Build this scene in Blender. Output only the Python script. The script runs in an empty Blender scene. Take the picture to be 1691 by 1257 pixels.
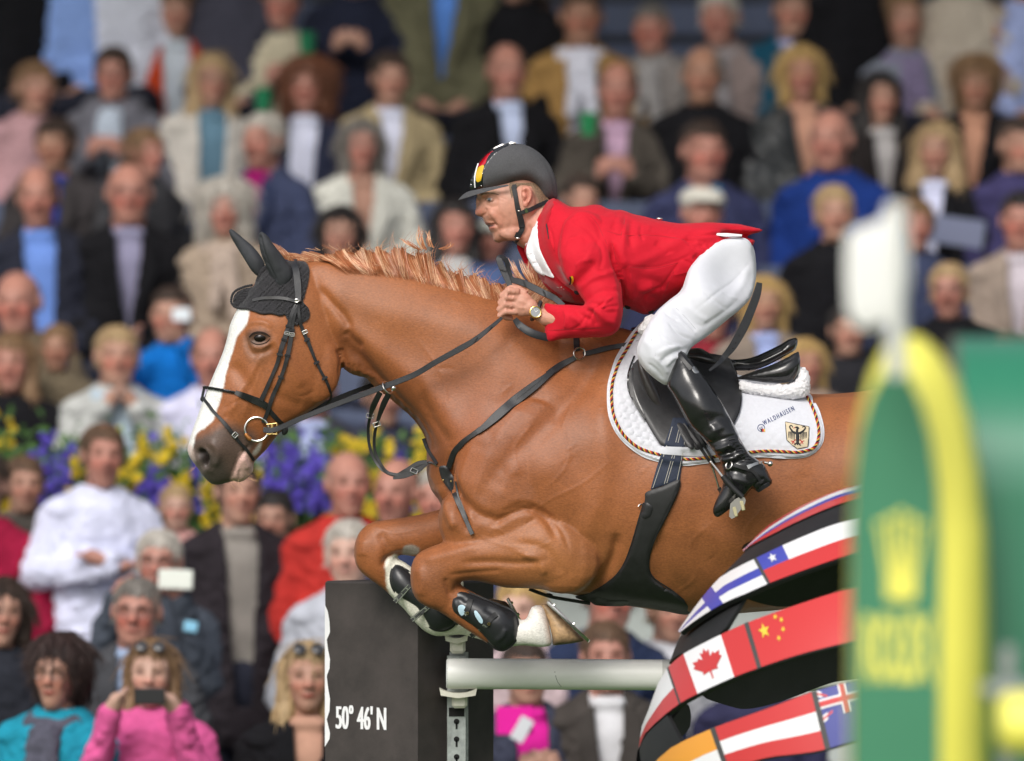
import bpy, math, random
import numpy as np
from mathutils import Vector, Matrix, noise
from mathutils.bvhtree import BVHTree
from mathutils.geometry import delaunay_2d_cdt
random.seed(7); np.random.seed(7)
sc = bpy.context.scene
C = sc.collection
R = math.radians
# ---------------------------------------------------------------- camera, sky, sun, exposure
D, CZ, PX = 25.0, 2.37, 560.0          # camera distance to the horse, camera height, drawing units per metre at the horse
cam_d = bpy.data.cameras.new('camera'); cam = bpy.data.objects.new('camera', cam_d); C.objects.link(cam)
cam.location = (0, -D, CZ); cam.rotation_euler = (R(90), 0, 0)
cam_d.sensor_width = 36; cam_d.lens = 36*D/(1691/PX)
cam_d.clip_start = 0.5; cam_d.clip_end = 600
cam_d.dof.use_dof = True; cam_d.dof.focus_distance = D-0.2; cam_d.dof.aperture_fstop = cam_d.lens/1000/0.130
cam_d.dof.aperture_blades = 9
sc.camera = cam
SUN_EL, SUN_AZ = 40, 200   # azimuth: direction the light comes from, degrees clockwise from +Y
w = bpy.data.worlds.new('World'); sc.world = w; w.use_nodes = True
nt = w.node_tree; nt.nodes.clear()
sky = nt.nodes.new('ShaderNodeTexSky'); sky.sky_type = 'NISHITA'; sky.sun_disc = False
sky.sun_elevation = R(SUN_EL); sky.sun_rotation = R(SUN_AZ); sky.air_density = 1.0; sky.dust_density = 4.0; sky.ozone_density = 1.0
bg = nt.nodes.new('ShaderNodeBackground'); bg.inputs['Strength'].default_value = 0.125
hs = nt.nodes.new('ShaderNodeHueSaturation'); hs.inputs['Saturation'].default_value = 0.35   # overcast
wo = nt.nodes.new('ShaderNodeOutputWorld')
nt.links.new(sky.outputs[0], hs.inputs['Color']); nt.links.new(hs.outputs[0], bg.inputs[0]); nt.links.new(bg.outputs[0], wo.inputs[0])
sd = bpy.data.lights.new('sun', 'SUN'); sd.energy = 1.35; sd.angle = R(24); sd.color = (1, .955, .89)
sun = bpy.data.objects.new('sun', sd); C.objects.link(sun)
sun.rotation_euler = (R(90-SUN_EL), 0, R(180-SUN_AZ)); sun.location = (-6, -10, 20)
sc.view_settings.view_transform = 'Standard'; sc.view_settings.look = 'None'; sc.view_settings.gamma = 1
sc.view_settings.use_curve_mapping = False
sc.view_settings.exposure = 0.32
try: sc.cycles.use_denoising = True
except Exception: pass
sc.cycles.max_bounces = 6; sc.cycles.transparent_max_bounces = 4

# ---------------------------------------------------------------- helpers
def P(px, py, Y=0.0):
    f = (Y+D)/D
    return Vector(((px-845.5)/PX*f, Y, CZ-(py-628.5)/PX*f))
def to_px(v):
    f = (v[:, 1]+D)/D
    return np.stack([845.5+v[:, 0]*PX/f, 628.5-(v[:, 2]-CZ)*PX/f], 1)
CAM = Vector((0, -D, CZ))
WLOC = {}
def wloc(o): return WLOC.get(o.name, Vector((0, 0, 0)))
def props(o, label=None, cat=None, group=None, kind=None):
    if label: o['label'] = label
    if cat: o['category'] = cat
    if group: o['group'] = group
    if kind: o['kind'] = kind
    return o
def empty(name, loc, label=None, cat=None, group=None, rz=0):
    o = bpy.data.objects.new(name, None); C.objects.link(o)
    o.location = loc; o.rotation_euler = (0, 0, rz); o.empty_display_size = .1
    WLOC[o.name] = Vector(loc)
    return props(o, label, cat, group)
def link_mesh(name, me, parent=None, base=None, world=True):
    """links a mesh given in world coordinates; its origin becomes its parent's, or base"""
    o = bpy.data.objects.new(name, me); C.objects.link(o)
    if parent is not None:
        o.parent = parent; b = wloc(parent)
    else:
        if base is None:
            n = len(me.vertices); a = np.empty(n*3); me.vertices.foreach_get('co', a); a = a.reshape(-1, 3)
            base = ((a[:, 0].min()+a[:, 0].max())/2, (a[:, 1].min()+a[:, 1].max())/2, a[:, 2].min())
        b = Vector(base); o.location = b
    if b.length > 0: me.transform(Matrix.Translation(-b))
    WLOC[o.name] = b
    return o
def to_mesh(name, V, F, mats=None, fm=None, smooth=True):
    me = bpy.data.meshes.new(name)
    me.from_pydata([tuple(v) for v in V], [], [tuple(f) for f in F])
    for m in (mats or []): me.materials.append(m)
    if fm is not None and len(fm) == len(me.polygons): me.polygons.foreach_set('material_index', list(fm))
    if smooth: me.polygons.foreach_set('use_smooth', [True]*len(me.polygons))
    me.update()
    if smooth and name != 'tmp': me.set_sharp_from_angle(angle=R(38))
    return me
def mverts(me):
    a = np.empty(len(me.vertices)*3); me.vertices.foreach_get('co', a); return a.reshape(-1, 3)
def mnormals(me):
    a = np.empty(len(me.vertices)*3, dtype=np.float32); me.vertex_normals.foreach_get('vector', a); return a.reshape(-1, 3).astype(float)
def set_verts(me, a): me.vertices.foreach_set('co', np.ascontiguousarray(a).ravel()); me.update()

def spline(pts, n=6, closed=False):
    """Catmull-Rom through points (any dimension)"""
    p = np.array([list(q) for q in pts], float); N = len(p); out = []
    rng = range(N) if closed else range(N-1)
    for i in rng:
        if closed: a, b, c, d = p[(i-1) % N], p[i], p[(i+1) % N], p[(i+2) % N]
        else: a, b, c, d = p[max(i-1, 0)], p[i], p[i+1], p[min(i+2, N-1)]
        for k in range(n):
            t = k/n
            out.append(.5*((2*b)+(-a+c)*t+(2*a-5*b+4*c-d)*t*t+(-a+3*b-3*c+d)*t**3))
    if not closed: out.append(p[-1])
    return np.array(out)
def resample(p, step, closed=False):
    p = np.array(p, float)
    if closed: p = np.vstack([p, p[:1]])
    s = np.r_[0, np.cumsum(np.linalg.norm(np.diff(p[:, :2], axis=0), axis=1))]
    n = max(3, int(round(s[-1]/step))); t = np.linspace(0, s[-1], n+1)
    q = np.stack([np.interp(t, s, p[:, k]) for k in range(p.shape[1])], 1)
    return q[:-1] if closed else q
def inside(q, poly):
    x, y = q[:, 0], q[:, 1]; res = np.zeros(len(q), bool); n = len(poly); j = n-1
    for i in range(n):
        xi, yi = poly[i]; xj, yj = poly[j]
        if yi != yj: res ^= ((yi > y) != (yj > y)) & (x < (xj-xi)*(y-yi)/(yj-yi)+xi)
        j = i
    return res
def pldist(q, line, closed=False):
    """distance from points q to polyline, and the fraction along it"""
    L = np.array(line, float)
    if closed: L = np.vstack([L, L[:1]])
    best = np.full(len(q), 1e9); tt = np.zeros(len(q)); m = len(L)-1
    for i in range(m):
        a, b = L[i, :2], L[i+1, :2]; ab = b-a; l2 = (ab**2).sum()+1e-9
        t = np.clip(((q-a)@ab)/l2, 0, 1); d = np.linalg.norm(q-a-t[:, None]*ab, axis=1)
        k = d < best; best[k] = d[k]; tt[k] = (i+t[k])/m
    return best, tt
def sdist(q, poly):
    d, _ = pldist(q, poly, True); return np.where(inside(q, poly), -d, d)
def soft(q, poly, feather=3): return np.clip(.5-sdist(q, poly)/(2*feather), 0, 1)
def field(q, ctl):
    """inverse distance interpolation of control values [(px,py,val)...] or a constant"""
    if not isinstance(ctl, (list, tuple)): return np.full(len(q), float(ctl))
    c = np.array(ctl, float); d = ((q[:, None, :]-c[None, :, :2])**2).sum(2)+25.0; wt = 1/d**1.25
    return (wt*c[:, 2]).sum(1)/wt.sum(1)
def poisson(mask, iters):
    """solves lap h = -2 (unit grid) inside the mask, coarse to fine"""
    ny, nx = mask.shape
    if min(ny, nx) > 24:
        my, mx = (ny+1)//2, (nx+1)//2
        m2 = np.zeros((my*2, mx*2), bool); m2[:ny, :nx] = mask
        m2 = m2.reshape(my, 2, mx, 2).sum((1, 3)) >= 2
        h2 = poisson(m2, iters)*4
        h = np.repeat(np.repeat(h2, 2, 0), 2, 1)[:ny, :nx]*mask
        it = iters
    else: h = np.zeros(mask.shape); it = iters*5
    h = np.pad(h, 1); mk_ = np.pad(mask, 1)
    for _ in range(it):
        s = (np.roll(h, 1, 0)+np.roll(h, -1, 0)+np.roll(h, 1, 1)+np.roll(h, -1, 1)+2)/4
        h = s*mk_
    return h[1:-1, 1:-1]
def tri2d(poly, step, inner=True):
    """constrained triangulation of a px polygon with interior points; returns pts(N,2), tris, nboundary"""
    b = resample(poly, step, True)
    pts = [Vector(v) for v in b]
    if inner:
        x0, y0 = b.min(0); x1, y1 = b.max(0)
        gx, gy = np.meshgrid(np.arange(x0, x1, step), np.arange(y0, y1, step*.87))
        gx = gx+(np.arange(gx.shape[0])[:, None] % 2)*step*.5
        g = np.stack([gx.ravel(), gy.ravel()], 1)+np.random.uniform(-.05, .05, (gx.size, 2))*step
        g = g[inside(g, b)]
        if len(g):
            d, _ = pldist(g, b, True); g = g[d > step*.55]
        pts += [Vector(v) for v in g]
    n = len(b)
    v, e, f, *_ = delaunay_2d_cdt(pts, [(i, (i+1) % n) for i in range(n)], [list(range(n))], 1, 1e-5)
    v = np.array([list(q) for q in v])
    return v, [list(t) for t in f], n
def fan_orient(v, F):
    out = []
    for t in F:
        a = 0
        for i in range(len(t)):
            p, q = v[t[i]], v[t[(i+1) % len(t)]]; a += p[0]*q[1]-q[0]*p[1]
        out.append(t if a > 0 else t[::-1])     # counter-clockwise in px (y down) = facing +Y ; reversed faces -Y
    return out
def inflate(poly, scale=1.0, yc=0.0, step=4.0, smooth_poly=True, power=.5, back=None):
    """a closed solid whose side outline is poly: thickness grows from the edge like a blown-up shape.
    scale and yc may be fields. Returns V, F"""
    pl = spline(poly, 5, True) if smooth_poly else np.array(poly, float)
    v, F, n = tri2d(pl, step)
    x0, y0 = pl.min(0)-2*step; x1, y1 = pl.max(0)+2*step
    gs = step*.7
    xs = np.arange(x0, x1, gs); ys = np.arange(y0, y1, gs); gx, gy = np.meshgrid(xs, ys)
    m = inside(np.stack([gx.ravel(), gy.ravel()], 1), pl).reshape(gx.shape)
    h = poisson(m, 60)*gs*gs
    fx = (v[:, 0]-x0)/gs; fy = (v[:, 1]-y0)/gs
    ix = np.clip(fx.astype(int), 0, len(xs)-2); iy = np.clip(fy.astype(int), 0, len(ys)-2); tx = fx-ix; ty = fy-iy
    hv = (h[iy, ix]*(1-tx)+h[iy, ix+1]*tx)*(1-ty)+(h[iy+1, ix]*(1-tx)+h[iy+1, ix+1]*tx)*ty
    d, _ = pldist(v, pl, True)
    bnd = d < 1e-2
    t = np.where(bnd, 0, np.maximum(hv, 0)**power)
    sc_ = field(v, scale); y0c = field(v, yc)
    dy = t*sc_/PX
    V = []; N = len(v)
    for i in range(N):
        p = P(v[i, 0], v[i, 1], y0c[i]); V.append((p.x, p.y-dy[i], p.z))
    bi = {}
    Vb = []
    for i in range(N):
        if bnd[i]: bi[i] = i
        else:
            p = P(v[i, 0], v[i, 1], y0c[i]); bi[i] = N+len(Vb); Vb.append((p.x, p.y+dy[i]*(back if back is not None else 1), p.z))
    Ff = fan_orient(v, F)
    Fs = [f for f in Ff]; Fb = [[bi[i] for i in f[::-1]] for f in Ff]
    Fb = [f for f, g in zip(Fb, Ff) if not all(bnd[i] for i in g)]; 
    Fs = [f for f in Fs if not all(bnd[i] for i in f)] + [f for f in Fs if all(bnd[i] for i in f)]
    return np.array(V+Vb), Fs+Fb
class MB:
    """mesh builder"""
    def __init__(s): s.V = []; s.F = []; s.M = []
    def add(s, V, F, mi=0):
        o = len(s.V); s.V += [tuple(v) for v in V]; s.F += [[i+o for i in f] for f in F]; s.M += [mi]*len(F)
        return s
    def tube(s, pts, rad, n=8, mi=0, cap=True, squash=None):
        pts = [Vector(p) for p in pts]; m = len(pts)
        rad = [rad]*m if not hasattr(rad, '__len__') else list(rad)
        V = []; up = None
        for i, p in enumerate(pts):
            t = (pts[min(i+1, m-1)]-pts[max(i-1, 0)])
            t = t.normalized() if t.length > 1e-9 else Vector((0, 0, 1))
            if up is None:
                up = Vector((0, 1, 0)) if abs(t.y) < .9 else Vector((1, 0, 0))
            a = (up-t*up.dot(t)).normalized(); b = t.cross(a); up = a
            for k in range(n):
                q = 2*math.pi*k/n; V.append(p+(a*math.cos(q)+b*math.sin(q))*rad[i])
        F = []
        for i in range(m-1):
            for k in range(n):
                F.append([i*n+k, i*n+(k+1) % n, (i+1)*n+(k+1) % n, (i+1)*n+k])
        if cap: F.append(list(range(n))[::-1]); F.append([(m-1)*n+k for k in range(n)])
        return s.add(V, F, mi)
    def ribbon(s, pts, nrm, wid, th, mi=0):
        """strap with rounded-rectangle section; pts lie on the surface it rests on, nrm point away from it"""
        pts = [Vector(p) for p in pts]; nrm = [Vector(q).normalized() for q in nrm]; m = len(pts)
        wid = [wid]*m if not hasattr(wid, '__len__') else list(wid)
        sec = [(-.5, 0.), (-.5, .78), (-.45, 1.), (.45, 1.), (.5, .78), (.5, 0.)]; n = len(sec); V = []
        for i in range(m):
            t = (pts[min(i+1, m-1)]-pts[max(i-1, 0)]).normalized(); sd_ = t.cross(nrm[i]).normalized()
            for (a, b) in sec: V.append(pts[i]+sd_*(a*wid[i])+nrm[i]*(b*th))
        F = []
        for i in range(m-1):
            for k in range(n): F.append([i*n+k, (i+1)*n+k, (i+1)*n+(k+1) % n, i*n+(k+1) % n])
        F.append(list(range(n))); F.append([(m-1)*n+k for k in range(n)][::-1])
        return s.add(V, F, mi)
    def box(s, c, d, rot=None, mi=0, bev=0):
        c = Vector(c); V = []; hx, hy, hz = d[0]/2, d[1]/2, d[2]/2
        if bev:
            b = min(bev, hx*.9, hy*.9, hz*.9)
            pts = []
            for sx in (-1, 1):
                for sy in (-1, 1):
                    for sz in (-1, 1):
                        pts += [(sx*hx, sy*(hy-b), sz*(hz-b)), (sx*(hx-b), sy*hy, sz*(hz-b)), (sx*(hx-b), sy*(hy-b), sz*hz)]
            import bmesh
            bm = bmesh.new()
            for p in pts: bm.verts.new(p)
            r = bmesh.ops.convex_hull(bm, input=bm.verts); bm.verts.ensure_lookup_table(); bm.normal_update()
            bmesh.ops.dissolve_limit(bm, angle_limit=.02, verts=bm.verts, edges=bm.edges)
            bm.verts.index_update()
            V = [v.co.copy() for v in bm.verts]; F = [[v.index for v in f.verts] for f in bm.faces]; bm.free()
        else:
            V = [Vector((x*hx, y*hy, z*hz)) for x in (-1, 1) for y in (-1, 1) for z in (-1, 1)]
            F = [[0, 1, 3, 2], [4, 6, 7, 5], [0, 4, 5, 1], [2, 3, 7, 6], [0, 2, 6, 4], [1, 5, 7, 3]]
        if rot is not None: V = [rot@v for v in V]
        return s.add([c+v for v in V], F, mi)
    def ell(s, c, r, rot=None, mi=0, nu=16, nv=10):
        c = Vector(c); V = [Vector((0, 0, -r[2]))]; F = []
        for j in range(1, nv):
            th = math.pi*j/nv
            for k in range(nu):
                ph = 2*math.pi*k/nu; V.append(Vector((r[0]*math.sin(th)*math.cos(ph), r[1]*math.sin(th)*math.sin(ph), -r[2]*math.cos(th))))
        V.append(Vector((0, 0, r[2])))
        for k in range(nu): F.append([0, 1+(k+1) % nu, 1+k])
        for j in range(nv-2):
            for k in range(nu):
                a = 1+j*nu; F.append([a+k, a+(k+1) % nu, a+nu+(k+1) % nu, a+nu+k])
        a = 1+(nv-2)*nu
        for k in range(nu): F.append([a+k, a+(k+1) % nu, len(V)-1])
        if rot is not None: V = [rot@v for v in V]
        return s.add([c+v for v in V], F, mi)
    def torus(s, c, Rr, r, nrm=(0, 1, 0), mi=0, n=28, m=8, arc=(0, 2*math.pi), ax=1.0):
        c = Vector(c); nrm = Vector(nrm).normalized(); a = nrm.orthogonal().normalized(); b = nrm.cross(a)
        full = abs(arc[1]-arc[0]-2*math.pi) < 1e-6
        pts = [c+(a*math.cos(t)+b*math.sin(t)*ax)*Rr for t in np.linspace(arc[0], arc[1], n+1)]
        V = []; F = []
        cnt = n if full else n+1
        for i in range(cnt):
            t = arc[0]+(arc[1]-arc[0])*i/n; e = (a*math.cos(t)+b*math.sin(t)*ax); ce = c+e*Rr; e = e.normalized()
            for k in range(m):
                q = 2*math.pi*k/m; V.append(ce+e*math.cos(q)*r+nrm*math.sin(q)*r)
        for i in range(n):
            j = (i+1) % cnt
            for k in range(m): F.append([i*m+k, j*m+k, j*m+(k+1) % m, i*m+(k+1) % m])
        return s.add(V, F, mi)
    def prism(s, poly, Y, th, mi=0, rot=None):
        """px polygon at depth Y, th thick toward +Y"""
        n = len(poly); V = [P(a, b, Y) for a, b in poly]+[P(a, b, Y)+Vector((0, th, 0)) for a, b in poly]
        ar = sum(poly[i][0]*poly[(i+1) % n][1]-poly[(i+1) % n][0]*poly[i][1] for i in range(n))
        f = list(range(n)); b = [n+i for i in range(n)][::-1]
        sd_ = [[i, n+i, n+(i+1) % n, (i+1) % n] for i in range(n)]
        F = [f, b]+sd_
        if ar < 0: F = [q[::-1] for q in F]
        return s.add(V, F, mi)
    def islands(s):
        par = list(range(len(s.V)))
        def fd(i):
            while par[i] != i: par[i] = par[par[i]]; i = par[i]
            return i
        for f in s.F:
            a = fd(f[0])
            for i in f[1:]: par[fd(i)] = a
        g = {}
        for k, f in enumerate(s.F): g.setdefault(fd(f[0]), []).append(k)
        out = []
        for ks in g.values():
            m = MB(); mp = {}
            for k in ks:
                m.F.append([mp.setdefault(i, len(mp)) for i in s.F[k]]); m.M.append(s.M[k])
            m.V = [None]*len(mp)
            for i, j in mp.items(): m.V[j] = s.V[i]
            out.append(m)
        return out
    def each(s, name, mats, parent=None, smooth=True):
        return [m.obj(name, mats, parent, smooth) for m in s.islands()]
    def obj(s, name, mats, parent=None, smooth=True, base=None, label=None, cat=None, group=None, kind=None):
        me = to_mesh(name, s.V, s.F, mats if isinstance(mats, (list, tuple)) else [mats], s.M, smooth)
        return props(link_mesh(name, me, parent, base), label, cat, group, kind)
def remeshed(V, F, size, smooth=3, fac=.5):
    me = to_mesh('tmp', V, F); o = bpy.data.objects.new('tmp', me); C.objects.link(o)
    m = o.modifiers.new('r', 'REMESH'); m.mode = 'VOXEL'; m.voxel_size = size; m.use_smooth_shade = True
    if smooth:
        k = o.modifiers.new('s', 'SMOOTH'); k.iterations = smooth; k.factor = fac
    dg = bpy.context.evaluated_depsgraph_get(); dg.update()
    out = bpy.data.meshes.new_from_object(o.evaluated_get(dg))
    bpy.data.objects.remove(o); bpy.data.meshes.remove(me)
    return out
def sculpt(me, strokes, sign=-1, both=False):
    """grooves (negative) and ridges (positive), in metres, along px polylines on the side facing the camera"""
    a = mverts(me); nr = mnormals(me); q = to_px(a); dsp = np.zeros(len(a))
    for st in strokes:
        line, wd, dp = st[:3]; L = spline(line, 4) if len(line) > 2 else np.array(line, float)
        lo = L.min(0)-wd*3; hi = L.max(0)+wd*3
        k = np.where((q[:, 0] > lo[0]) & (q[:, 0] < hi[0]) & (q[:, 1] > lo[1]) & (q[:, 1] < hi[1]))[0]
        if not len(k): continue
        d, t = pldist(q[k], L)
        tp = np.minimum(1, np.minimum(t, 1-t)*5+.15) if len(line) > 1 and not (len(st) > 3 and st[3] == 'full') else 1
        dsp[k] += dp*np.exp(-(d/wd)**2)*tp
    f = np.clip(-nr[:, 1]*1.4, 0, 1)
    if both: f = np.clip(np.abs(nr[:, 1])*1.4, 0, 1)
    a += nr*(dsp*f)[:, None]
    set_verts(me, a)
def bvh(*mes):
    V = []; F = []
    for me, off in mes:
        o = len(V); V += [v.co+off for v in me.vertices]; F += [[i+o for i in p.vertices] for p in me.polygons]
    return BVHTree.FromPolygons(V, F)
def bvh_o(*obs): return bvh(*[(o.data, wloc(o)) for o in obs])
class Surf:
    """what straps and cloths lie on: the first surface met from the camera side along a sight line"""
    def __init__(s, tree, far=False): s.t = tree; s.far = far
    def __call__(s, px, py, off=0.0):
        tgt = P(px, py, 0); d = (tgt-CAM).normalized()
        if s.far: o = CAM+d*60; h = s.t.ray_cast(o, -d)
        else: h = s.t.ray_cast(CAM, d)
        if h[0] is None:
            h = s.t.find_nearest(P(px, py, -.02))
            p, nn = h[0], h[1]
            q = P(px, py, p.y)
            nn = Vector((nn.x, -abs(nn.y)*.5-.2, nn.z)).normalized()
            return q+nn*off, nn
        p, nn = h[0], h[1]
        if (nn.y > 0) != s.far: nn = -nn
        return p+nn*off, nn
def strap(mb, surf, pts, wpx, th, off=0.0, mi=0, step=4, flat=.6):
    q = resample(spline(pts, 6) if len(pts) > 2 else pts, step)
    pp = [surf(a, b, off) for a, b in q[:, :2]]
    n = len(pp)
    # smooth the depth and normals a little so that the strap bridges hollows
    Y = np.array([p[0].y for p in pp]); N = np.array([list(p[1]) for p in pp])
    for _ in range(4):
        if n > 3:
            Y[1:-1] = (Y[:-2]+2*Y[1:-1]+Y[2:])/4; N[1:-1] = (N[:-2]+2*N[1:-1]+N[2:])/4
    PT = [P(q[i, 0], q[i, 1], Y[i]) for i in range(n)]
    NN = [(Vector(N[i])*(1-flat)+Vector((0, -1, 0))*flat).normalized() for i in range(n)]
    ws = np.interp(np.linspace(0, 1, n), np.linspace(0, 1, len(wpx)), wpx)/PX if hasattr(wpx, '__len__') else wpx/PX
    mb.ribbon(PT, NN, ws if hasattr(ws, '__len__') else float(ws), th, mi)
    return PT, NN
def free_strap(mb, pts3, wpx, th, mi=0, nrm=(0, -1, .1), n=8):
    """pts3: (px,py,Y)"""
    q = spline(pts3, n); PT = [P(a, b, c) for a, b, c in q]
    ws = list(np.interp(np.linspace(0, 1, len(q)), np.linspace(0, 1, len(wpx)), wpx)/PX) if hasattr(wpx, '__len__') else wpx/PX
    mb.ribbon(PT, [nrm]*len(PT), ws, th, mi)
def patch(mb, surf, poly, off, th, mi=0, step=4, smooth=2, disp=None, smooth_poly=True, ymin=None):
    """a sheet lying on a surface, with an edge of its own"""
    pl = spline(poly, 5, True) if smooth_poly else np.array(poly, float)
    v, F, n = tri2d(pl, step); F = fan_orient(v, F)
    pn = [surf(a, b, 0) for a, b in v]
    Y = np.array([p[0].y for p in pn])
    nb = [set() for _ in range(len(v))]
    for f in F:
        for i in range(len(f)): nb[f[i]].add(f[(i+1) % len(f)]); nb[f[(i+1) % len(f)]].add(f[i])
    for _ in range(smooth):
        Y = np.array([(Y[i]+sum(Y[j] for j in nb[i])/max(1, len(nb[i])))/2 for i in range(len(v))])
    dp = disp(v) if disp is not None else np.zeros(len(v))
    d, _ = pldist(v, pl, True)
    s_ = -1 if not getattr(surf, 'far', False) else 1
    edge = np.clip(d/(step*.9), 0, 1); rim = th*(.55+.45*edge)
    top = [P(v[i, 0], v[i, 1], Y[i]+s_*(off+rim[i]+dp[i])) for i in range(len(v))]
    bot = [P(v[i, 0], v[i, 1], Y[i]+s_*off) for i in range(len(v))]
    N = len(v); bn = np.where(d < 1e-2)[0]
    Fr = F if s_ < 0 else [f[::-1] for f in F]
    e = {}
    for f in Fr:
        for i in range(len(f)): e[(f[i], f[(i+1) % len(f)])] = 1
    side = [[b, a, a+N, b+N] for (a, b) in e if (b, a) not in e]
    mb.add(top+bot, Fr+[[i+N for i in f[::-1]] for f in Fr]+side, mi)
    return top
def text_polys(s, size=1.0, bold=0.0):
    cu = bpy.data.curves.new('t', 'FONT'); cu.body = s; cu.size = size; cu.align_x = 'LEFT'; cu.offset = bold*size
    o = bpy.data.objects.new('t', cu); C.objects.link(o); dg = bpy.context.evaluated_depsgraph_get(); dg.update()
    me = bpy.data.meshes.new_from_object(o.evaluated_get(dg)); bpy.data.objects.remove(o)
    V = np.array([list(v.co) for v in me.vertices]); F = [list(p.vertices) for p in me.polygons]
    bpy.data.meshes.remove(me); return V, F
# ---------------------------------------------------------------- materials
def nodes(name):
    m = bpy.data.materials.new(name); m.use_nodes = True; t = m.node_tree
    return m, t, t.nodes['Principled BSDF']
def N_(t, k, **kw):
    n = t.nodes.new(k)
    for a, b in kw.items(): setattr(n, a, b)
    return n
def mat(name, col, rough=.6, metal=0., spec=.5, nscale=0, namp=.15, bump=0, bscale=200, sheen=0, coat=0, aniso=None, wave=None, attr=None, objcol=False, sss=0):
    m, t, b = nodes(name); L = t.links.new
    b.inputs['Roughness'].default_value = rough; b.inputs['Metallic'].default_value = metal
    b.inputs['Specular IOR Level'].default_value = spec
    b.inputs['Sheen Weight'].default_value = sheen; b.inputs['Coat Weight'].default_value = coat
    b.inputs['Coat Roughness'].default_value = .15
    if sss: b.inputs['Subsurface Weight'].default_value = sss; b.inputs['Subsurface Scale'].default_value = .01; b.inputs['Subsurface Radius'].default_value = (1, .4, .25)
    tc = N_(t, 'ShaderNodeTexCoord'); mp = N_(t, 'ShaderNodeMapping'); L(tc.outputs['Object'], mp.inputs[0])
    if aniso: mp.inputs['Scale'].default_value = aniso
    src = None
    if attr:
        a = N_(t, 'ShaderNodeAttribute', attribute_name=attr); src = a.outputs['Color']
    if objcol:
        oi = N_(t, 'ShaderNodeObjectInfo')
        if src is None: src = oi.outputs['Color']
        else:
            mx = N_(t, 'ShaderNodeMix', data_type='RGBA', blend_type='MULTIPLY'); mx.inputs['Factor'].default_value = 1
            L(src, mx.inputs['A']); L(oi.outputs['Color'], mx.inputs['B']); src = mx.outputs['Result']
    if nscale:
        nz = N_(t, 'ShaderNodeTexNoise'); nz.inputs['Scale'].default_value = nscale; nz.inputs['Detail'].default_value = 6; nz.inputs['Roughness'].default_value = .65
        L(mp.outputs[0], nz.inputs[0])
        mr = N_(t, 'ShaderNodeMapRange'); mr.inputs['From Min'].default_value = .3; mr.inputs['From Max'].default_value = .7
        mr.inputs['To Min'].default_value = 1-namp; mr.inputs['To Max'].default_value = 1+namp; L(nz.outputs[0], mr.inputs[0])
        mx = N_(t, 'ShaderNodeMix', data_type='RGBA', blend_type='MULTIPLY'); mx.inputs['Factor'].default_value = 1
        if src is None: mx.inputs['A'].default_value = (*col, 1)
        else: L(src, mx.inputs['A'])
        L(mr.outputs[0], mx.inputs['B']); L(mx.outputs['Result'], b.inputs['Base Color'])
    elif src is not None: L(src, b.inputs['Base Color'])
    else: b.inputs['Base Color'].default_value = (*col, 1)
    if bump:
        n2 = N_(t, 'ShaderNodeTexNoise'); n2.inputs['Scale'].default_value = bscale; n2.inputs['Detail'].default_value = 3
        L(mp.outputs[0], n2.inputs[0]); bp = N_(t, 'ShaderNodeBump'); bp.inputs['Strength'].default_value = bump; bp.inputs['Distance'].default_value = .002
        L(n2.outputs[0], bp.inputs['Height']); L(bp.outputs[0], b.inputs['Normal'])
    return m
def set_attr(me, name, cols):
    at = me.color_attributes.new(name, 'FLOAT_COLOR', 'POINT')
    c = np.ones((len(me.vertices), 4), dtype=np.float32); c[:, :3] = cols; at.data.foreach_set('color', c.ravel())
# ---------------------------------------------------------------- materials for horse and tack
M = {}
M['coat'] = mat('horse_coat', (0, 0, 0), rough=.47, spec=.40, nscale=230, namp=.24, bump=.35, bscale=240, sheen=.04, attr='coat', aniso=(.55, 1, 1))
M['leather'] = mat('black_leather', (.018, .018, .020), rough=.42, nscale=60, namp=.3, bump=.25, bscale=350)
M['leather_shine'] = mat('polished_black_leather', (.012, .012, .013), rough=.22, nscale=40, namp=.3, bump=.12, bscale=150, coat=.35)
M['leather_worn'] = mat('worn_grey_leather', (.017, .018, .022), rough=.48, nscale=80, namp=.25, bump=.3, bscale=300)
M['stitch'] = mat('pale_stitching', (.45, .43, .38), rough=.8)
M['steel'] = mat('steel', (.62, .60, .57), rough=.22, metal=1.0)
M['brass'] = mat('brass', (.55, .40, .16), rough=.3, metal=1.0)
M['copper'] = mat('copper_ring', (.42, .17, .05), rough=.35, metal=.6)
M['rubber'] = mat('black_rubber', (.016, .016, .017), rough=.5, nscale=30, namp=.3)
M['boot_shell'] = mat('boot_shell', (.020, .021, .024), rough=.33, nscale=20, namp=.2, bump=.1, bscale=80)
M['white_cloth'] = mat('white_quilted_cotton', (.62, .63, .68), rough=.85, nscale=120, namp=.04, bump=.4, bscale=600, sheen=.3)
M['fleece'] = mat('white_fleece', (.72, .71, .73), rough=.95, nscale=90, namp=.08, bump=1.0, bscale=220, sheen=.6)
M['navy'] = mat('navy_webbing', (.018, .026, .05), rough=.75, nscale=200, namp=.2, bump=.4, bscale=500)
M['crochet'] = mat('black_crochet', (.017, .016, .019), rough=.9, nscale=60, namp=.4, bump=.9, bscale=240, sheen=.2)
M['ear_cloth'] = mat('black_ear_cloth', (.030, .032, .037), rough=.75, nscale=50, namp=.15, bump=.25, bscale=500)
M['red'] = mat('red_thread', (.45, .01, .015), rough=.7); M['gold'] = mat('gold_thread', (.65, .42, .06), rough=.6); M['black'] = mat('black_thread', (.012, .012, .014), rough=.7)
M['eye'] = mat('dark_eye', (.010, .007, .006), rough=.12, spec=.35)
M['print_blue'] = mat('blue_print', (.02, .04, .15), rough=.6)
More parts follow.
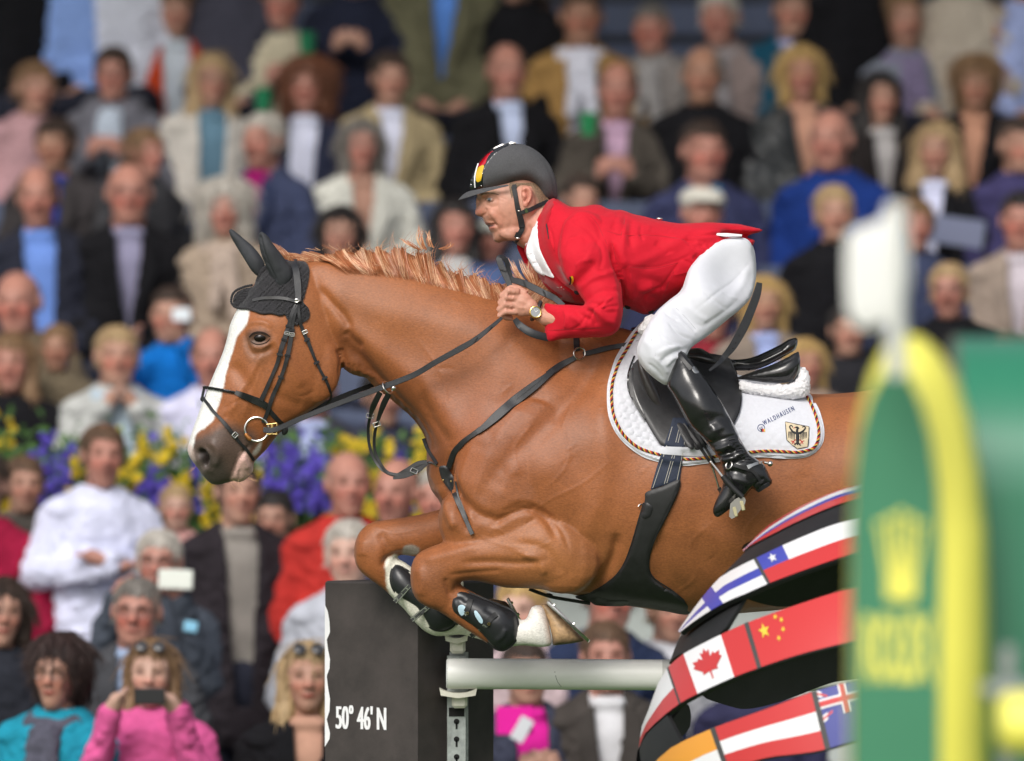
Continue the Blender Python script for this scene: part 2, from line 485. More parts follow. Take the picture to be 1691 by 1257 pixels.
M['horn'] = mat('hoof_horn', (.30, .19, .10), attr='horn', rough=.45, nscale=60, namp=.35, bump=.4, bscale=120, aniso=(1, 1, 1))
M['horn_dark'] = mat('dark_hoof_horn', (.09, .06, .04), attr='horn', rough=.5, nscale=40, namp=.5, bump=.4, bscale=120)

# ---------------------------------------------------------------- horse body: one continuous surface
T1 = [(505,434),(560,431),(605,435),(655,442),(705,455),(760,472),(810,486),(855,503),(905,528),(950,541),(1000,538),(1050,548),(1100,578),(1160,606),(1230,632),(1335,650),(1405,648),(1480,640),(1550,650),(1610,690),(1645,750),(1655,820),(1630,890),(1580,930),(1500,950),(1420,975),(1340,1000),(1250,1011),(1150,1015),(1050,1003),(985,990),(930,978),(870,952),(810,925),(765,898),(744,874),(733,853),(726,829),(711,808),(704,780),(704,750),(701,724),(681,693),(648,664),(616,638),(603,624),(590,622),(570,612),(550,585),(515,530),(492,470)]
T1s = [(520,500,.50),(600,530,.46),(680,570,.44),(760,620,.46),(860,640,.50),(950,590,.40),(800,760,.70),(900,800,.70),(1000,750,.66),(1100,640,.56),(1120,800,.72),(1250,800,.76),(1300,680,.85),(1450,760,.85),(1550,780,.85)]
HD = [(475,430),(505,432),(530,462),(550,515),(562,560),(565,594),(561,625),(543,658),(512,679),(483,697),(457,721),(441,742),(429,754),(420,763),(418,779),(407,792),(396,797),(386,795),(378,797),(367,800),(356,801.5),(345,797),(334,785),(322,768),(313,755),(309,743),(312,729),(319,706),(327,684),(338,653),(351,622),(368,581),(376,553),(379,538),(386,521),(400,496),(420,468),(445,440)]
HDs = [(440,480,.62),(425,540,.80),(520,600,.62),(540,560,.60),(450,620,.66),(390,660,.70),(350,745,.86),(400,770,.70),(420,720,.60)]
FN = [(677,946),(681,928),(689,915),(706,905),(752,888),(781,878),(825,862),(860,842),(905,838),(955,862),(985,910),(984,950),(965,974),(945,982),(910,976),(872,972),(836,971),(810,965),(781,959),(760,962),(752,972),(756,990),(748,1012),(717,1007),(700,1000),(687,990),(679,972)]
CN = [(686,980),(700,998),(717,1006),(747,1025),(780,1047),(806,1064),(826,1072),(846,1068),(858,1050),(862,1030),(852,1016),(825,998),(790,982),(760,965),(735,950),(705,950)]
PN = [(832,1030),(855,1024),(869,1022),(873,1010),(878,1002),(886,999),(897,1001),(904,1018),(909,1042),(912,1064),(895,1069),(865,1066),(835,1066)]
FF = [(760,836),(731,840),(685,851),(638,858),(612,863),(596,875),(587,892),(584,912),(588,934),(600,949),(622,965),(646,984),(664,1001),(675,992),(668,965),(656,940),(652,926),(662,917),(690,920),(720,918),(770,900),(830,890),(840,850),(800,830)]
CF = [(618,955),(634,972),(650,990),(664,1003),(680,1022),(694,1037),(708,1047),(722,1051),(742,1050),(765,1049),(790,1056),(815,1062),(835,1055),(845,1035),(830,1015),(800,1012),(770,1010),(745,995),(715,965),(690,945),(665,926),(640,920)]
HL = [(1500,700),(1600,690),(1655,760),(1680,850),(1700,930),(1745,1000),(1800,1050),(1790,1080),(1750,1070),(1690,1020),(1640,960),(1560,930),(1500,850)]
HC = [(1775,1040),(1800,1050),(1810,1080),(1830,1160),(1840,1220),(1850,1260),(1830,1275),(1810,1255),(1800,1180),(1775,1100)]
bods = []
def part_solid(mb, poly, **k):
    V, F = inflate(poly, **k); mb.add(V, F)
hb = MB()
part_solid(hb, T1, scale=T1s, step=7)
part_solid(hb, HD, scale=HDs, step=4)
part_solid(hb, FN, scale=[(700,960,.80),(800,920,.80),(950,920,.80)], yc=[(700,960,-.13),(800,925,-.15),(930,910,-.17)], step=4)
part_solid(hb, CN, scale=.70, yc=-.13, step=4)
part_solid(hb, PN, scale=.84, yc=-.13, step=3)
part_solid(hb, FF, scale=.80, yc=[(620,915,.13),(800,870,.15)], step=4)
part_solid(hb, CF, scale=.80, yc=.13, step=4)
for s_ in (-1, 1):
    part_solid(hb, HL, scale=.75, yc=.17*s_, step=8); part_solid(hb, HC, scale=.9, yc=.17*s_, step=6)
    # cheek plate, cheek bone ridge, brow, nostril rim, breast and shoulder masses
    def lump(px, py, y, r, ang=0):
        hb.ell(P(px, py, y*s_), r, Matrix.Rotation(R(ang), 3, 'Y'), nu=14, nv=9)
    lump(517, 606, .040, (.085, .038, .110), 0)
    lump(418, 556, .062, (.050, .026, .034), 0)
    lump(352, 752, .045, (.044, .022, .055), 0)
    lump(860, 800, .165, (.20, .075, .26), 20)
    lump(945, 660, .070, (.17, .06, .20), 25)
    lump(790, 860, .13, (.12, .09, .12), 0)
    lump(930, 925, .19, (.11, .055, .10), 0)
lumpv = hb
coat_me = remeshed(hb.V, hb.F, .0052, smooth=7, fac=.5)
HS = [ # sculpt strokes: (line, width px, depth m)
 # neck: jugular groove, upper neck muscle, gullet
 ([(568,560),(600,600),(645,655),(690,705),(715,750)], 13, -.016),
 ([(540,520),(600,560),(665,610),(720,660),(760,720)], 22, .010),
 ([(520,470),(580,500),(660,520),(760,540),(840,560)], 30, .006),
 ([(525,475),(548,500),(568,522),(582,545)], 7, -.008),
 ([(572,545),(583,560),(600,575)], 8, -.010),
 ([(575,600),(577,615)], 2.5, -.003),([(583,602),(585,620)], 2.5, -.003),([(592,604),(594,622)], 2.5, -.003),
 ([(560,575),(566,595),(562,622)], 6, -.009),
 ([(690,620),(700,660),(720,700),(745,735)], 9, -.005),
 # shoulder blade edges
 ([(1000,575),(960,640),(900,700),(830,770),(790,830)], 16, -.007),
 ([(735,770),(755,815),(790,850),(830,860)], 10, -.012),
 ([(748,745),(742,790),(765,850),(775,882)], 8, -.012),
 ([(725,800),(738,840),(752,875)], 9, .010),
 ([(985,640),(1000,740),(985,840),(950,900)], 22, .006),
 ([(810,870),(845,848),(880,842),(905,860),(920,890)], 7, -.010),
 ([(835,838),(870,832),(905,850),(930,880),(940,910)], 4, -.004),
 ([(825,845),(862,838),(900,856)], 3, -.003),
 ([(1020,880),(1012,920),(990,960),(960,985)], 9, -.013),
 ([(760,930),(810,928),(860,930),(905,925)], 7, -.006),
 ([(740,950),(790,945),(830,942)], 4, -.003),
 ([(850,895),(895,905),(915,925),(925,950)], 8, -.005),
 ([(860,915),(890,925),(900,950)], 7, .006),
 ([(700,925),(740,915),(790,900)], 9, .004),
 ([(745,985),(738,968),(735,955)], 4, -.006),
 ([(690,935),(697,960),(693,985)], 9, .005),
 ([(625,880),(640,905),(635,935)], 9, -.006),([(600,890),(598,920)], 9, .005),
 ([(630,935),(650,918),(680,915)], 5, -.008),
 # belly and flank
 ([(1090,880),(1100,940),(1140,985)], 14, -.004),
 ([(1150,870),(1220,905),(1290,930)], 20, .004),
 # head
 ([(448,556),(480,600),(500,640)], 11, .005),
 ([(380,600),(410,640),(425,700)], 13, -.008),
 ([(440,570),(418,612),(396,650),(375,690)], 7, .0045),
 ([(405,548),(409,572),(420,585),(440,580),(455,568)], 5, -.006),
 ([(402,540),(415,533),(435,532),(450,540)], 4, .004),
 ([(414,560),(428,563),(442,560)], 6, -.007),
 ([(415,572),(430,575),(446,568)], 2.5, .003),
 ([(365,655),(345,690),(330,720)], 12, -.004),
 ([(378,682),(360,700),(348,712)], 3, -.002),([(370,675),(385,666),(398,659)], 2.5, -.002),
 ([(345,728),(357,740),(360,755),(352,772)], 6, .006),
 ([(332,748),(338,757),(338,767)], 7.2, -.026, 'full'),
 ([(326,743),(338,742),(347,752),(347,766),(340,776)], 3, .005),
 ([(384,790),(392,765),(400,750),(412,735)], 3, -.007),
 ([(396,775),(395,795)], 2.5, -.004),
 ([(400,755),(410,775)], 6, .006),
 ([(440,640),(470,660),(500,670)], 10, -.004),
 ([(452,700),(480,690),(510,675)], 7, .003),
 ([(480,650),(500,655),(520,645)], 3, -.0015),
]
HS = [(h[0], h[1]*.92, h[2]*1.1)+tuple(h[3:]) for h in HS]
for v_ in ([(1010,760),(960,800),(900,830),(860,870)],[(960,640),(930,700),(940,760),(900,810)],[(1180,860),(1140,900),(1150,950),(1110,985)],[(1260,840),(1230,880),(1240,930)],[(440,590),(420,640),(400,690)],[(455,560),(470,600),(460,640)],[(780,880),(830,900),(880,905),(920,890)],[(840,905),(880,925),(900,960)],[(600,860),(650,880),(700,870)],[(690,560),(730,620),(740,680)],[(880,700),(850,740),(860,790)]):
    HS.append((v_, 2.4, .0012))
rnd = random.Random(3)
for _ in range(46):     # skin wrinkles and veins
    x = rnd.uniform(540, 1380); y = rnd.uniform(480, 960); a = rnd.uniform(-.9, .6); l = rnd.uniform(10, 30)
    HS.append(([(x, y), (x+l*math.cos(a)*.5, y+l*math.sin(a)*.5+rnd.uniform(-4, 4)), (x+l*math.cos(a), y+l*math.sin(a))], rnd.uniform(1.8, 3.2), rnd.choice((-1, 1))*rnd.uniform(.0005, .0013)))
for _ in range(26):
    x = rnd.uniform(700, 1340); y = rnd.uniform(560, 930)
    HS.append(([(x, y), (x+rnd.uniform(-40, 40), y+rnd.uniform(20, 50)), (x+rnd.uniform(-60, 60), y+rnd.uniform(50, 90))], rnd.uniform(12, 22), rnd.choice((-1, 1))*rnd.uniform(.001, .0026)))
sculpt(coat_me, HS, both=True)
cv = mverts(coat_me); cq = to_px(cv)
def lerp(a, b, t): return a*(1-t[:, None])+np.array(b)*t[:, None]
def nz2(q, s, seed=0):
    rs = np.random.RandomState(seed); out = np.zeros(len(q)); am = 0
    for k in range(5):
        f = s*(1.7**k); a = rs.uniform(0, 6.28); ph = rs.uniform(0, 6.28, 2)
        u = q[:, 0]*math.cos(a)+q[:, 1]*math.sin(a); v = -q[:, 0]*math.sin(a)+q[:, 1]*math.cos(a)
        out += np.sin(u/f*6.28+ph[0]+1.3*np.sin(v/f*4+ph[1]))*np.cos(v/f*5+ph[1]); am += 1
    return out/am
base = np.tile(np.array([[.298, .100, .033]]), (len(cv), 1))
# the coat's own tones: redder shoulder and forehead, golden flank and elbow, darker knees
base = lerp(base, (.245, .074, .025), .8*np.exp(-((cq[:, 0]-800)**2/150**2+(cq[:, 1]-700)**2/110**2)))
base = lerp(base, (.34, .135, .046), .7*np.exp(-((cq[:, 0]-920)**2/120**2+(cq[:, 1]-930)**2/70**2)))
base = lerp(base, (.30, .115, .038), .6*np.exp(-((cq[:, 0]-1180)**2/150**2+(cq[:, 1]-930)**2/80**2)))
base = lerp(base, (.30, .105, .033), .5*np.exp(-((cq[:, 0]-560)**2/140**2+(cq[:, 1]-520)**2/60**2)))
base = lerp(base, (.15, .045, .015), .75*np.exp(-(pldist(cq, [(570,560),(610,610),(680,690),(720,760)])[0]/22)**2))  # shade of the jugular groove painted into the coat colour
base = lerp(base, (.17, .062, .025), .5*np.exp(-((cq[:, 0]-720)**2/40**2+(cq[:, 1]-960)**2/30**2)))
base *= (1+.13*nz2(cq, 90, 1)+.10*nz2(cq, 34, 2)+.05*nz2(cq, 14, 9))[:, None]
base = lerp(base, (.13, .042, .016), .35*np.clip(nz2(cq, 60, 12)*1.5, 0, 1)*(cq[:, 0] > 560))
jag = 2.2*nz2(cq, 11, 5)+1.4*nz2(cq, 6, 6)
def smask(poly, fe, j=1.0):
    pl = spline(poly, 4, True); lo = pl.min(0)-20; hi = pl.max(0)+20
    k = np.where((cq > lo).all(1) & (cq < hi).all(1))[0]; m = np.zeros(len(cq))
    m[k] = np.clip(.5-(sdist(cq[k], pl)+jag[k]*j)/(2*fe), 0, 1); return m
# dark skin of muzzle, eye surround
base = lerp(base, (.085, .062, .052), .92*smask([(300,735),(322,722),(345,712),(372,700),(400,706),(420,716),(425,735),(410,758),(400,775),(388,800),(350,812),(310,780)], 9))
base = lerp(base, (.065, .052, .045), .8*smask([(312,765),(340,745),(368,760),(378,790),(360,810),(330,800)], 8))
base = lerp(base, (.05, .036, .030), .8*smask([(407,552),(414,546),(434,545),(446,553),(444,563),(430,569),(416,569),(408,561)], 5, .5))
base = lerp(base, (.13, .080, .052), .35*smask([(402,560),(440,560),(444,590),(425,600),(406,585)], 7, .5))
base = lerp(base, (.030, .022, .020), .95*smask([(328,742),(338,741),(346,752),(345,765),(337,770),(330,760)], 2.5, .2))
base = lerp(base, (.16, .12, .11), .6*smask([(316,746),(326,741),(330,760),(340,774),(330,790),(320,765)], 3, .2))
# white blaze
base = lerp(base, (.80, .79, .76), smask([(395,505),(409,510),(411,520),(405,540),(392,555),(386,575),(378,600),(372,625),(368,645),(364,662),(358,678),(352,694),(342,704),(325,716),(321,730),(316,748),(305,760),(290,740),(310,690),(330,640),(355,590),(362,560),(372,548),(384,525)], 1.6, .7))
base = lerp(base, (.72, .55, .50), .8*smask([(306,735),(316,735),(320,752),(322,768),(312,764),(304,748)], 3, .2))
# pink lower lip
base = lerp(base, (.66, .42, .37), smask([(398,745),(408,748),(414,760),(419,775),(414,790),(398,800),(384,800),(381,788),(388,768),(393,755)], 2, .5))
base = lerp(base, (.60, .56, .52), .9*smask([(417,748),(424,738),(432,728),(430,742),(422,752)], 2, .3))
# chestnut patch on the inner forearm, white socks, hooves' coronet
base = lerp(base, (.33, .30, .26), .9*smask([(664,912),(668,902),(680,900),(692,905),(690,914),(676,918),(666,917)], 1.5, .3)*(cv[:, 1] > -.05))
farm = (cv[:, 1] > 0).astype(float); near = 1-farm
base = lerp(base, (.74, .72, .62), farm*smask([(636,930),(645,918),(664,920),(720,960),(760,1000),(850,1000),(850,1080),(700,1080),(655,1004),(643,985),(638,960)], 2, .8))
base = lerp(base, (.78, .75, .70), near*smask([(842,1000),(925,985),(925,1080),(842,1080),(838,1040)], 2, .5))
base = lerp(base, (.60, .46, .40), near*.6*smask([(886,1000),(900,1000),(912,1040),(912,1066),(904,1066),(898,1030)], 3, .5))
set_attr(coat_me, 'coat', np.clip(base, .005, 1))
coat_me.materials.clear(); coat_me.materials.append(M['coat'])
HB = P(1120, 1010, 0); HB = Vector((HB.x, 0, HB.z))
horse = empty('horse', HB, 'chestnut horse with a white blaze jumping over the white pole, forelegs folded up', 'horse')
hbody = link_mesh('body', coat_me, horse)
HT = bvh_o(hbody); HSf = Surf(HT)
# eye
mb = MB(); p, n = HSf(430, 559); mb.ell(p+n*-.006, (.020, .012, .0135), Matrix.Rotation(R(-8), 3, 'Y'), nu=20, nv=14)
mb.obj('eye', M['eye'], horse)
mb = MB(); 
for (ln, wd, tk) in (([(412,557),(418,551),(428,549),(438,551),(446,556)], 4.5, .005), ([(414,564),(422,568.5),(432,568.5),(441,565),(446,559)], 2.2, .003)):
    strap(mb, HSf, ln, [1, wd*.75, wd*.75, wd*.75, 1], tk*.8, -.001, step=2)
M['lid'] = mat('dark_eyelid_skin', (.030, .020, .016), rough=.85, spec=.1, nscale=60, namp=.2)
mb.obj('eyelid', M['lid'], horse)
# hooves and shoes
def hoof(poly, yc, shoe, m, grip, matl):
    V, F = inflate(poly, .95, yc, 3, smooth_poly=False); me = remeshed(V, F, .004, 3); me.materials.clear(); me.materials.append(matl)
    hq = to_px(mverts(me)); a_, b_ = np.array(shoe[0], float), np.array(shoe[1], float); dl, _ = pldist(hq, [a_, b_]); db, _ = pldist(hq, [(905,1068),(968,1062)] if yc < 0 else [(800,1020),(850,1032)])
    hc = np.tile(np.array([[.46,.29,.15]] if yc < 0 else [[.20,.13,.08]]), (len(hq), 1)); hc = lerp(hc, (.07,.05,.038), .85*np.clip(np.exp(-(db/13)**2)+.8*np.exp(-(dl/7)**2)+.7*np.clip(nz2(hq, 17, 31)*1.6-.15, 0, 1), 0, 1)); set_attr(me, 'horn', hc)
    h = link_mesh('hoof', me, horse)
    mb = MB()
    # the iron: a flattened U across the sole
    a, b = shoe; pa, pb = P(a[0], a[1], yc), P(b[0], b[1], yc); L = (pb-pa)
    pts = []
    for t in np.linspace(-1, 1, 25):
        u = 1-abs(t)**2.6; pts.append(pa+L*u*1.0+Vector((0, math.sin(t*math.pi/2)*.052*(1 if abs(t) < 1 else 1), 0)))
    nr = Vector((L.z, 0, -L.x)).normalized()
    if nr.x < 0: nr = -nr
    mb.ribbon(pts, [nr]*len(pts), .018, .009)
    for g in grip:
        q = pa+L*g+Vector((0, -.040, 0)); mb.tube([q, q+nr*.014], [.006, .004], n=8)
    mb.obj('horseshoe', M['steel'], h)
    mb = MB()
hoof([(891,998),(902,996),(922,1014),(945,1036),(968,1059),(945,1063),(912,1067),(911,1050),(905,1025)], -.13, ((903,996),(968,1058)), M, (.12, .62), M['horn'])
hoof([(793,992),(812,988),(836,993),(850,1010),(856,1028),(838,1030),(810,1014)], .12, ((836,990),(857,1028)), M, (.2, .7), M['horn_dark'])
# ---------------------------------------------------------------- mane: strands standing up along the crest
rnd = random.Random(11)
def hair_strands(mb, roots, seg=7, n=3):
    for (pts, r0) in roots:
        q = spline(pts, 3); m = len(q); rr = [r0*(1-.85*(i/(m-1))**1.5) for i in range(m)]
        mb.tube([P(a, b, c) for a, b, c in q], rr, n=n, cap=False)
crest = spline([(455,414),(485,428),(510,433),(560,434),(605,437),(655,445),(705,458),(760,475),(810,489),(855,505),(905,528),(940,540)], 20)
hh = [(455,10),(480,12),(510,16),(560,26),(610,36),(650,50),(690,62),(730,48),(770,40),(810,40),(860,40),(900,34),(940,22)]
light = MB(); dark = MB()
for i in range(5200):
    t = rnd.random(); c = crest[int(t*(len(crest)-1))]; x, y = c[0]+rnd.uniform(-2, 2), c[1]
    grp = .86+.16*math.sin(x*.19+1.3*math.sin(x*.05))+.10*math.sin(x*.47)
    h = np.interp(x, [a for a, b in hh], [b for a, b in hh])*rnd.uniform(.45, 1.0)*grp*.76
    f = rnd.random(); sl = 14 if x < 600 else 5; wv_ = 5*math.sin(x*.13)+rnd.gauss(0, 1.6)
    if x < 545: pts = [(x+14, y+2, 0), (x+2, y-h*.6, -.006), (x-14, y-h*.9-2, -.004), (x-26, y-h*1.0-4, 0)]
    elif f < .80:
        dn = rnd.uniform(0, 20)*(1 if x < 850 else .5); yo = -.040-.0009*dn
        pts = [(x, y, .002), (x-4-wv_*.3, y-h*.75, -.004), (x-7-sl*.4-wv_, y-h, -.014), (x-3-wv_*.6, y-h*.42, -.030), (x+sl*.8, y+dn*.5-2, yo+.004), (x+sl*1.7+rnd.gauss(0, 1.5), y+dn, yo)]
    else:
        tp = rnd.gauss(4, 7); pts = [(x, y, -.004), (x-6, y-h*.5, -.012), (x-9+rnd.gauss(0, 2), y-h*.9, -.006), (x-4+tp, y-h*rnd.uniform(1.1, 1.35), .004)]
    tgt = light if rnd.random() < .28+.24*math.sin(x*.23)+.12*math.sin(x*.61) else dark
    hair_strands(tgt, [(pts, rnd.uniform(.0008, .0016))])
def lock(x0, y0, x1, y1, n, sp, bend=8, yd=-.02, r=.0013):
    for _ in range(n):
        a = rnd.uniform(-sp, sp); e = rnd.uniform(-sp, sp)*1.2; f = rnd.uniform(.75, 1.05)
        X = x0+(x1-x0)*f+e; Yy = y0+(y1-y0)*f+e*.4
        pts = [(x0+a, y0+a*.3, yd), ((x0+X)/2-bend+a, (y0+Yy)/2-bend*.3, yd-.005), (X, Yy, yd+.01)]
        hair_strands(dark if rnd.random() < .7 else light, [(pts, rnd.uniform(.7, 1.3)*r)])
for a in ((700,412,696,374,14,5,4),(712,408,706,379,9,5,3),(690,412,660,392,9,7,3),(728,412,748,399,8,4,-4),(478,430,454,402,40,9,1)): lock(*a)
for a in ((868,470,843,428,22,5,3),(880,470,862,430,26,5,2),(885,472,878,428,26,6,2),(888,476,900,432,22,5,-3),(892,480,912,442,22,5,-3),(895,486,925,460,26,5,-4),(870,478,850,452,40,7,3),(900,495,930,475,22,5,-3)): lock(*a, yd=-.03)
for _ in range(40):
    x = rnd.uniform(840, 905); lock(x, 500+(x-840)*.45, x+30, 462+(x-840)*.4, 6, 5, 4, -.04)
for _ in range(70):
    x = rnd.uniform(520, 860); yy = np.interp(x, crest[:, 0], crest[:, 1]); lock(x, yy-20, x+rnd.uniform(-30, 30), yy-np.interp(x, [a for a, b in hh], [b for a, b in hh])*1.25, 1, 2, 6, -.01, .0007)
M['mane_d'] = mat('chestnut_mane', (.36, .125, .050), rough=.42, nscale=18, namp=.3)
M['mane_l'] = mat('blond_mane_hairs', (.60, .35, .20), rough=.42, nscale=18, namp=.25)
mm = MB(); mm.add(dark.V, dark.F, 0); mm.add(light.V, light.F, 1)
mane = mm.obj('mane', [M['mane_d'], M['mane_l']], horse); mane['kind'] = 'stuff'
# whiskers
mb = MB()
for _ in range(16):
    x, y, dx, dy = rnd.choice([(384,800,14,14),(412,790,16,4),(326,778,-10,10),(340,797,-6,12),(398,798,6,14)])
    x += rnd.uniform(-9, 9); y += rnd.uniform(-9, 2); dx += rnd.uniform(-8,8); yy = rnd.uniform(-.03, .01)
    mb.tube([P(x, y, yy), P(x+dx*.5, y+dy*.6, yy-.004), P(x+dx*rnd.uniform(.8, 1.3), y+dy*rnd.uniform(.8, 1.3), yy)], [.0005, .0004, .0001], n=3, cap=False)
mb.obj('whiskers', M['mane_l'], horse)['kind'] = 'stuff'
# tail, carried behind the body
mb = MB()
for _ in range(260):
    x, y, z = 1640+rnd.uniform(-6, 6), 720+rnd.uniform(-10, 20), rnd.uniform(-.02, .02)
    mb.tube([P(x, y, z), P(x+50, y+10, z*2), P(x+100+rnd.uniform(-12, 12), y+90, z*3), P(x+120+rnd.uniform(-25, 25), y+240, z*4), P(x+110+rnd.uniform(-35, 35), y+380+rnd.uniform(-30, 60), z*4)], [.002, .0025, .002, .0015, .0006], n=3, cap=False)
mb.obj('tail', M['mane_d'], horse)['kind'] = 'stuff'
# ---------------------------------------------------------------- tack
HF = Surf(HT, far=True)
def mirror_add(mb, fn):
    fn(mb, HSf); fn(mb, HF)
# leg boots: each a shell with straps and lettered inserts
def leg_boot(poly, yc, label, straps, near):
    V, F = inflate(poly, 1.30 if near else 1.15, yc, 3); me = remeshed(V, F, .0045, 3)
    if near:
        sculpt(me, [([(748,985),(762,985),(772,995)], 4, -.004),([(760,972),(790,985),(815,1000),(838,1015)], 4, .004),([(818,1060),(830,1050),(836,1038)], 4, .004),([(800,1005),(812,1012),(822,1022)], 5, -.004),([(750,990),(758,1012),(775,1020)], 2, .0025)])
    me.materials.clear(); me.materials.append(M['boot_shell'])
    o = props(link_mesh('tendon_boot', me), label, 'horse boot')
    t = bvh_o(o); sf = Surf(t)
    rim = MB(); pl = spline(poly, 5, True); cx = pl.mean(0)
    strap(rim, sf, list((pl-cx)*.955+cx)[::3], 3.2, .003, .0)
    rim.obj('rim', M['rubber'], o)
    for a, b in straps:
        s = MB(); strap(s, sf, [a, ((a[0]+b[0])/2, (a[1]+b[1])/2), b], 8.5, .003, .0005); st = s.obj('strap', M['webbing'], o)
        e = MB()
        dx, dy = b[0]-a[0], b[1]-a[1]; l = math.hypot(dx, dy); ux, uy = dx/l, dy/l
        for q in (-2.8, 2.8): strap(e, sf, [(a[0]-uy*q, a[1]+ux*q), ((a[0]+b[0])/2-uy*q, (a[1]+b[1])/2+ux*q), (b[0]-uy*q, b[1]+ux*q)], 1.0, .0010, .0037, flat=0)
        n = 3
        for k in range(n):
            c = ((a[0]+dx*(k+.5)/n), (a[1]+dy*(k+.5)/n))
            strap(e, sf, [(c[0]-ux*1.5-uy*1.6, c[1]-uy*1.5+ux*1.6), (c[0]+ux*1.2, c[1]+uy*1.2), (c[0]-ux*1.5+uy*1.6, c[1]-uy*1.5-ux*1.6)], 1.0, .0010, .0037, step=1.5)
        e.obj('stitching', M['strap_line'], st)
    return o, sf
M['strap_line'] = mat('grey_green_stitching', (.24, .27, .21), rough=.7); M['webbing'] = mat('charcoal_webbing', (.040, .043, .042), rough=.8)
M['light_blue'] = mat('pale_blue_insert', (.45, .62, .72), rough=.4)
bo, bs = leg_boot([(744,974),(752,970),(768,975),(800,988),(835,1002),(850,1010),(857,1025),(858,1045),(852,1062),(838,1074),(826,1076),(812,1068),(798,1052),(780,1036),(758,1022),(742,1010),(738,995)], -.13, 'black moulded tendon boot with pale oval inserts on the nearer folded foreleg', [((752,1030),(772,1012)),((778,1051),(806,1030))], True)
mb = MB()
patch(mb, bs, [(757,1001),(764,999),(769,1004),(768,1012),(762,1017),(757,1010)], .001, .0012, step=2); patch(mb, bs, [(783,1009),(788,1010),(797,1024),(796,1030),(791,1027),(785,1018)], .001, .0012, step=2)
mb.each('insert', M['light_blue'], bo)
mb = MB()
for a in ([(770,1010),(774,1002),(777,990)], [(803,1033),(810,1022),(820,1014)]): strap(mb, bs, a, 9, .004, .001, step=2)
mb.each('elastic_tab', M['rubber'], bo)
mb = MB()
for x, y in ((773,1012),(808,1030)):
    p, n = bs(x, y); mb.torus(p+n*.007, .0035, .0012, n, n=10, m=6)
mb.each('eyelet', M['brass'], bo)
leg_boot([(650,932),(660,934),(675,943),(690,958),(715,975),(742,992),(755,1005),(757,1022),(752,1035),(738,1043),(720,1043),(706,1033),(697,1018),(685,1003),(665,990),(649,975),(643,958),(644,942)], .11, 'black tendon boot on the farther foreleg, partly behind the nearer knee', [((652,994),(676,968)),((680,1024),(708,1002))], False)

# ear bonnet
mb = MB()
BON = [(434,441),(424,458),(418,473),(405,476),(392,482),(386,490),(385,502),(394,510),(409,511),(422,515),(434,519),(448,518),(462,521),(471,519),(477,530),(489,536),(502,532),(511,524),(510,510),(501,499),(503,489),(509,466),(511,446),(506,434),(497,431),(481,431),(458,432)]
def knit(v): return .0022*np.sin(v[:, 0]*1.9+.6*np.sin(v[:, 1]*1.9))*np.cos(v[:, 1]*2.1)+.0014*np.sin((v[:, 0]+v[:, 1])*.9)
BONr = []
for i, (a, b) in enumerate(BON): BONr.append((a, b))
mirror_add(mb, lambda m, s: patch(m, s, BONr, .0010, .006, 0, step=2.5, disp=knit))
V, F = inflate([(423,466),(416,474),(404,477),(392,482),(386,490),(384.5,500),(389,508),(398,511),(410,511),(421,512),(430,500),(432,480)], 1.1, 0, 2.5); me = remeshed(V, F, .003, 2)
a = mverts(me); q = to_px(a); a[:, 0] += .0012*np.sin(q[:, 1]*1.6); a[:, 1] += np.sign(a[:, 1])*(.0018*np.sin(q[:, 1]*1.5+.12*q[:, 0])); set_verts(me, a)
bonnet = mb.obj('ear_bonnet', M['crochet'], label='black crocheted ear bonnet covering the ears and forelock of the chestnut horse', cat='ear bonnet')
me.materials.clear(); me.materials.append(M['crochet']); link_mesh('forelock_flap', me, bonnet)
mb = MB()
for poly in (BON[2:16],):     # scalloped lower hem
    q = resample(spline(poly, 5), 3.0)
    for i, (x, y) in enumerate(q):
        p, n = HSf(x, y); mb.ell(p+n*.006, (.0042, .004, .0042), nu=7, nv=5)
mb.obj('scalloped_hem', M['crochet'], bonnet)
def ear(poly, yc, groove, sc_):
    V, F = inflate(poly, sc_, yc, 3); me = remeshed(V, F, .0035, 4); sculpt(me, groove)
    me.materials.clear(); me.materials.append(M['ear_cloth']); link_mesh('ear_cover', me, bonnet)
ear([(426,392),(428,385),(431,382),(436,384),(443,390),(451,402),(461,415),(471,428),(480,441),(484,452),(482,462),(477,470),(470,477),(461,476),(453,467),(446,454),(439,440),(432,423),(428,407)], [(430,390,-.075),(465,465,-.055)], [([(428,392),(432,412),(440,436),(452,462)], 4, -.010, 'full'), ([(436,395),(448,420),(462,450)], 8, .004)], .95)
ear([(377,382),(379,378),(382,377.6),(388,381),(397,389),(408,398),(419,408),(429,420),(437,434),(438,446),(432,456),(424,456),(414,446),(404,430),(392,411),(382,394)], [(380,385,.085),(430,450,.05)], [([(385,385),(410,410),(430,440)], 6, .003)], .9)

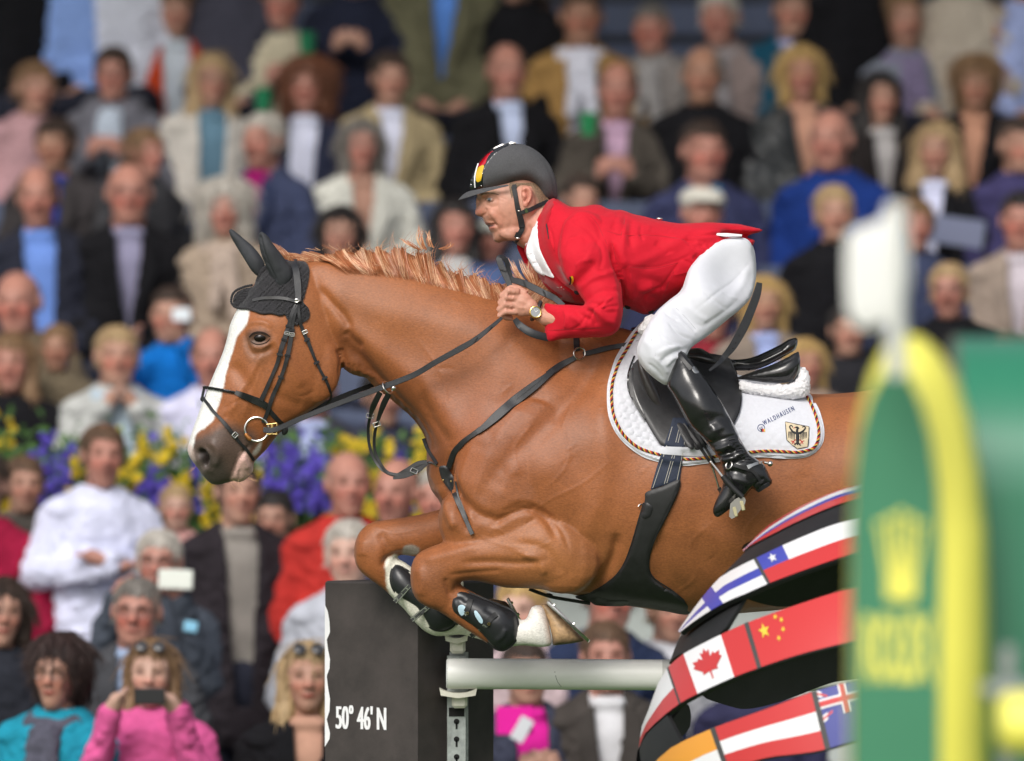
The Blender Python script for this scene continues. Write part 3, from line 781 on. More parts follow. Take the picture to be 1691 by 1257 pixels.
# bridle
br = empty('bridle', P(460, 740, 0), 'black leather bridle with noseband, loose ring snaffle bit and reins on the chestnut horse', 'bridle')
def strap_obj(name, defs, m, parent, surf=None, th=.0035, off=.001):
    mb = MB()
    for ln, w in defs: strap(mb, surf or HSf, ln, w, th, off)
    return mb.obj(name, m, parent)
BT = bvh_o(hbody, bonnet); BS = Surf(BT); BF = Surf(BT, far=True)
mb = MB()
strap(mb, BS, [(484,430),(488,445),(491,465),(493,498)], [12,12,12,10], .005, .002); strap(mb, BF, [(484,430),(488,445),(491,465),(493,498)], [12,12,12,10], .005, .002)
mb.obj('headpiece', M['leather_worn'], br)
mb = MB()
for S_ in (BS, BF):
    PT, NN = strap(mb, S_, [(417,497),(430,493.5),(445,492),(468,493),(489,498)], 5.5, .006, .001); 
mb.tube([P(417, 497, y) for y in np.linspace(PT[0].y, -PT[0].y-.0, 6)], .004, n=6)
mb.obj('browband', M['leather_shine'], br)
mb = MB(); p, n = BS(491, 499); mb.ell(p+n*.009, (.008, .004, .006)); mb.torus(p+n*.008, .0085, .0018, n); mb.obj('rosette', M['steel'], br)
CP1 = [(490,503),(483,515),(477,537),(472,553),(464,577),(458,600),(447,626),(431,662)]
CP2 = [(491,503),(486,520),(483,535),(481,553),(477,577),(470,606),(460,633),(450,655),(441,683),(434,698)]
TL = [(492,503),(495,530),(502,551),(510,568),(519,591),(529,612),(540,632),(546,650),(545,660),(538,669)]
for nm, ln, w in (('cheekpiece', CP1, [6,6,8,8,6.5,6,6.5,8]), ('cheekpiece', CP2, [6,6,7,8,7,6,6.5,7,7,6]), ('throatlatch', TL, [5,5,6,6,5,4.5,5,4,4])):
    mb = MB(); strap(mb, BS, ln, w, .004, .0035)
    if nm == 'throatlatch' or ln is CP2: strap(mb, BF, ln, w, .004, .0035)
    o = mb.obj(nm, M['leather'], br)
    kp = MB()
    for k in ((.30,), (.48,), (.62,)):
        q = spline(ln, 8); i = int(k[0]*len(q)); d = q[i+1]-q[i]; d /= np.linalg.norm(d); c = q[i]
        strap(kp, BS, [(c[0]-d[1]*5, c[1]+d[0]*5), (c[0], c[1]), (c[0]+d[1]*5, c[1]-d[0]*5)], 4, .003, .008, step=2)
    kp.obj('keeper', M['leather'], o)
def buckle(mb, surf, x, y, w, h, ang=0, off=.009, r=.0013):
    p, n = surf(x, y); p = p+n*off; rot = Matrix.Rotation(R(ang), 3, 'Y')
    c = [p+rot@Vector((sx*w/PX/2, 0, sz*h/PX/2)) for sx, sz in ((-1, -1), (1, -1), (1, 1), (-1, 1))]
    for i in range(4): mb.tube([c[i], c[(i+1) % 4]], r, n=6)
    mb.tube([(c[0]+c[3])/2, (c[1]+c[2])/2+Vector((0, -.001, 0))], r*.8, n=5)
mb = MB(); buckle(mb, BS, 473, 551, 8, 5, 15); buckle(mb, BS, 481, 553, 8, 5, 5); buckle(mb, BS, 502, 549, 8, 5, -25); buckle(mb, BS, 387, 718, 8, 7, -45, r=.0016)
mb.each('buckle', M['steel'], br)
mb = MB()
nb1 = [(338,641),(350,642),(363,644),(376,646),(389,649)]
for S_ in (BS, BF):
    for ph in (0, 2.1, 4.2):
        q = resample(spline(nb1, 6), 1.2); pts = []
        for i, (x, y) in enumerate(q):
            p, n = S_(x, y); up = Vector((0, 0, 1)); pts.append(p+n*(.0045+.002*math.cos(i*.55+ph))+up*(.0026*math.sin(i*.55+ph)))
        mb.tube(pts, .0024, n=6)
mb.obj('braided_noseband', M['leather_shine'], br)
nb = strap_obj('noseband', [([(389,648),(400,653),(415,659),(430,665),(441,672)], [7,11,12,13,11])], M['leather_shine'], br, BS, .006)
for S_ in (BS, BF):
    strap_obj('noseband_strap', [([(436,668),(448,682),(460,695),(468,702)], [10,8,8,7])], M['leather'], br, S_, .004)
mb = MB(); V, F = inflate([(463,694),(471,694),(476,709),(474,716),(468,719),(465,712)], .8, -.03, 2); mb.add(V, F); mb.obj('strap_end', M['leather'], br)
mb = MB(); strap(mb, BS, [(336,658),(344,668),(352,679),(368,696),(381,712),(395,730),(408,744),(419,760)], [5,5.5,5,6.5,6.5,5,5,5], .004, .003)
strap(mb, BF, [(336,658),(344,668),(352,679),(368,696),(381,712),(395,730),(408,744),(419,760)], 5, .004, .003)
mb.obj('flash_strap', M['leather'], br)
mb = MB()
mb.tube([P(341, 641, -.012), P(337.5, 640, -.006), P(335.5, 648, -.006), P(334, 656, -.006), P(336, 664, -.008)], .0042, n=7); mb.ell(P(334.5, 659, -.004), (.007, .006, .008)); mb.tube([P(345, 643, -.02), P(341, 652, -.02), P(337, 660, -.015)], .003, n=6)
mb.obj('flash_loop', M['leather'], br)
for s_ in (-1, 1):
    p, n = BS(424, 709); yb = (p.y-.012)*(-s_)
    mb = MB(); c = P(424, 709, yb); mb.torus(c, 19.5/PX, .0036, (0, 1, .0), n=40, m=8); ring = mb.obj('bit_ring', M['steel'], br)
    mb = MB(); pts = []
    for t in np.linspace(R(200), R(242), 7): pts.append(c+Vector((math.cos(t), 0, math.sin(t)))*19.5/PX)
    mb.tube(pts, [.0055, .0066, .0068, .0068, .0068, .0066, .0055], n=10); mb.obj('mouthpiece_end', M['copper'], ring)
yb = p.y-.012
mb = MB(); mb.box(P(449, 709, yb-.010), (.006, .003, .030)); mb.box(P(457, 708.5, yb-.008), (.003, .004, .034)); mb.tube([P(440,701,yb-.008),P(457,699,yb-.008)], .0015); mb.tube([P(440,717,yb-.008),P(457,717,yb-.008)], .0015); mb.obj('rein_buckle', M['brass'], br)
HANDY = -.185
mb = MB(); free_strap(mb, [(435,710,yb-.008),(456,709,yb-.010),(500,690,yb-.03),(560,666,-.13),(628,641,-.16),(682,620,-.18),(720,598,-.20),(760,576,-.215),(785,561,-.22),(809,542,-.215),(829,525,-.20)], [9,9,8.5,8.5,9.5,9.5,9,10,9,7,5], .004)
rein = mb.obj('rein', M['leather_worn'], br)
mb = MB(); free_strap(mb, [(440,705,.07),(500,682,.09),(560,657,.12),(612,637,.14),(680,612,.16),(800,560,.20),(850,520,.17)], [8]*6, .004); mb.obj('rein', M['leather'], br)
mb = MB(); free_strap(mb, [(843,474,-.14),(837,460,-.135),(830,444,-.13),(824,428,-.125),(828,425,-.12),(836,431,-.115),(840,446,-.11),(845,464,-.11)], [8,10,11,10,7,8,8,7], .0035, nrm=(0,-1,.2)); 
free_strap(mb, [(843,462,-.13),(865,468,-.13),(898,484,-.14),(916,493,-.16),(930,505,-.18)], [9,11,11,10,9], .004)
free_strap(mb, [(850,527,-.20),(858,537,-.20),(872,547,-.21),(886,553,-.21),(906,558,-.20)], [8,12,13,13,12], .004)
mb.each('rein_loop', M['leather_worn'], br)
mb = MB()
for (x, y, Y, a) in ((785,561,-.222,-32),(809,542,-.217,-36),(831,446,-.133,70),(866,469,-.134,20),(899,485,-.144,25)):
    d = R(a); free_strap(mb, [(x-math.sin(d)*5.5, y-math.cos(d)*5.5, Y-.004), (x, y, Y-.004), (x+math.sin(d)*5.5, y+math.cos(d)*5.5, Y-.004)], 2.5, .002, n=2)
mb.each('rein_stop', M['leather'], br)

# breastplate and martingale
bp = empty('breastplate', P(745, 880, 0), 'black leather breastplate with running martingale across the chest of the chestnut horse', 'breastplate')
mb = MB(); strap(mb, HSf, [(740,774),(750,748),(760,736),(769,727),(794,709)], [9,10,10,8,9], .005, .004); strap(mb, HSf, [(905,619),(925,604),(950,591)], [12,11,8], .005, .004)
strap(mb, HSf, [(953,580),(952,566),(951,550)], 10, .005, .004); strap(mb, HSf, [(963,585),(980,581),(1005,575),(1030,571),(1058,566)], [8,9,9,8,8], .005, .004)
mb.each('shoulder_strap', M['leather'], bp)
mb = MB(); strap(mb, HSf, [(788,714),(800,706),(850,663),(895,628),(914,612)], [8,16,17,15,8], .007, .005, flat=.4); mb.obj('pad', M['leather_worn'], bp)
mb = MB(); strap(mb, HSf, [(795,712),(803,703),(850,662),(893,628),(908,616)], [1]*3, .001, .0125); mb.obj('stitching', M['leather'], bp)
mb = MB(); strap(mb, HF, [(740,774),(750,748),(769,727),(850,663),(950,590),(1058,566)], [9,10,12,15,9,9], .005, .004); strap(mb, HSf, [(700,724),(706,740),(713,752),(722,766)], 6, .005, .003)
mb.each('far_strap', M['leather'], bp)
mb = MB(); p, n = HSf(957, 586); mb.torus(p+n*.014, 9.5/PX, .0022, (0.1, -1, .1), n=24)
pp, nn = HSf(745, 785); mb.tube([P(706,764,-.05), P(714,764,-.07), P(722,769,-.09), P(732,773,-.11)], [.003,.0045,.004,.005]); mb.torus(P(735,775,-.12), .009, .002, (.3,-1,0)); 
mb.each('ring', M['steel'], bp)
mb = MB(); patch(mb, HSf, [(725,773),(731,769),(738,771),(746,783),(752,798),(747,811),(740,807),(729,790)], .010, .006, step=2.5, smooth=12); ct = mb.obj('centre_shield', M['leather'], bp)
cts = Surf(bvh_o(ct)); mb = MB()
for x, y in ((732,793),(745,795)):
    p, n = cts(x, y); mb.ell(p, (.0028,)*3, nu=8, nv=6)
mb.each('stud', M['brass'], ct)
mb = MB(); strap(mb, HSf, [(745,800),(750,815),(758,835),(767,854),(780,882)], [8,7,7,7,7], .005, .006); strap(mb, HSf, [(752,795),(757,820),(764,838),(772,856)], 3, .004, .004); mb.obj('lower_strap', M['leather'], bp)
mb = MB(); strap(mb, Surf(HT), [(874,972),(895,980),(915,986),(945,991),(975,996)], 5, .006, .004); mb.ell(P(905, 983, -.01), (.014, .004, .006)); mb.obj('belly_strap', M['leather'], bp)
mg = [[(642,651,-.16),(633,669,-.13),(623,698,-.08),(618,725,-.05),(620,748,-.04),(630,769,-.04),(640,780,-.04),(655,784,-.045),(668,783,-.05),(690,775,-.05),(706,765,-.05)],
      [(628,648,-.16),(617,670,-.12),(611,689,-.07),(608,713,-.03),(611,740,-.02),(620,762,-.02),(633,777,-.03),(652,785,-.04),(670,778,-.05),(690,766,-.05),(705,763,-.05)]]
mb = MB()
for m_ in mg: free_strap(mb, m_, [9,10,5,5,5,5,5,5,8,8,6], .004)
free_strap(mb, [(649,790,-.052),(668,786,-.055),(690,777,-.055),(702,768,-.055)], [4,8,8,5], .003)
mb.each('martingale_fork', M['leather'], bp)
mb = MB(); 
for x, y, Y, a in ((622,701,-.085,-20),(611,687,-.075,10),(684,778,-.062,25)):
    c = P(x, y, Y); 
    rt = Matrix.Rotation(R(a), 3, 'Y'); cc = [c+rt@Vector((sx*.010, 0, sz*.006)) for sx, sz in ((-1, -1), (1, -1), (1, 1), (-1, 1))]
    for i in range(4): mb.tube([cc[i], cc[(i+1) % 4]], .0015, n=6)
mb.each('buckle', M['steel'], bp)
mb = MB(); mb.torus(P(640, 640, -.165), 11/PX, .0022, (.75, -.55, .5), n=24); mb.ell(P(650, 641, -.165), (.008, .006, .008)); mb.obj('martingale_ring', M['steel'], bp)

# saddle pad
PAD = [(1078,519),(1061,534),(1046,550),(1032,570),(1020,590),(1011,615),(1006,635),(1004.5,657),(1006,680),(1011,699),(1020,716),(1032,730),(1048,743),(1064,753),(1085,760),(1108,765),(1131,767),(1160,764),(1190,760),(1215,756),(1239,753),(1265,753),(1295,755),(1315,755),(1330,753),(1343,747),(1353,737),(1358,725),(1358,705),(1351,680),(1343,665),(1333,648),(1260,628),(1200,615),(1130,600),(1090,560)]
def quilt(v):
    x, y = v[:, 0], v[:, 1]; u = (x*.97+y*.25)/13.5; w_ = (y*.97-x*.25)/11.5; u = u+.5*(np.floor(w_) % 2)
    q = (np.abs(np.sin(math.pi*u))*np.abs(np.sin(math.pi*w_)))**.45
    m = np.clip((1235-x)/12, 0, 1)*np.clip((sdist(v, np.array(PAD))*-1-12)/4, 0, 1)
    u2 = (x+y)/22; w2 = (y-x)/22; q2 = (np.abs(np.sin(math.pi*u2))*np.abs(np.sin(math.pi*w2)))**.35
    m2 = (1-np.clip((1235-x)/12, 0, 1))*np.clip((sdist(v, np.array(PAD))*-1-14)/4, 0, 1)
    return .0055*q*m+.0022*q2*m2
mb = MB(); patch(mb, HSf, PAD, .004, .010, step=2.6, smooth=8, disp=quilt); 
pad = mb.obj('saddle_pad', M['white_cloth'], label='white quilted saddle pad with twisted piping and an eagle shield under the black saddle', cat='saddle pad')
mb = MB(); patch(mb, HF, PAD, .004, .010, step=7, smooth=3); mb.obj('far_panel', M['white_cloth'], pad)
PT_ = bvh_o(hbody, pad); PS = Surf(PT_)
rope = [(1064,534),(1049,553),(1036,576),(1023,598),(1014,622),(1010,643),(1010,664),(1012,682),(1018,699),(1027,715),(1038,727),(1052,738),(1068,745),(1088,751),(1110,756),(1134,759),(1163,757),(1190,753),(1215,750),(1239,747),(1268,745),(1295,746),(1315,747),(1330,745),(1342,741),(1349,732),(1352,719),(1351,704),(1346,685),(1340,670),(1333,656)]
q = resample(spline(rope, 6), 1.3)
pn = [PS(x, y) for x, y in q]
for nm, m_, ph in (('red_cord', M['red'], 0), ('gold_cord', M['gold'], 2.1), ('black_cord', M['black'], 4.2)):
    mb = MB(); pts = []
    for i, (p, n) in enumerate(pn):
        t = (pn[min(i+1, len(pn)-1)][0]-pn[max(i-1, 0)][0]).normalized(); s_ = t.cross(n)
        a = i*.82+ph; pts.append(p+n*(.0028+.0022*math.cos(a))+s_*(.0026*math.sin(a)))
    mb.tube(pts, .0023, n=5); mb.obj(nm, m_, pad)
# white bound edge
mb = MB(); pl = spline(PAD[1:31], 5); strap(mb, PS, list(pl)[::3], 5, .005, -.002, step=5); mb.obj('binding', M['white_cloth'], pad)
# printing and embroidery
tv, tf = text_polys('W A L D H A U S E N', 1.0); wx = tv[:, 0].max()
A0, A1 = np.array([1262., 703.]), np.array([1312., 678.]); dr = (A1-A0)/np.linalg.norm(A1-A0); nn_ = np.array([dr[1], -dr[0]])
mb = MB(); V = []
for a, b, c in tv:
    q = A0+dr*(a/wx*56)+nn_*b*11.5; V.append(PS(q[0], q[1], .0008)[0])
mb.add(V, tf, 0); mb.add([v+Vector((.0008, -.0003, .0003)) for v in V], tf, 0)
def pring(mb, cx, cy, r0, r1, mi, n=18):
    V = []
    for i in range(n):
        t = 2*math.pi*i/n
        for r in (r0, r1): V.append(PS(cx+r*math.cos(t), cy+r*math.sin(t), .0009)[0])
    mb.add(V, [[2*i, 2*i+1, (2*i+3) % (2*n), (2*i+2) % (2*n)] for i in range(n)], mi)
pring(mb, 1257, 707, 5.2, 6.4, 0)
tv, tf = text_polys('W', 8); tv[:, 0] -= tv[:, 0].mean(); tv[:, 1] -= tv[:, 1].mean()
mb.add([PS(1257+a*.9, 707-b-a*.4, .0009)[0] for a, b, c in tv], tf, 0)
for k, (m_) in enumerate((1, 2, 3)):
    x = 1256+k*2.4; mb.add([PS(x+i, y, .0013)[0] for i, y in ((0, 709), (2.4, 708), (3, 713), (.6, 714))], [[0, 1, 2, 3]], m_)
mb.obj('lettering', [M['print_blue'], M['black'], M['red'], M['gold']], pad, smooth=False)
SH = [(1297,697),(1316,701),(1336,705),(1335.5,722),(1334,738),(1317,741.5),(1308,735),(1299.5,727),(1298,712)]
mb = MB(); M['cream'] = mat('cream_felt', (.62, .52, .36), rough=.9, nscale=150, namp=.05)
patch(mb, PS, SH, .0008, .0018, 0, step=2.4, smooth_poly=False); shd = mb.obj('shield_badge', M['cream'], pad)
SS = Surf(bvh_o(hbody, pad, shd)); mb = MB()
def pst(line, w_, mi, off=.0): strap(mb, SS, line, w_, .0014, off, mi, step=1.2, flat=.3)
for i in range(len(SH)): pst([SH[i], ((SH[i][0]+SH[(i+1) % 9][0])/2, (SH[i][1]+SH[(i+1) % 9][1])/2), SH[(i+1) % 9]], 1.3, 0)
pst([(1317,708),(1316,713),(1317,719),(1317,727),(1317,735)], [3.2,4.6,6.0,5.2,2.0], 0)
pst([(1313,706.5),(1316,706),(1319,708.5)], [1.5,4,3], 0)
pst([(1312,735),(1317,731),(1322,736)], [2,3,2], 0)
for sx in (-1, 1):
    pst([(1317+sx*2,716),(1317+sx*8,713),(1317+sx*13,706+sx*.8),(1317+sx*10,703.5+sx*.8),(1317+sx*8,706)], [4,3.4,2.6,1.8,1.4], 0)
    for k in range(5):
        x = 1317+sx*(5+k*2.3); pst([(x, 713+k*.1+sx*.4), (x+sx*.4, 719), (x+sx*.2, 727-k*.9)], [1.6,1.3,.7], 0)
    pst([(1317+sx*3,726),(1317+sx*7,729),(1317+sx*11,728)], [1.2,1.5,1], 1); pst([(1317+sx*7,729),(1317+sx*9,733)], 1.2, 1); pst([(1317+sx*7,729),(1317+sx*5,733)], 1.2, 1)
pst([(1312.5,706),(1310.5,707.5)], 1.2, 1)
mb.obj('eagle', [M['black'], M['red']], shd)
# fleece half pad
fp = MB(); V, F = inflate([(1222,628),(1245,633),(1275,635),(1300,634),(1314,628),(1322,610),(1329,605),(1336,618),(1338,634),(1338,646),(1333,654),(1318,659),(1290,658),(1260,654),(1235,650),(1222,645)], 1.0, -.145, 3); fp.add(V, F)
V, F = inflate([(1052,548),(1062,530),(1075,518),(1084,522),(1078,540),(1066,556)], 1.0, -.12, 3); fp.add(V, F)
V2 = [(a, -b, c) for a, b, c in fp.V]; F2 = [f[::-1] for f in fp.F]; fp.add(V2, F2)
me = remeshed(fp.V, fp.F, .0042, 2); a = mverts(me); nr = mnormals(me)
a += nr*np.array([noise.noise(Vector(v)*230)*.004+noise.noise(Vector(v)*90)*.003 for v in a])[:, None]; set_verts(me, a); me.materials.clear(); me.materials.append(M['fleece'])
hpe = props(empty('half_pad', P(1280, 659, 0)), 'white sheepskin half pad edging out between the black saddle and the white pad', 'half pad')
hv = mverts(me); hm = MB(); hm.V = [tuple(v) for v in hv]; hm.F = [list(q.vertices) for q in me.polygons]; hm.M = [0]*len(hm.F); hm.each('fleece', M['fleece'], hpe)
# girth
gi = empty('girth', P(1085, 1015, 0), 'black leather stud girth with navy webbing straps under the belly of the horse', 'girth')
GR = [(1067,813),(1095,803),(1122.5,792),(1120,813),(1107,842),(1093,870),(1080,895),(1073,915),(1071,935),(1074,950),(1083,960),(1097,970),(1112,978),(1125,987),(1133,996),(1139,1008),(1137,1015),(1120,1014),(1096,1009),(1070,1004),(1044,1001),(1010,999),(973,994),(949,986),(968,980),(986,972),(1003,961),(1017,949),(1028,936),(1036,921),(1043,903),(1049,884),(1059,847),(1065,826)]
GRt = MB(); patch(GRt, HSf, GR, .002, .012, step=4, smooth=5); patch(GRt, HF, GR, .002, .012, step=6, smooth=5); g1 = GRt.obj('stud_guard', M['rubber'], gi)
GS = Surf(bvh_o(hbody, pad, g1))
mb = MB(); pl = spline([(1063,830),(1057,850),(1047,885),(1035,921),(1018,950),(990,972),(965,983)], 5); strap(mb, GS, list(pl)[::3], 2.4, .002, 0); strap(mb, GS, [(1117,812),(1105,840),(1088,875),(1076,905),(1071,935),(1080,955),(1108,974),(1130,992)], 2.4, .002, 0)
mb.obj('welt', M['leather'], g1)
mb = MB(); patch(mb, GS, [(1060,834),(1066,830),(1075,834),(1077,841),(1072,853),(1060,854)], .001, .004, step=2.5); patch(mb, GS, [(975,990),(990,985),(1005,990),(1035,990),(1038,996),(1030,1001),(985,1000)], .001, .006, step=3); mb.each('tab', M['leather'], g1)
mb = MB(); p, n = GS(1059.5, 838); mb.torus(p+n*.004, .010, .0018, (.3, -1, .1), arc=(R(60), R(300))); mb.each('ring', M['steel'], g1)
# saddle
sdl = empty('saddle', P(1180, 741, 0), 'black leather jumping saddle with long flap, raised cantle and hanging strap', 'saddle')
sb = MB()
V, F = inflate([(1040,545),(1055,540),(1075,552),(1100,566),(1130,572),(1137,576),(1155,574),(1175,585),(1190,591),(1204,593),(1225,593),(1245,589),(1270,578),(1290,568),(1303,560),(1318,557.5),(1317,568),(1314,578),(1300,586),(1285,595),(1262,606),(1240,612),(1205,612),(1160,606),(1120,600),(1080,585)], [(1060,560,1.3),(1130,590,1.6),(1200,602,2.2),(1280,585,2.7)], 0, 3); sb.add(V, F)
me = remeshed(sb.V, sb.F, .0055, 8); sculpt(me, [([(1207,600),(1230,607),(1250,600)], 4, -.004), ([(1225,597),(1260,590),(1300,570)], 6, -.006)]); me.materials.clear(); me.materials.append(M['leather_shine']); link_mesh('seat', me, sdl)
for s_ in (-1, 1):
    sb = MB(); V, F = inflate([(1212,626),(1225,620),(1250,611),(1275,602),(1300,590),(1318,580),(1321,588),(1322,600),(1320,613),(1313,625),(1303,632),(1285,633),(1262,632),(1240,629)], 1.3, .115*s_, 3); sb.add(V, F)
    me = remeshed(sb.V, sb.F, .005, 3); sculpt(me, [([(1215,622),(1250,612),(1285,602),(1318,586)], 2.0, -.006, 'full')]); me.materials.clear(); me.materials.append(M['leather_shine']); link_mesh('panel', me, sdl)
mb = MB(); patch(mb, PS, [(1150,588),(1175,584),(1205,592),(1210,603),(1216,620),(1223,640),(1225,658),(1222,678),(1216,692),(1209,702),(1190,715),(1160,740),(1140,745),(1118,742),(1100,738),(1088,731),(1064,692),(1045,662),(1038,640),(1036,625),(1041,610),(1055,592),(1080,585),(1120,585)], .012, .006, step=4, smooth=14)
fl = mb.obj('flap', M['leather'], sdl)
mb = MB(); patch(mb, HF, [(1150,588),(1205,592),(1225,658),(1209,702),(1140,745),(1088,731),(1038,640),(1041,610),(1080,585)], .02, .006, step=8, smooth=10); mb.obj('far_flap', M['leather'], sdl)
FS = Surf(bvh_o(hbody, pad, fl))
mb = MB(); strap(mb, FS, [(1048,588),(1041,605),(1037,625),(1040,650),(1062,688),(1066,692)], 3, .006, -.001); strap(mb, FS, [(1046,600),(1044,630),(1052,660),(1064,684)], 2, .004, -.001); mb.obj('welt', M['leather_shine'], fl)
V, F = inflate([(1054,590),(1060,598),(1074,620),(1088,648),(1098,672),(1106,692),(1111,704),(1104,703),(1092,690),(1076,668),(1064,645),(1056,620),(1052,600)], 1.0, FS(1075, 640)[0].y-.005, 3); mb = MB(); mb.add(V, F)
me = remeshed(mb.V, mb.F, .004, 3); me.materials.clear(); me.materials.append(mat('brown_black_leather', (.035, .030, .030), rough=.32, nscale=40, namp=.2)); link_mesh('knee_block', me, sdl)
mb = MB(); strap(mb, FS, [(1206,596),(1213,612),(1220,632),(1224,655),(1220,680),(1211,699)], 2.2, .0025, .0, flat=.2); strap(mb, FS, [(1208,594),(1225,605),(1238,611)], 2, .004, .001); mb.obj('edge_binding', M['leather_shine'], fl)
mb = MB(); tv, tf = text_polys('PASSIER', 8.0)
mb.add([FS(1162+a*.72, 622-b-a*.26, .0012)[0] for a, b, c in tv], tf); mb.obj('stamp', M['leather_worn'], fl)
mb = MB(); patch(mb, FS, [(1111,690),(1139,690),(1136,705),(1129,745),(1122.5,793),(1098,801),(1074,809),(1085,770),(1097,735),(1107,705)], .003, .006, 0, step=3, smooth_poly=False, smooth=6); g2 = mb.obj('girth_webbing', M['navy'], gi)
NS = Surf(bvh_o(hbody, pad, fl, g2)); mb = MB()
for a, b in (((1110,705),(1078,806)), ((1122,705),(1097,799)), ((1126,705),(1101,798)), ((1134,705),(1118,793))): strap(mb, NS, [a, ((a[0]+b[0])/2+1, (a[1]+b[1])/2), b], .9, .001, .0005, flat=.2)
mb.obj('stitching', M['stitch'], g2)
mb = MB(); patch(mb, NS, [(1080,736),(1091,737),(1141,739),(1165,741),(1186,743),(1186,751),(1165,753),(1138,753),(1091,750),(1082,748)], .002, .003, step=3, smooth=6); mb.obj('elastic_loop', M['white_cloth'], pad)

mb = MB(); strap(mb, FS, [(1128,700),(1150,730),(1165,752),(1178,772)], 5, .005, .010, flat=.9); strap(mb, FS, [(1140,700),(1158,728),(1170,748),(1180,765)], 4, .005, .016, flat=.9); mb.each('stirrup_leather', M['leather'], sdl)
mb = MB(); patch(mb, FS, [(1118,700),(1130,702),(1140,720),(1146,738),(1143,743),(1136,738),(1126,722)], .012, .005, step=3); mb.each('girth_strap_end', M['leather'], sdl)
mb = MB(); free_strap(mb, [(1171,612,-.235),(1186,600,-.22),(1195,590,-.20),(1210,572,-.20),(1228,540,-.20),(1241,510,-.20),(1250,485,-.20),(1254,467,-.20)], [4,6,9,13,15,14,13,9], .005, nrm=(.1, -1, 0)); o = mb.obj('hanging_strap', M['leather_worn'], sdl)
mb = MB()
for x, y in ((1205,584),(1210,575),(1215,566),(1221,554)): mb.ell(P(x, y, -.206), (.0028, .001, .0028), nu=8, nv=5)
mb.each('punched_hole', M['black'], o)
# ---------------------------------------------------------------- rider
M['skin'] = mat('rider_skin', (0, 0, 0), rough=.48, spec=.4, nscale=70, namp=.10, bump=.25, bscale=420, attr='skin', sss=.08)
M['red_coat'] = mat('red_wool_coat', (.58, .006, .022), rough=.75, spec=.25, nscale=14, namp=.06, bump=.3, bscale=900, sheen=.05)
M['red_dark'] = mat('dark_red_velvet', (.40, .006, .016), rough=.9, spec=.2, nscale=40, namp=.1, sheen=.3)
M['breech'] = mat('white_breeches', (.63, .64, .69), rough=.75, nscale=25, namp=.03, bump=.3, bscale=900, sheen=.2)
M['shirt'] = mat('white_shirt', (.80, .80, .83), rough=.8, nscale=30, namp=.03, bump=.2, bscale=500)
M['helmet'] = mat('grey_black_helmet', (.072, .072, .077), rough=.85, nscale=220, namp=.18, bump=.3, bscale=900)
M['gloss'] = mat('gloss_black', (.008, .008, .010), rough=.06, coat=1); M['flag_red'] = mat('gloss_red', (.55, .006, .02), rough=.12, coat=1); M['flag_gold'] = mat('gloss_gold', (.80, .50, .02), rough=.15, coat=1)
M['white_gloss'] = mat('gloss_white', (.85, .85, .85), rough=.15)
M['nylon'] = mat('black_nylon', (.013, .013, .015), rough=.6, bump=.4, bscale=600)
M['goldm'] = mat('gold_metal', (.80, .55, .18), rough=.2, metal=1); M['dial'] = mat('silver_dial', (.30, .32, .34), rough=.5)
M['hairc'] = mat('short_brown_hair', (.20, .125, .075), rough=.7, nscale=300, namp=.5, bump=.5, bscale=500)
rider = empty('rider', P(1180, 855, 0), 'rider in red jacket, white breeches and grey helmet leaning over the neck of the horse', 'person')
rider.name = 'person'; WLOC['person'] = WLOC['rider']
FACE = [(790,300),(787.5,310),(786.5,319),(788,327),(791.5,332),(790,338),(787.5,344),(785.3,350),(786,354.5),(790,357.5),(795.5,358.5),(797.5,361),(799.5,366),(801,369.5),(804.5,372.5),(806.5,374.5),(807,378),(808.5,381.5),(812,385),(813.5,390),(814,396),(818,400),(824,401.5),(832,399),(846,397),(862,392),(880,385),(900,365),(908,342),(906,318),(895,298),(875,286),(850,280),(825,282),(804,290)]
rb = MB()
V, F = inflate(FACE, [(860,330,.92),(800,360,.95),(815,390,.95),(890,300,.75),(840,295,.8)], 0, 2.5); rb.add(V, F)
rb.ell(P(789.2,350.5,0), (.0085,.012,.011), nu=12, nv=8); rb.ell(P(793.5,353,-.011), (.008,.007,.007), nu=12, nv=8); rb.ell(P(791,344,0), (.009,.012,.02), nu=12, nv=8)        # nose wings
rb.ell(P(790,335,0), (.008,.008,.02), nu=10, nv=8)
for s_ in (-1, 1):
    rb.ell(P(818,352,.042*s_), (.028,.022,.026), nu=12, nv=8)
    rb.ell(P(868,335,.058*s_), (.030,.018,.045), nu=12, nv=8)
    rb.ell(P(848,383,.040*s_), (.045,.022,.026), nu=12, nv=8)
    rb.ell(P(802,322,.036*s_), (.020,.024,.010), nu=12, nv=8)
NK = [(840,385),(852,402),(864,410),(876,418),(895,440),(930,450),(960,420),(965,380),(945,352),(925,335),(905,330),(880,335),(855,350)]
V, F = inflate(NK, .95, 0, 4); rb.add(V, F)
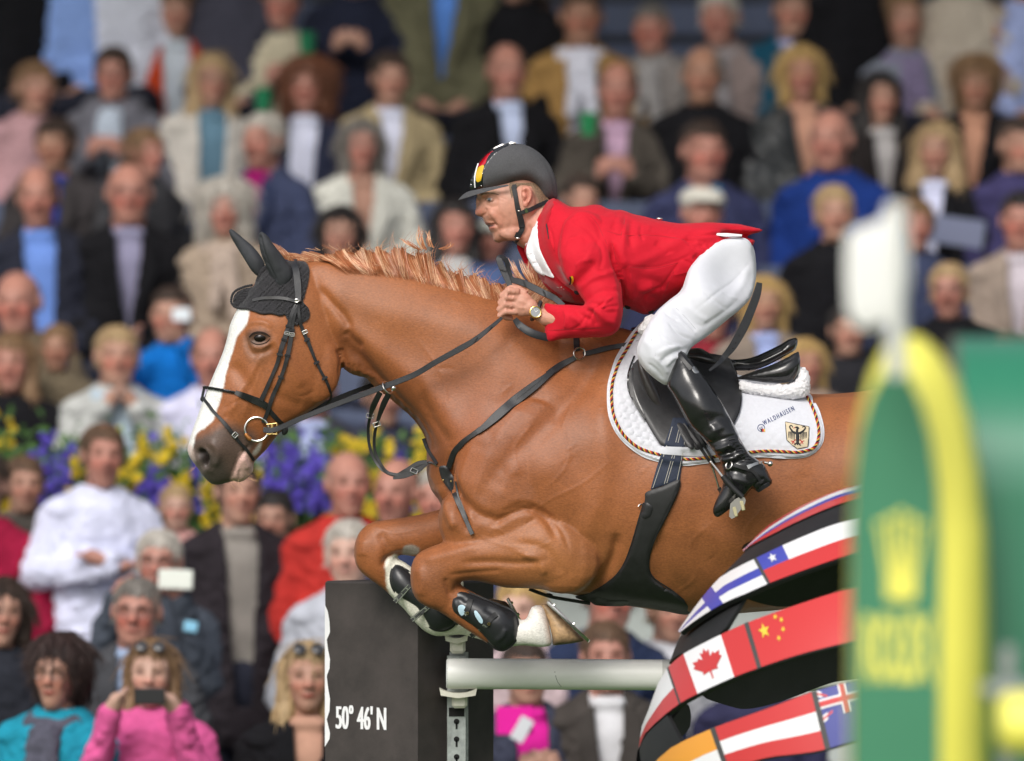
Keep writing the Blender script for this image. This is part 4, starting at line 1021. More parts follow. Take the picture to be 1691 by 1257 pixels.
# torso, hips and limbs under the clothes
TB = [(905,360),(940,352),(990,352),(1040,362),(1100,378),(1170,392),(1215,410),(1228,440),(1222,470),(1195,495),(1160,500),(1100,490),(1060,495),(1000,490),(950,480),(915,455),(895,420)]
V, F = inflate(TB, .85, 0, 6); rb.add(V, F)
def limb(pts, rad): rb.tube([P(*p) for p in pts], rad, n=12)
for s_ in (-1, 1):
    limb([(1185,455,.10*s_),(1130,520,.20*s_),(1085,580,.30*s_)], [.055,.050,.040]); limb([(1085,580,.30*s_),(1130,625,.335*s_),(1190,715,.37*s_),(1218,775,.39*s_)], [.040,.036,.025,.022])
    limb([(1218,775,.39*s_),(1226,797,.40*s_),(1195,835,.405*s_)], [.022,.022,.018])
limb([(965,395,-.13),(985,470,-.20),(993,525,-.235)], [.038,.034,.030]); limb([(993,525,-.235),(940,530,-.22),(900,524,-.195),(886,515,-.187)], [.030,.028,.025,.022])
limb([(965,395,.17),(960,460,.215),(950,500,.22)], [.036,.034,.030]); limb([(950,500,.22),(900,493,.175),(868,492,.15)], [.028,.026,.022])
# near hand: palm, knuckles, four curled fingers, thumb
rb.ell(P(862,503,-.185), (.036,.018,.036), Matrix.Rotation(R(20), 3, 'Y'), nu=16, nv=10)
rb.ell(P(875,508,-.187), (.026,.019,.026), nu=14, nv=9)
FN4 = [((857,482),(840,480),(830,488),(836,496)), ((853,493),(836,490),(827,499),(838,504)), ((852,505),(833,502),(824.5,510),(838,514)), ((852,516),(835,514),(825,520),(838,525))]
for k, (a, b, c, d) in enumerate(FN4):
    r = (.0115, .0115, .0110, .0100)[k]
    rb.tube([P(*a, -.190), P(*b, -.199), P(*c, -.192), P(*d, -.172), P(d[0]+8, d[1]+1, -.164)], [r*.95, r*1.08, r, r*.92, r*.8], n=10)
rb.tube([P(868,487,-.180), P(856,478,-.170), P(844,476,-.158), P(836,480,-.150)], [.014,.0125,.011,.009], n=10)
# far hand
rb.ell(P(858,490,.14), (.034,.018,.034), nu=14, nv=9)
for k in range(4): rb.tube([P(850,480+k*9,.125), P(836,480+k*9,.115), P(832,486+k*9,.125), P(842,490+k*9,.14)], [.010,.0105,.010,.009], n=8)
rb.tube([P(862,478,.13), P(850,472,.12), P(838,474,.115)], [.013,.012,.009], n=8)
rme = remeshed(rb.V, rb.F, .0030, 4, .5)
RS = [([(798,327),(806,330),(816,330),(824,328)], 4.5, -.0045),([(800,336),(812,340),(824,338)], 5, -.0035),([(793,320),(806,319),(820,318)], 4, .004),
 ([(802,329),(809,329.5),(815,329)], 2.2, .0045),
 ([(803,352),(811,362),(821,374),(825,384)], 3.4, -.0028),([(808,350),(818,362),(828,374)], 5, .0018),([(832,356),(838,372),(836,388)], 5, -.0018),([(826,352),(831,366),(830,382)], 3, -.0018),
 ([(795,357),(800,355),(803,349),(800,344)], 2.2, -.0035),([(801,371),(808,371.5),(816,371),(819,373)], 2.0, -.0055,'full'),([(804,368),(810,368.5),(816,369.5)], 1.8, .002),([(808,376),(813,376),(817,375.5)], 2.2, .003),
 ([(810,384),(816,384),(822,383)], 3, -.002),([(816,392),(824,394),(832,391)], 5, .002),
 ([(802,338),(811,342),(820,341)], 1.3, -.0014),([(825,325),(831,328),(836,330)], 1.2, -.001),([(825,330),(832,334)], 1.2, -.001),
 ([(845,350),(843,370),(840,388)], 4, -.002),([(850,392),(865,385),(878,372)], 5, -.005),([(868,372),(862,390),(860,402)], 5, .003),([(880,372),(876,392)], 4, .002),
 # hand: knuckle hollows, tendons
 ([(838,487.5),(848,488)], 2.2, -.004),([(836,498),(848,499)], 2.0, -.004),([(836,510),(848,510.5)], 2.0, -.004),([(858,485),(872,494)], 2.2, .0015),([(856,496),(872,501)], 2.2, .0015),([(855,508),(870,509)], 2.2, .0015),
 ([(847,482),(850,484)], 3.5, .002),([(845,494),(848,495)], 3.5, .002),([(843,506),(846,507)], 3.5, .002)]
sculpt(rme, RS)
rv = mverts(rme); rq = to_px(rv); b_ = np.tile(np.array([[.55, .268, .190]]), (len(rv), 1)); cq = rq; cv = rv
jag = 1.5*nz2(rq, 9, 8)
def sm(poly, fe, j=.3):
    pl = spline(poly, 4, True); return np.clip(.5-(sdist(rq, pl)+jag*j)/(2*fe), 0, 1)
b_ *= (1+.05*nz2(rq, 20, 3)+.03*nz2(rq, 7, 4))[:, None]
b_ = lerp(b_, (.58, .20, .14), .6*sm([(784,345),(796,345),(800,356),(790,362),(782,354)], 4))
b_ = lerp(b_, (.55, .22, .15), .5*sm([(805,345),(825,348),(834,365),(825,380),(810,362)], 8))
b_ = lerp(b_, (.52, .21, .15), .6*sm([(848,365),(890,345),(915,345),(910,380),(880,415),(850,405)], 8))
b_ = lerp(b_, (.50, .17, .14), .75*sm([(801,367),(806,367.5),(815,369),(818,371),(810,371),(803,371)], 1.2, 0))
b_ = lerp(b_, (.55, .20, .16), .75*sm([(806,375),(812,374),(818,373.5),(816,378),(810,380),(807,379)], 1.2, 0))
b_ = lerp(b_, (.05, .02, .02), .95*sm([(803,371),(810,371.2),(818,371.8),(813,374),(807,375),(804.5,373)], .9, 0))
b_ = lerp(b_, (.44, .22, .155), .35*sm([(796,326),(806,323),(820,325),(826,331),(815,338),(801,336)], 4))
b_ = lerp(b_, (.30, .19, .11), .6*sm([(792,318),(804,315),(820,315),(826,319),(812,321),(798,322)], 2))
b_ = lerp(b_, (.50, .26, .19), .3*sm([(815,388),(850,378),(856,395),(838,400),(818,401)], 7))
b_ = lerp(b_, (.40, .23, .16), .5*sm([(830,305),(850,305),(848,318),(843,330),(836,322),(832,312)], 3))
b_ = lerp(b_, (.20, .13, .085), .85*sm([(880,305),(895,312),(905,335),(900,345),(890,335),(882,322)], 4))
b_ = lerp(b_, (.60, .30, .22), .6*sm([(820,478),(850,478),(848,526),(820,526)], 5))
set_attr(rme, 'skin', np.clip(b_, .01, 1)); rme.materials.clear(); rme.materials.append(M['skin'])
rbody = link_mesh('body', rme, rider); RF = Surf(bvh_o(rbody))
# eye, ear, hair
mb = MB(); p, n = RF(808.5, 329.8); mb.ell(p+n*-.0018, (.0092,.006,.0052)); ey = mb.obj('eye', mat('eye_white', (.50,.43,.39), rough=.25), rider)
mb = MB(); mb.ell(p+n*-.0018+Vector((-.0022,-.0045,0)), (.0050,.0024,.0048), nu=12, nv=8); mb.obj('iris', mat('blue_grey_iris', (.05,.06,.07), rough=.1), ey)
mb = MB(); 
for ln, wd in (([(801.5,330),(805,326.6),(810,325.8),(815,328)], 1.7), ([(803,332.6),(809,333.6),(815,331)], 1.2)): strap(mb, RF, ln, wd, .0022, -.0002, step=1)
mb.obj('eyelid', mat('lid_skin', (.36,.19,.14), rough=.6), rider)
mb = MB(); strap(mb, RF, [(795,322),(801,319.5),(809,318.8),(818,320),(824,322)], [1,2,2.2,1.6,.8], .0014, 0, step=1.5); mb.obj('eyebrow', M['hairc'], rider)
for s_ in (-1, 1):
    V, F = inflate([(862,310),(867,307.5),(873,307.5),(878,311),(880,318),(879,327),(875,335),(871,341),(866,343),(863,339),(862,330),(860,320)], .5, .078*s_, 1.5); me = remeshed(V, F, .0022, 3)
    sculpt(me, [([(864,314),(869,311),(875,315),(876,324),(872,334)], 1.8, .004,'full'),([(869,317),(871,325),(867,332)], 2.4, -.006,'full'),([(865,322),(866,327)], 1.6, .0025)], both=True)
    c = np.tile(np.array([[.60,.25,.18]]), (len(me.vertices), 1)); qq = to_px(mverts(me)); c = lerp(c, (.40,.14,.10), .7*np.exp(-(pldist(qq, [(869,317),(871,325),(868,331)])[0]/2.2)**2)); set_attr(me, 'skin', c); me.materials.clear(); me.materials.append(M['skin']); link_mesh('ear', me, rider)
mb = MB()
for s_ in (RF, Surf(bvh_o(rbody), far=True)): patch(mb, s_, [(842,302),(856,302),(885,303),(900,316),(906,334),(898,344),(890,334),(884,318),(876,308),(862,306),(854,310),(848,320),(845,328),(843,320),(841,310)], .0005, .003, step=3, smooth=3)
mb.obj('hair', M['hairc'], rider)
# helmet
HE = [(836,311),(822,315),(804,318),(786,320),(777,319),(775.5,308),(777,299),(780,288),(786,276),(794,263),(805,251.5),(818,242),(834,237),(852,237),(868,239.5),(882,246),(895,256),(906,269),(914,284),(919,300),(921,316),(920,328),(912,331),(899,331),(894,327),(891,318),(886,309),(878,303),(866,301),(850,305)]
V, F = inflate(HE, [(850,270,1.30),(900,310,1.7),(790,300,1.35),(900,260,1.3),(850,300,1.5)], 0, 2.5); me = remeshed(V, F, .004, 5)
sculpt(me, [([(868,243),(884,250),(898,264),(908,282),(914,300),(917,322)], 1.6, -.0035,'full'),([(869,241),(876,243)], 2, -.003)])
me.materials.clear(); me.materials.append(M['helmet']); hel = link_mesh('helmet', me, rider); HLS = Surf(bvh_o(hel)); HLF = Surf(bvh_o(hel), far=True)
mb = MB(); V = []; F = []; nA, nR = 28, 5
for side in (0, 1):
    for i in range(nA+1):
        a = -math.pi/2+math.pi*i/nA; ca, sa = math.cos(a), math.sin(a)
        ix, iz, iy = 838-60*ca**.8, 305+10*ca, .082*sa
        ox, oz, oy = 840-83*ca**.9, 306+23.5*ca, .090*sa
        for j in range(nR+1):
            t = j/nR; x = ix+(ox-ix)*t; z = iz+(oz-iz)*t-3*math.sin(t*math.pi)*ca
            p = P(x, z, iy+(oy-iy)*t); V.append((p.x, p.y, p.z-(.0045 if side else 0)*(1-.5*t)))
m_ = (nA+1)*(nR+1)
for i in range(nA):
    for j in range(nR):
        a = i*(nR+1)+j; F.append([a, a+1, a+nR+2, a+nR+1]); F.append([m_+a, m_+a+nR+1, m_+a+nR+2, m_+a+1])
for i in range(nA): a = i*(nR+1)+nR; F.append([a, a+m_, a+nR+1+m_, a+nR+1])
mb.add(V, F); mb.obj('brim', M['helmet'], hel)
mb = MB()
band = [(777,316),(777,300),(781,287),(788,273),(797,260),(808,249.5),(820,241.5),(835,237),(851,238),(851,240),(838,242),(826,248),(815,257),(805,270),(799,284),(797,298),(796,313)]
for s_ in (HLS, HLF): patch(mb, s_, band, .0008, .003, 0, step=2, smooth=2)
vs = mb.obj('front_strip', M['gloss'], hel); VS = Surf(bvh_o(hel, vs))
for nm, pl_, m_ in (('red_inlay', [(790,272),(797,262),(806,253),(815,249),(812,252),(805,261),(800,272),(790,276)], 'flag_red'), ('gold_inlay', [(789,277),(799,273),(797,283),(794,298),(787,300),(786,288)], 'flag_gold')):
    mb = MB(); patch(mb, VS, pl_, .0003, .0015, step=1.5, smooth=1); patch(mb, HLF, pl_, .003, .0015, step=3, smooth=1); mb.obj(nm, M[m_], vs)
mb = MB(); strap(mb, VS, [(784.5,310),(784,300),(785,288),(788,276),(790,270)], 2.2, .0018, 0, step=2); mb.obj('white_inlay', M['white_gloss'], vs)
mb = MB()
for x, y in ((778,305),(795,307),(797,287)): p, n = VS(x, y); mb.ell(p, (.002,.0015,.002), nu=8, nv=6)
strap(mb, VS, [(815,246),(828,240),(842,236.5),(852,236.5)], [2,2.5,2.5,2], .002, 0, step=2); mb.each('trim', M['steel'], vs)
FCS = Surf(bvh_o(rbody, hel))
mb = MB(); strap(mb, FCS, [(848,308),(851,322),(854,340),(857,352),(860,366),(862,378),(857,388),(853,397)], [8,8,7.5,9,9,9,8,7.5], .004, .001, step=3, flat=.5)
strap(mb, FCS, [(858,352),(868,349),(878,345),(890,339),(905,333)], [6,7,7,7,7], .004, .002, step=3, flat=.5); strap(mb, FCS, [(846,309),(853,308)], 7, .006, .001, step=2); 
strap(mb, Surf(bvh_o(rbody, hel), far=True), [(848,308),(854,340),(860,366),(857,388),(853,397)], 8, .004, .001, step=4)
mb.tube([P(853,397,-.04), P(852,400.5,0), P(853,397,.04)], .005, n=6)
ch = mb.obj('chin_strap', M['nylon'], hel)
mb = MB(); strap(mb, FCS, [(859,356),(861,368),(862,376)], [8,10,10], .007, .004, step=2); strap(mb, FCS, [(857,385),(853,393)], 9, .006, .004, step=2); mb.each('clip', M['nylon'], ch)
mb = MB(); strap(mb, FCS, [(868,344),(870,351)], 5.5, .008, .001, step=2); p, n = FCS(856.5, 348); mb.ell(p+n*.006, (.0035,.0025,.0032), nu=10, nv=6); p, n = FCS(856, 392); mb.ell(p+n*.011, (.006,.002,.003), nu=10, nv=6); mb.each('snap', M['steel'], ch)

# jacket
JB = MB()
TO = [(905,331),(917,327.5),(931,335),(943,341.5),(963,340),(978,337.5),(991,338),(1002,344),(1015,347),(1029,347),(1043,352.5),(1065,358),(1088,363),(1120,368),(1145,368),(1168,366.5),(1200,368),(1231,372),(1250,376),(1262,379.5),(1255,384),(1247,386.5),(1228,388.5),(1205,387.5),(1190,388),(1205,391),(1225,392),(1247,395.5),(1244,405),(1232,418),(1218,435),(1200,453),(1178,468),(1155,479),(1135,486),(1117,491.5),(1102,500),(1090,508),(1075,518),(1062,519),(1045,512),(1027,506),(990,503),(965,503),(947,501),(930,497),(913,486),(897,472),(888,452),(876,436),(867,418),(866,408),(874,385),(885,360),(893,346)]
V, F = inflate(TO, [(930,400,1.55),(1000,420,1.70),(1100,430,1.50),(1180,420,1.5),(1235,385,3.0),(1235,400,2.2)], 0, 3.5, smooth_poly=True); JB.add(V, F)
SL = [(950,350),(970,348),(988,356),(1000,376),(1008,399),(1015,420),(1021,443),(1025,468),(1027.5,491),(1028.5,512),(1027,530),(1023,544),(1012,553),(995,556.5),(970,557),(944,558.5),(925,561),(905,563.5),(900,552),(898.5,535),(898,516),(899.5,501),(912,501.5),(930,502.5),(948,503),(966,503),(958,490),(951,477),(942,468),(933,457),(926,440),(922,420),(922,398),(930,370)]
V, F = inflate(SL, [(960,400,1.0),(1000,500,.95),(920,530,.80)], [(965,380,-.145),(980,440,-.20),(1000,520,-.245),(950,530,-.225),(902,532,-.190)], 3.5); JB.add(V, F)
SLF = [(935,365),(990,365),(1000,440),(995,510),(960,525),(915,508),(890,500),(884,478),(888,462),(905,465),(930,470),(925,430)]
V, F = inflate(SLF, .9, [(960,400,.15),(970,490,.21),(890,480,.16)], 5); JB.add(V, F)
jme = remeshed(JB.V, JB.F, .0042, 4, .5)
JS = [([(1010,399),(1016,430),(1024,460),(1030,495),(1030,520)], 4.5, -.020),([(966,503),(990,502),(1010,498)], 4, -.004),
 ([(968,350),(985,370),(990,395),(975,420)], 5, -.003),([(940,362),(960,372),(980,390),(990,410)], 4, -.003),
 ([(930,470),(950,450),(970,425),(985,400)], 7, .006),([(940,480),(965,455),(990,430)], 6, -.005),([(926,430),(945,410),(965,395)], 8, .004),
 ([(958,478),(975,462),(1000,452),(1018,448)], 5, .005),([(966,500),(985,485),(1005,480),(1024,482)], 5, -.006),([(968,503),(985,512),(1000,528),(1020,534)], 6, .007),([(970,510),(980,522),(985,540)], 5, -.006),([(940,520),(955,530),(965,545)], 5, .005),([(950,512),(962,522),(975,530)], 4, -.004),([(985,505),(1000,515),(1018,516)], 4, -.004),
 ([(904,548),(950,545),(1000,543)], 1.6, -.0012),([(1012,470),(1020,500),(1018,530)], 6, .004),
 ([(1035,370),(1030,390),(1028,420),(1036,440)], 7, .007),([(1045,360),(1040,385),(1045,410)], 6, -.006),([(1005,348),(1020,362),(1022,385)], 6, .005),
 ([(1002,380),(1030,388),(1060,387),(1100,390),(1130,396),(1170,400)], 2, -.0025),([(1033,350),(1030,370),(1024,392)], 2, -.0025),
 ([(1040,440),(1080,442),(1120,430),(1140,420)], 2, -.0022),([(1040,438),(1075,425),(1110,405),(1130,395)], 9, .006),([(1080,400),(1100,412),(1105,420)], 7, -.006),
 ([(1150,410),(1165,418),(1185,412),(1195,402)], 7, .008),([(1145,422),(1160,432),(1178,428)], 6, -.010),([(1130,395),(1150,398),(1165,408)], 6, -.008),([(1190,405),(1210,402),(1230,402)], 6, -.006),
 ([(1123,430),(1110,450),(1095,475),(1092,490)], 2, -.0028),([(1125,428),(1142,436),(1140,446),(1120,450)], 2.2, -.0035),([(1118,452),(1142,447)], 4, .003),
 ([(1165,430),(1180,445),(1200,440)], 7, .005),([(1100,500),(1130,478),(1165,462)], 5, .004),([(1050,460),(1080,465),(1110,480)], 8, -.005),([(1040,500),(1060,480),(1080,470)], 7, .006),
 ([(1045,480),(1070,490),(1090,500)], 6, -.005),([(1160,385),(1200,383),(1230,380)], 4, .003),([(1135,386),(1165,388),(1195,386)], 2.5, -.005),([(960,345),(955,355),(945,365)], 4, -.003),
 ([(905,372),(912,392),(915,420),(925,450),(950,478)], 2.0, -.004),([(915,365),(935,362),(950,352)], 1.6, -.002),([(1115,370),(1100,385)], 2, -.002)]
JS += [([(1000,500),(985,508),(975,520),(972,535)], 2.6, -.005),([(1012,490),(1000,500),(992,515)], 2.4, .004),([(1022,505),(1005,507),(990,512)], 2.4, -.004),([(945,545),(960,535),(968,520)], 2.6, -.0035),([(930,510),(935,525),(932,545)], 2.6, .003),
 ([(1060,505),(1065,490),(1080,480),(1100,475)], 3, -.004),([(1160,420),(1172,428),(1180,440)], 3, -.005),([(1135,402),(1150,410),(1158,420)], 2.6, -.005),([(1148,397),(1162,404),(1172,416)], 2.6, .005),([(1180,400),(1172,410),(1165,425)], 3, .004),
 ([(1030,440),(1036,465),(1032,490)], 3.4, -.006),([(1040,452),(1046,475),(1042,500)], 3.2, .004),([(990,400),(996,425),(990,445)], 3.5, -.004),([(975,430),(985,445),(1000,452)], 3, -.004),([(950,440),(962,432),(975,430)], 3, .004),([(930,405),(940,395),(955,392)], 3, -.003),([(1060,372),(1058,385),(1062,398)], 3, -.004),([(1072,370),(1070,383)], 3, .003),([(1020,352),(1017,365),(1010,380)], 3, -.004)]
rnd = random.Random(5)
sculpt(jme, JS)
jv = mverts(jme); nr = mnormals(jme); jv += nr*np.array([noise.noise(Vector(v)*16)*.0030+noise.noise(Vector(v)*45)*.0009 for v in jv])[:, None]; set_verts(jme, jv)
jme.materials.clear(); jme.materials.append(M['red_coat']); jac = link_mesh('jacket', jme, rider); JSf = Surf(bvh_o(jac)); JSb = Surf(bvh_o(jac), far=True)
mb = MB()
for ln in ([(1010,399),(1020,440),(1027,490)], [(968,350),(985,368),(995,388),(1003,405)], [(1003,382),(1030,389),(1065,388),(1100,391),(1130,396)], [(1033,351),(1030,372),(1024,394)], [(1040,441),(1080,443),(1120,434)], [(905,546),(950,543),(1000,541)], [(1113,448),(1103,470),(1094,492)], [(1190,380),(1215,380),(1240,381)]): strap(mb, JSf, ln, .9, .0006, -.0002, step=3, flat=0)
mb.each('seam', M['red_dark'], jac)
mb = MB(); patch(mb, JSf, [(1124,429),(1134,432),(1143,437),(1141,448),(1128,452),(1112,455),(1116,442)], .0005, .0028, step=3, smooth=3, smooth_poly=False); mb.obj('pocket_flap', M['red_coat'], jac)
# shirt front, stock tie, lapels
mb = MB(); patch(mb, JSf, [(893,346),(889,352),(882,368),(876,388),(870,406),(873,420),(880,436),(886,446),(900,454),(915,459),(910,448),(900,430),(892,412),(889,396),(888.5,380),(891,362)], .004, .005, step=2.5, smooth=6)
mb.obj('shirt', M['shirt'], rider)
mb = MB(); V, F = inflate([(870,405),(878,412),(886,422),(893,436),(900,450),(912,458),(900,457),(886,450),(876,436),(869,420)], .9, JSf(885,435)[0].y-.01, 2); mb.add(V, F); 
me = remeshed(mb.V, mb.F, .0025, 2); sculpt(me, [([(873,422),(885,420),(893,428)], 2, -.004),([(878,436),(890,434)], 2, -.003)]); me.materials.clear(); me.materials.append(M['shirt']); link_mesh('stock_tie', me, rider)
V, F = inflate([(868,384),(876,376),(884,365),(891,352),(894,346),(889,372),(886,392),(880,406),(872,410),(866,404)], .9, -.035, 2.5); me = remeshed(V, F, .003, 2); me.materials.clear(); me.materials.append(M['shirt']); link_mesh('collar', me, rider)
V, F = inflate([(856,400),(862,403),(868,412),(872,424),(880,440),(890,456),(897,470),(886,462),(878,454),(868,440),(860,424),(853,408)], .8, .05, 2.5); me = remeshed(V, F, .003, 2); me.materials.clear(); me.materials.append(M['red_coat']); link_mesh('lapel', me, jac)
mb = MB(); patch(mb, JSf, [(905,332),(917,328),(913,345),(907,360),(905,378),(908,396),(915,414),(925,434),(938,452),(949,470),(955,485),(946,480),(932,470),(920,458),(908,440),(897,420),(891,404),(889,386),(891,366),(895,348)], .003, .005, step=3, smooth=5)
mb.obj('lapel', M['red_dark'], jac)
mb = MB(); patch(mb, JSf, [(888,448),(905,455),(925,470),(942,484),(950,498),(938,498),(915,488),(898,474)], .002, .004, step=3); mb.obj('front_panel', M['red_dark'], jac)
mb = MB(); strap(mb, JSf, [(899,359),(903,375),(906,395)], [1,2.5,1], .001, .008, step=2); mb.obj('collar_notch', M['black'], jac)
JL = Surf(bvh_o(jac, *[c for c in jac.children if c.name.startswith('lapel')]))
mb = MB()
for x, y in ((953,482),(1037,506),(1075,514)): p, n = JL(x, y); mb.ell(p, (.009,.004,.009)); 
mb.each('button', M['black'], jac)
mb = MB(); p = P(1089,361.5,-.03); mb.ell(p, (.010,.006,.0045)); mb.obj('tail_button', M['steel'], jac)
mb = MB(); strap(mb, JL, [(944,456),(946,462),(944,470)], [3,3.5,3], .004, .002, step=1.5, mi=0); strap(mb, JL, [(941.5,457),(943,463),(941,470)], 2, .005, .001, step=1.5, mi=1); strap(mb, JL, [(917,472),(922,474),(928,474),(932,478)], [1,3,2,1], .002, .001, step=1.5, mi=2); mb.each('pin', [M['flag_gold'], M['black'], M['stitch']], jac)
mb = MB(); free_strap(mb, [(1175,388,-.10),(1200,389,-.11),(1225,390,-.11)], [3,6,3], .02); mb.obj('shirt_tail', M['shirt'], rider)
# breeches
BB = MB()
BR = [(1225,392),(1240,400),(1244,415),(1247.5,437),(1249,455),(1246,475),(1239,494),(1222,512),(1203,527),(1183,544),(1165,558),(1150,568),(1139,578),(1133,592),(1125,610),(1112,632),(1100,637),(1088,631),(1074,620),(1061,607),(1054,595),(1051,583),(1052.5,570),(1060,553),(1073,530),(1085,513),(1105,495),(1125,478),(1140,440),(1180,400)]
for s_ in (-1, 1):
    V, F = inflate(BR, [(1080,580,.85),(1150,510,.80),(1215,450,.62),(1110,620,.75)], [(1060,580,-.325*-s_*-1 if False else .325*s_),(1085,600,.33*s_),(1150,510,.22*s_),(1225,440,.09*s_)], 4); BB.add(V, F)
V, F = inflate([(1130,400),(1200,388),(1240,400),(1249,440),(1245,475),(1225,500),(1180,510),(1120,500),(1090,500),(1040,510),(1020,500),(1050,470),(1090,430)], 1.35, 0, 5); BB.add(V, F)
bme = remeshed(BB.V, BB.F, .0045, 5)
sculpt(bme, [([(1110,505),(1135,530),(1150,548)], 5, -.004),([(1125,500),(1150,520),(1170,530)], 4, .003),([(1085,545),(1110,560),(1130,572)], 4, -.003),([(1095,535),(1125,548),(1150,560)], 4, .003),([(1140,575),(1120,580),(1100,590),(1092,600)], 4, -.005),([(1130,590),(1112,592),(1100,605)], 3, .004),([(1125,572),(1105,575),(1085,585)], 3, .003),
  ([(1200,500),(1225,470),(1235,440)], 7, .004),([(1088,552),(1100,566),(1112,572)], 2.2, -.003),([(1104,535),(1120,552),(1140,560)], 2.2, -.003),([(1128,515),(1145,532),(1160,540)], 2.4, -.003),([(1117,520),(1135,540),(1150,552)], 2.2, .0025),([(1160,480),(1185,500),(1200,510)], 2.6, -.003),([(1175,470),(1200,488),(1218,495)], 2.6, .003),([(1095,512),(1105,522),(1120,530)], 2.4, -.003),([(1070,600),(1085,612),(1095,625)], 2.6, -.003),([(1080,590),(1095,605),(1103,618)], 2.6, .003),([(1165,500),(1190,480),(1215,465)], 3, -.0015),([(1140,520),(1175,490),(1215,460),(1240,430)], 1.5, -.0012),([(1160,540),(1190,520),(1215,500)], 4, -.003),([(1060,560),(1075,575),(1075,595)], 6, .003)])
bme.materials.clear(); bme.materials.append(M['breech']); bre = link_mesh('breeches', bme, rider); BSf = Surf(bvh_o(bre)); mb = MB()
for ln in ([(1075,560),(1082,580),(1080,605)], [(1105,498),(1130,522),(1150,545),(1160,556)]): strap(mb, BSf, ln, .8, .0005, -.0002, step=3, flat=0)
mb.each('seam', mat('grey_seam', (.40,.41,.45), rough=.9), bre)
# boots
BT_ = [(1122,580),(1133,584),(1144,597),(1155,612),(1170,632),(1184,652),(1196,671),(1205,688),(1213,703),(1219,716),(1222,724),(1230,737),(1238,748),(1248,757),(1260,765),(1267,776),(1272,787),(1276,796),(1268,805),(1256,811),(1248,812),(1243,806),(1238,812),(1228,824),(1216,833),(1204,842),(1194,850),(1185,855.5),(1179,852),(1176.5,844),(1179,833),(1186,818),(1192,805),(1194.5,790),(1193,776),(1188,760),(1180,748),(1170,736),(1154,719),(1138,703),(1128,686),(1119,668),(1109,650),(1101,637),(1106,618),(1112,600)]
for s_ in (-1, 1):
    V, F = inflate(BT_, [(1130,620,.90),(1180,700,.90),(1210,750,.90),(1230,800,.72),(1190,840,.80)], [(1120,600,.350*s_),(1170,690,.385*s_),(1210,760,.40*s_),(1230,800,.405*s_),(1185,845,.41*s_)], 3); me = remeshed(V, F, .0040, 3)
    k = [([(1165,735),(1185,728),(1205,722),(1219,718)], 4, -.005),([(1176,744),(1195,740),(1215,728)], 4, .006),([(1182,752),(1200,750),(1225,738)], 3.5, -.007),([(1188,760),(1205,758),(1232,746)], 4, .006),([(1192,770),(1210,766),(1235,757)], 3.5, -.006),
      ([(1160,722),(1180,712),(1200,700)], 6, .004),([(1172,700),(1185,690),(1205,695)], 8, -.004),([(1196,745),(1212,752),(1228,760)], 3, -.004),([(1200,735),(1218,744)], 3, .004),([(1175,700),(1180,715),(1170,728)], 6, .005),
      ([(1196,780),(1215,778),(1232,785)], 3, -.004),([(1205,790),(1225,795),(1238,803)], 5, .004),([(1193,805),(1206,800),(1218,805)], 2, -.003),([(1243,806),(1250,797),(1262,790)], 1.6, -.004),([(1178,851),(1200,841),(1228,822),(1243,806)], 2.2, -.004,'full'),([(1150,600),(1175,640),(1200,690)], 5, .004),([(1125,600),(1150,650),(1165,690)], 14, .004)]
    sculpt(me, k, both=True); me.materials.clear(); me.materials.append(M['leather_shine']); bt = link_mesh('riding_boot', me, rider)
    if s_ < 0:
        RBT = Surf(bvh_o(bt)); mb = MB()
        strap(mb, RBT, [(1120,584),(1126,592),(1134,602),(1141,610)], [5,6,7,8], .004, 0, step=3); mb.obj('boot_trim', M['leather'], bt)
        mb = MB(); patch(mb, RBT, [(1142,608),(1148,605),(1154,612),(1153,616),(1147,616)], .003, .002, step=2); mb.obj('boot_plate', M['steel'], bt)
        mb = MB()
        for i in range(9):
            y = 724+i*4.6; x = 1213+i*3.3+ (2 if i > 4 else 0); strap(mb, RBT, [(x-9, y+3), (x-3, y+1), (x+2, y+2)], [1,2,2], .003, 0, step=1.5)
        mb.each('lace', M['leather'], bt)
        mb = MB(); strap(mb, RBT, [(1212,768),(1225,772),(1241,777),(1250,786),(1257,798)], [6,6,6,5,5], .005, .001, step=2); spr = mb.obj('spur_strap', M['nylon'], bt)
        mb = MB(); p, n = RBT(1206, 769.5); mb.torus(p+n*.006, .011, .0024, n, n=20); strap(mb, RBT, [(1234,772),(1243,768),(1256,764),(1262,763)], [8,5,5,4], .006, .004, step=2); 
        pq = P(1262,764,-.405); mb.tube([pq, P(1270,765.5,-.405)], [.004,.0035]); mb.ell(P(1272,766,-.405), (.0085,.0085,.0085)); mb.obj('spur', M['steel'], bt)
        mb = MB(); strap(mb, RBT, [(1250,811),(1258,806),(1268,800),(1275,795)], 7, .003, .0, step=2); mb.obj('heel', M['leather_worn'], bt)
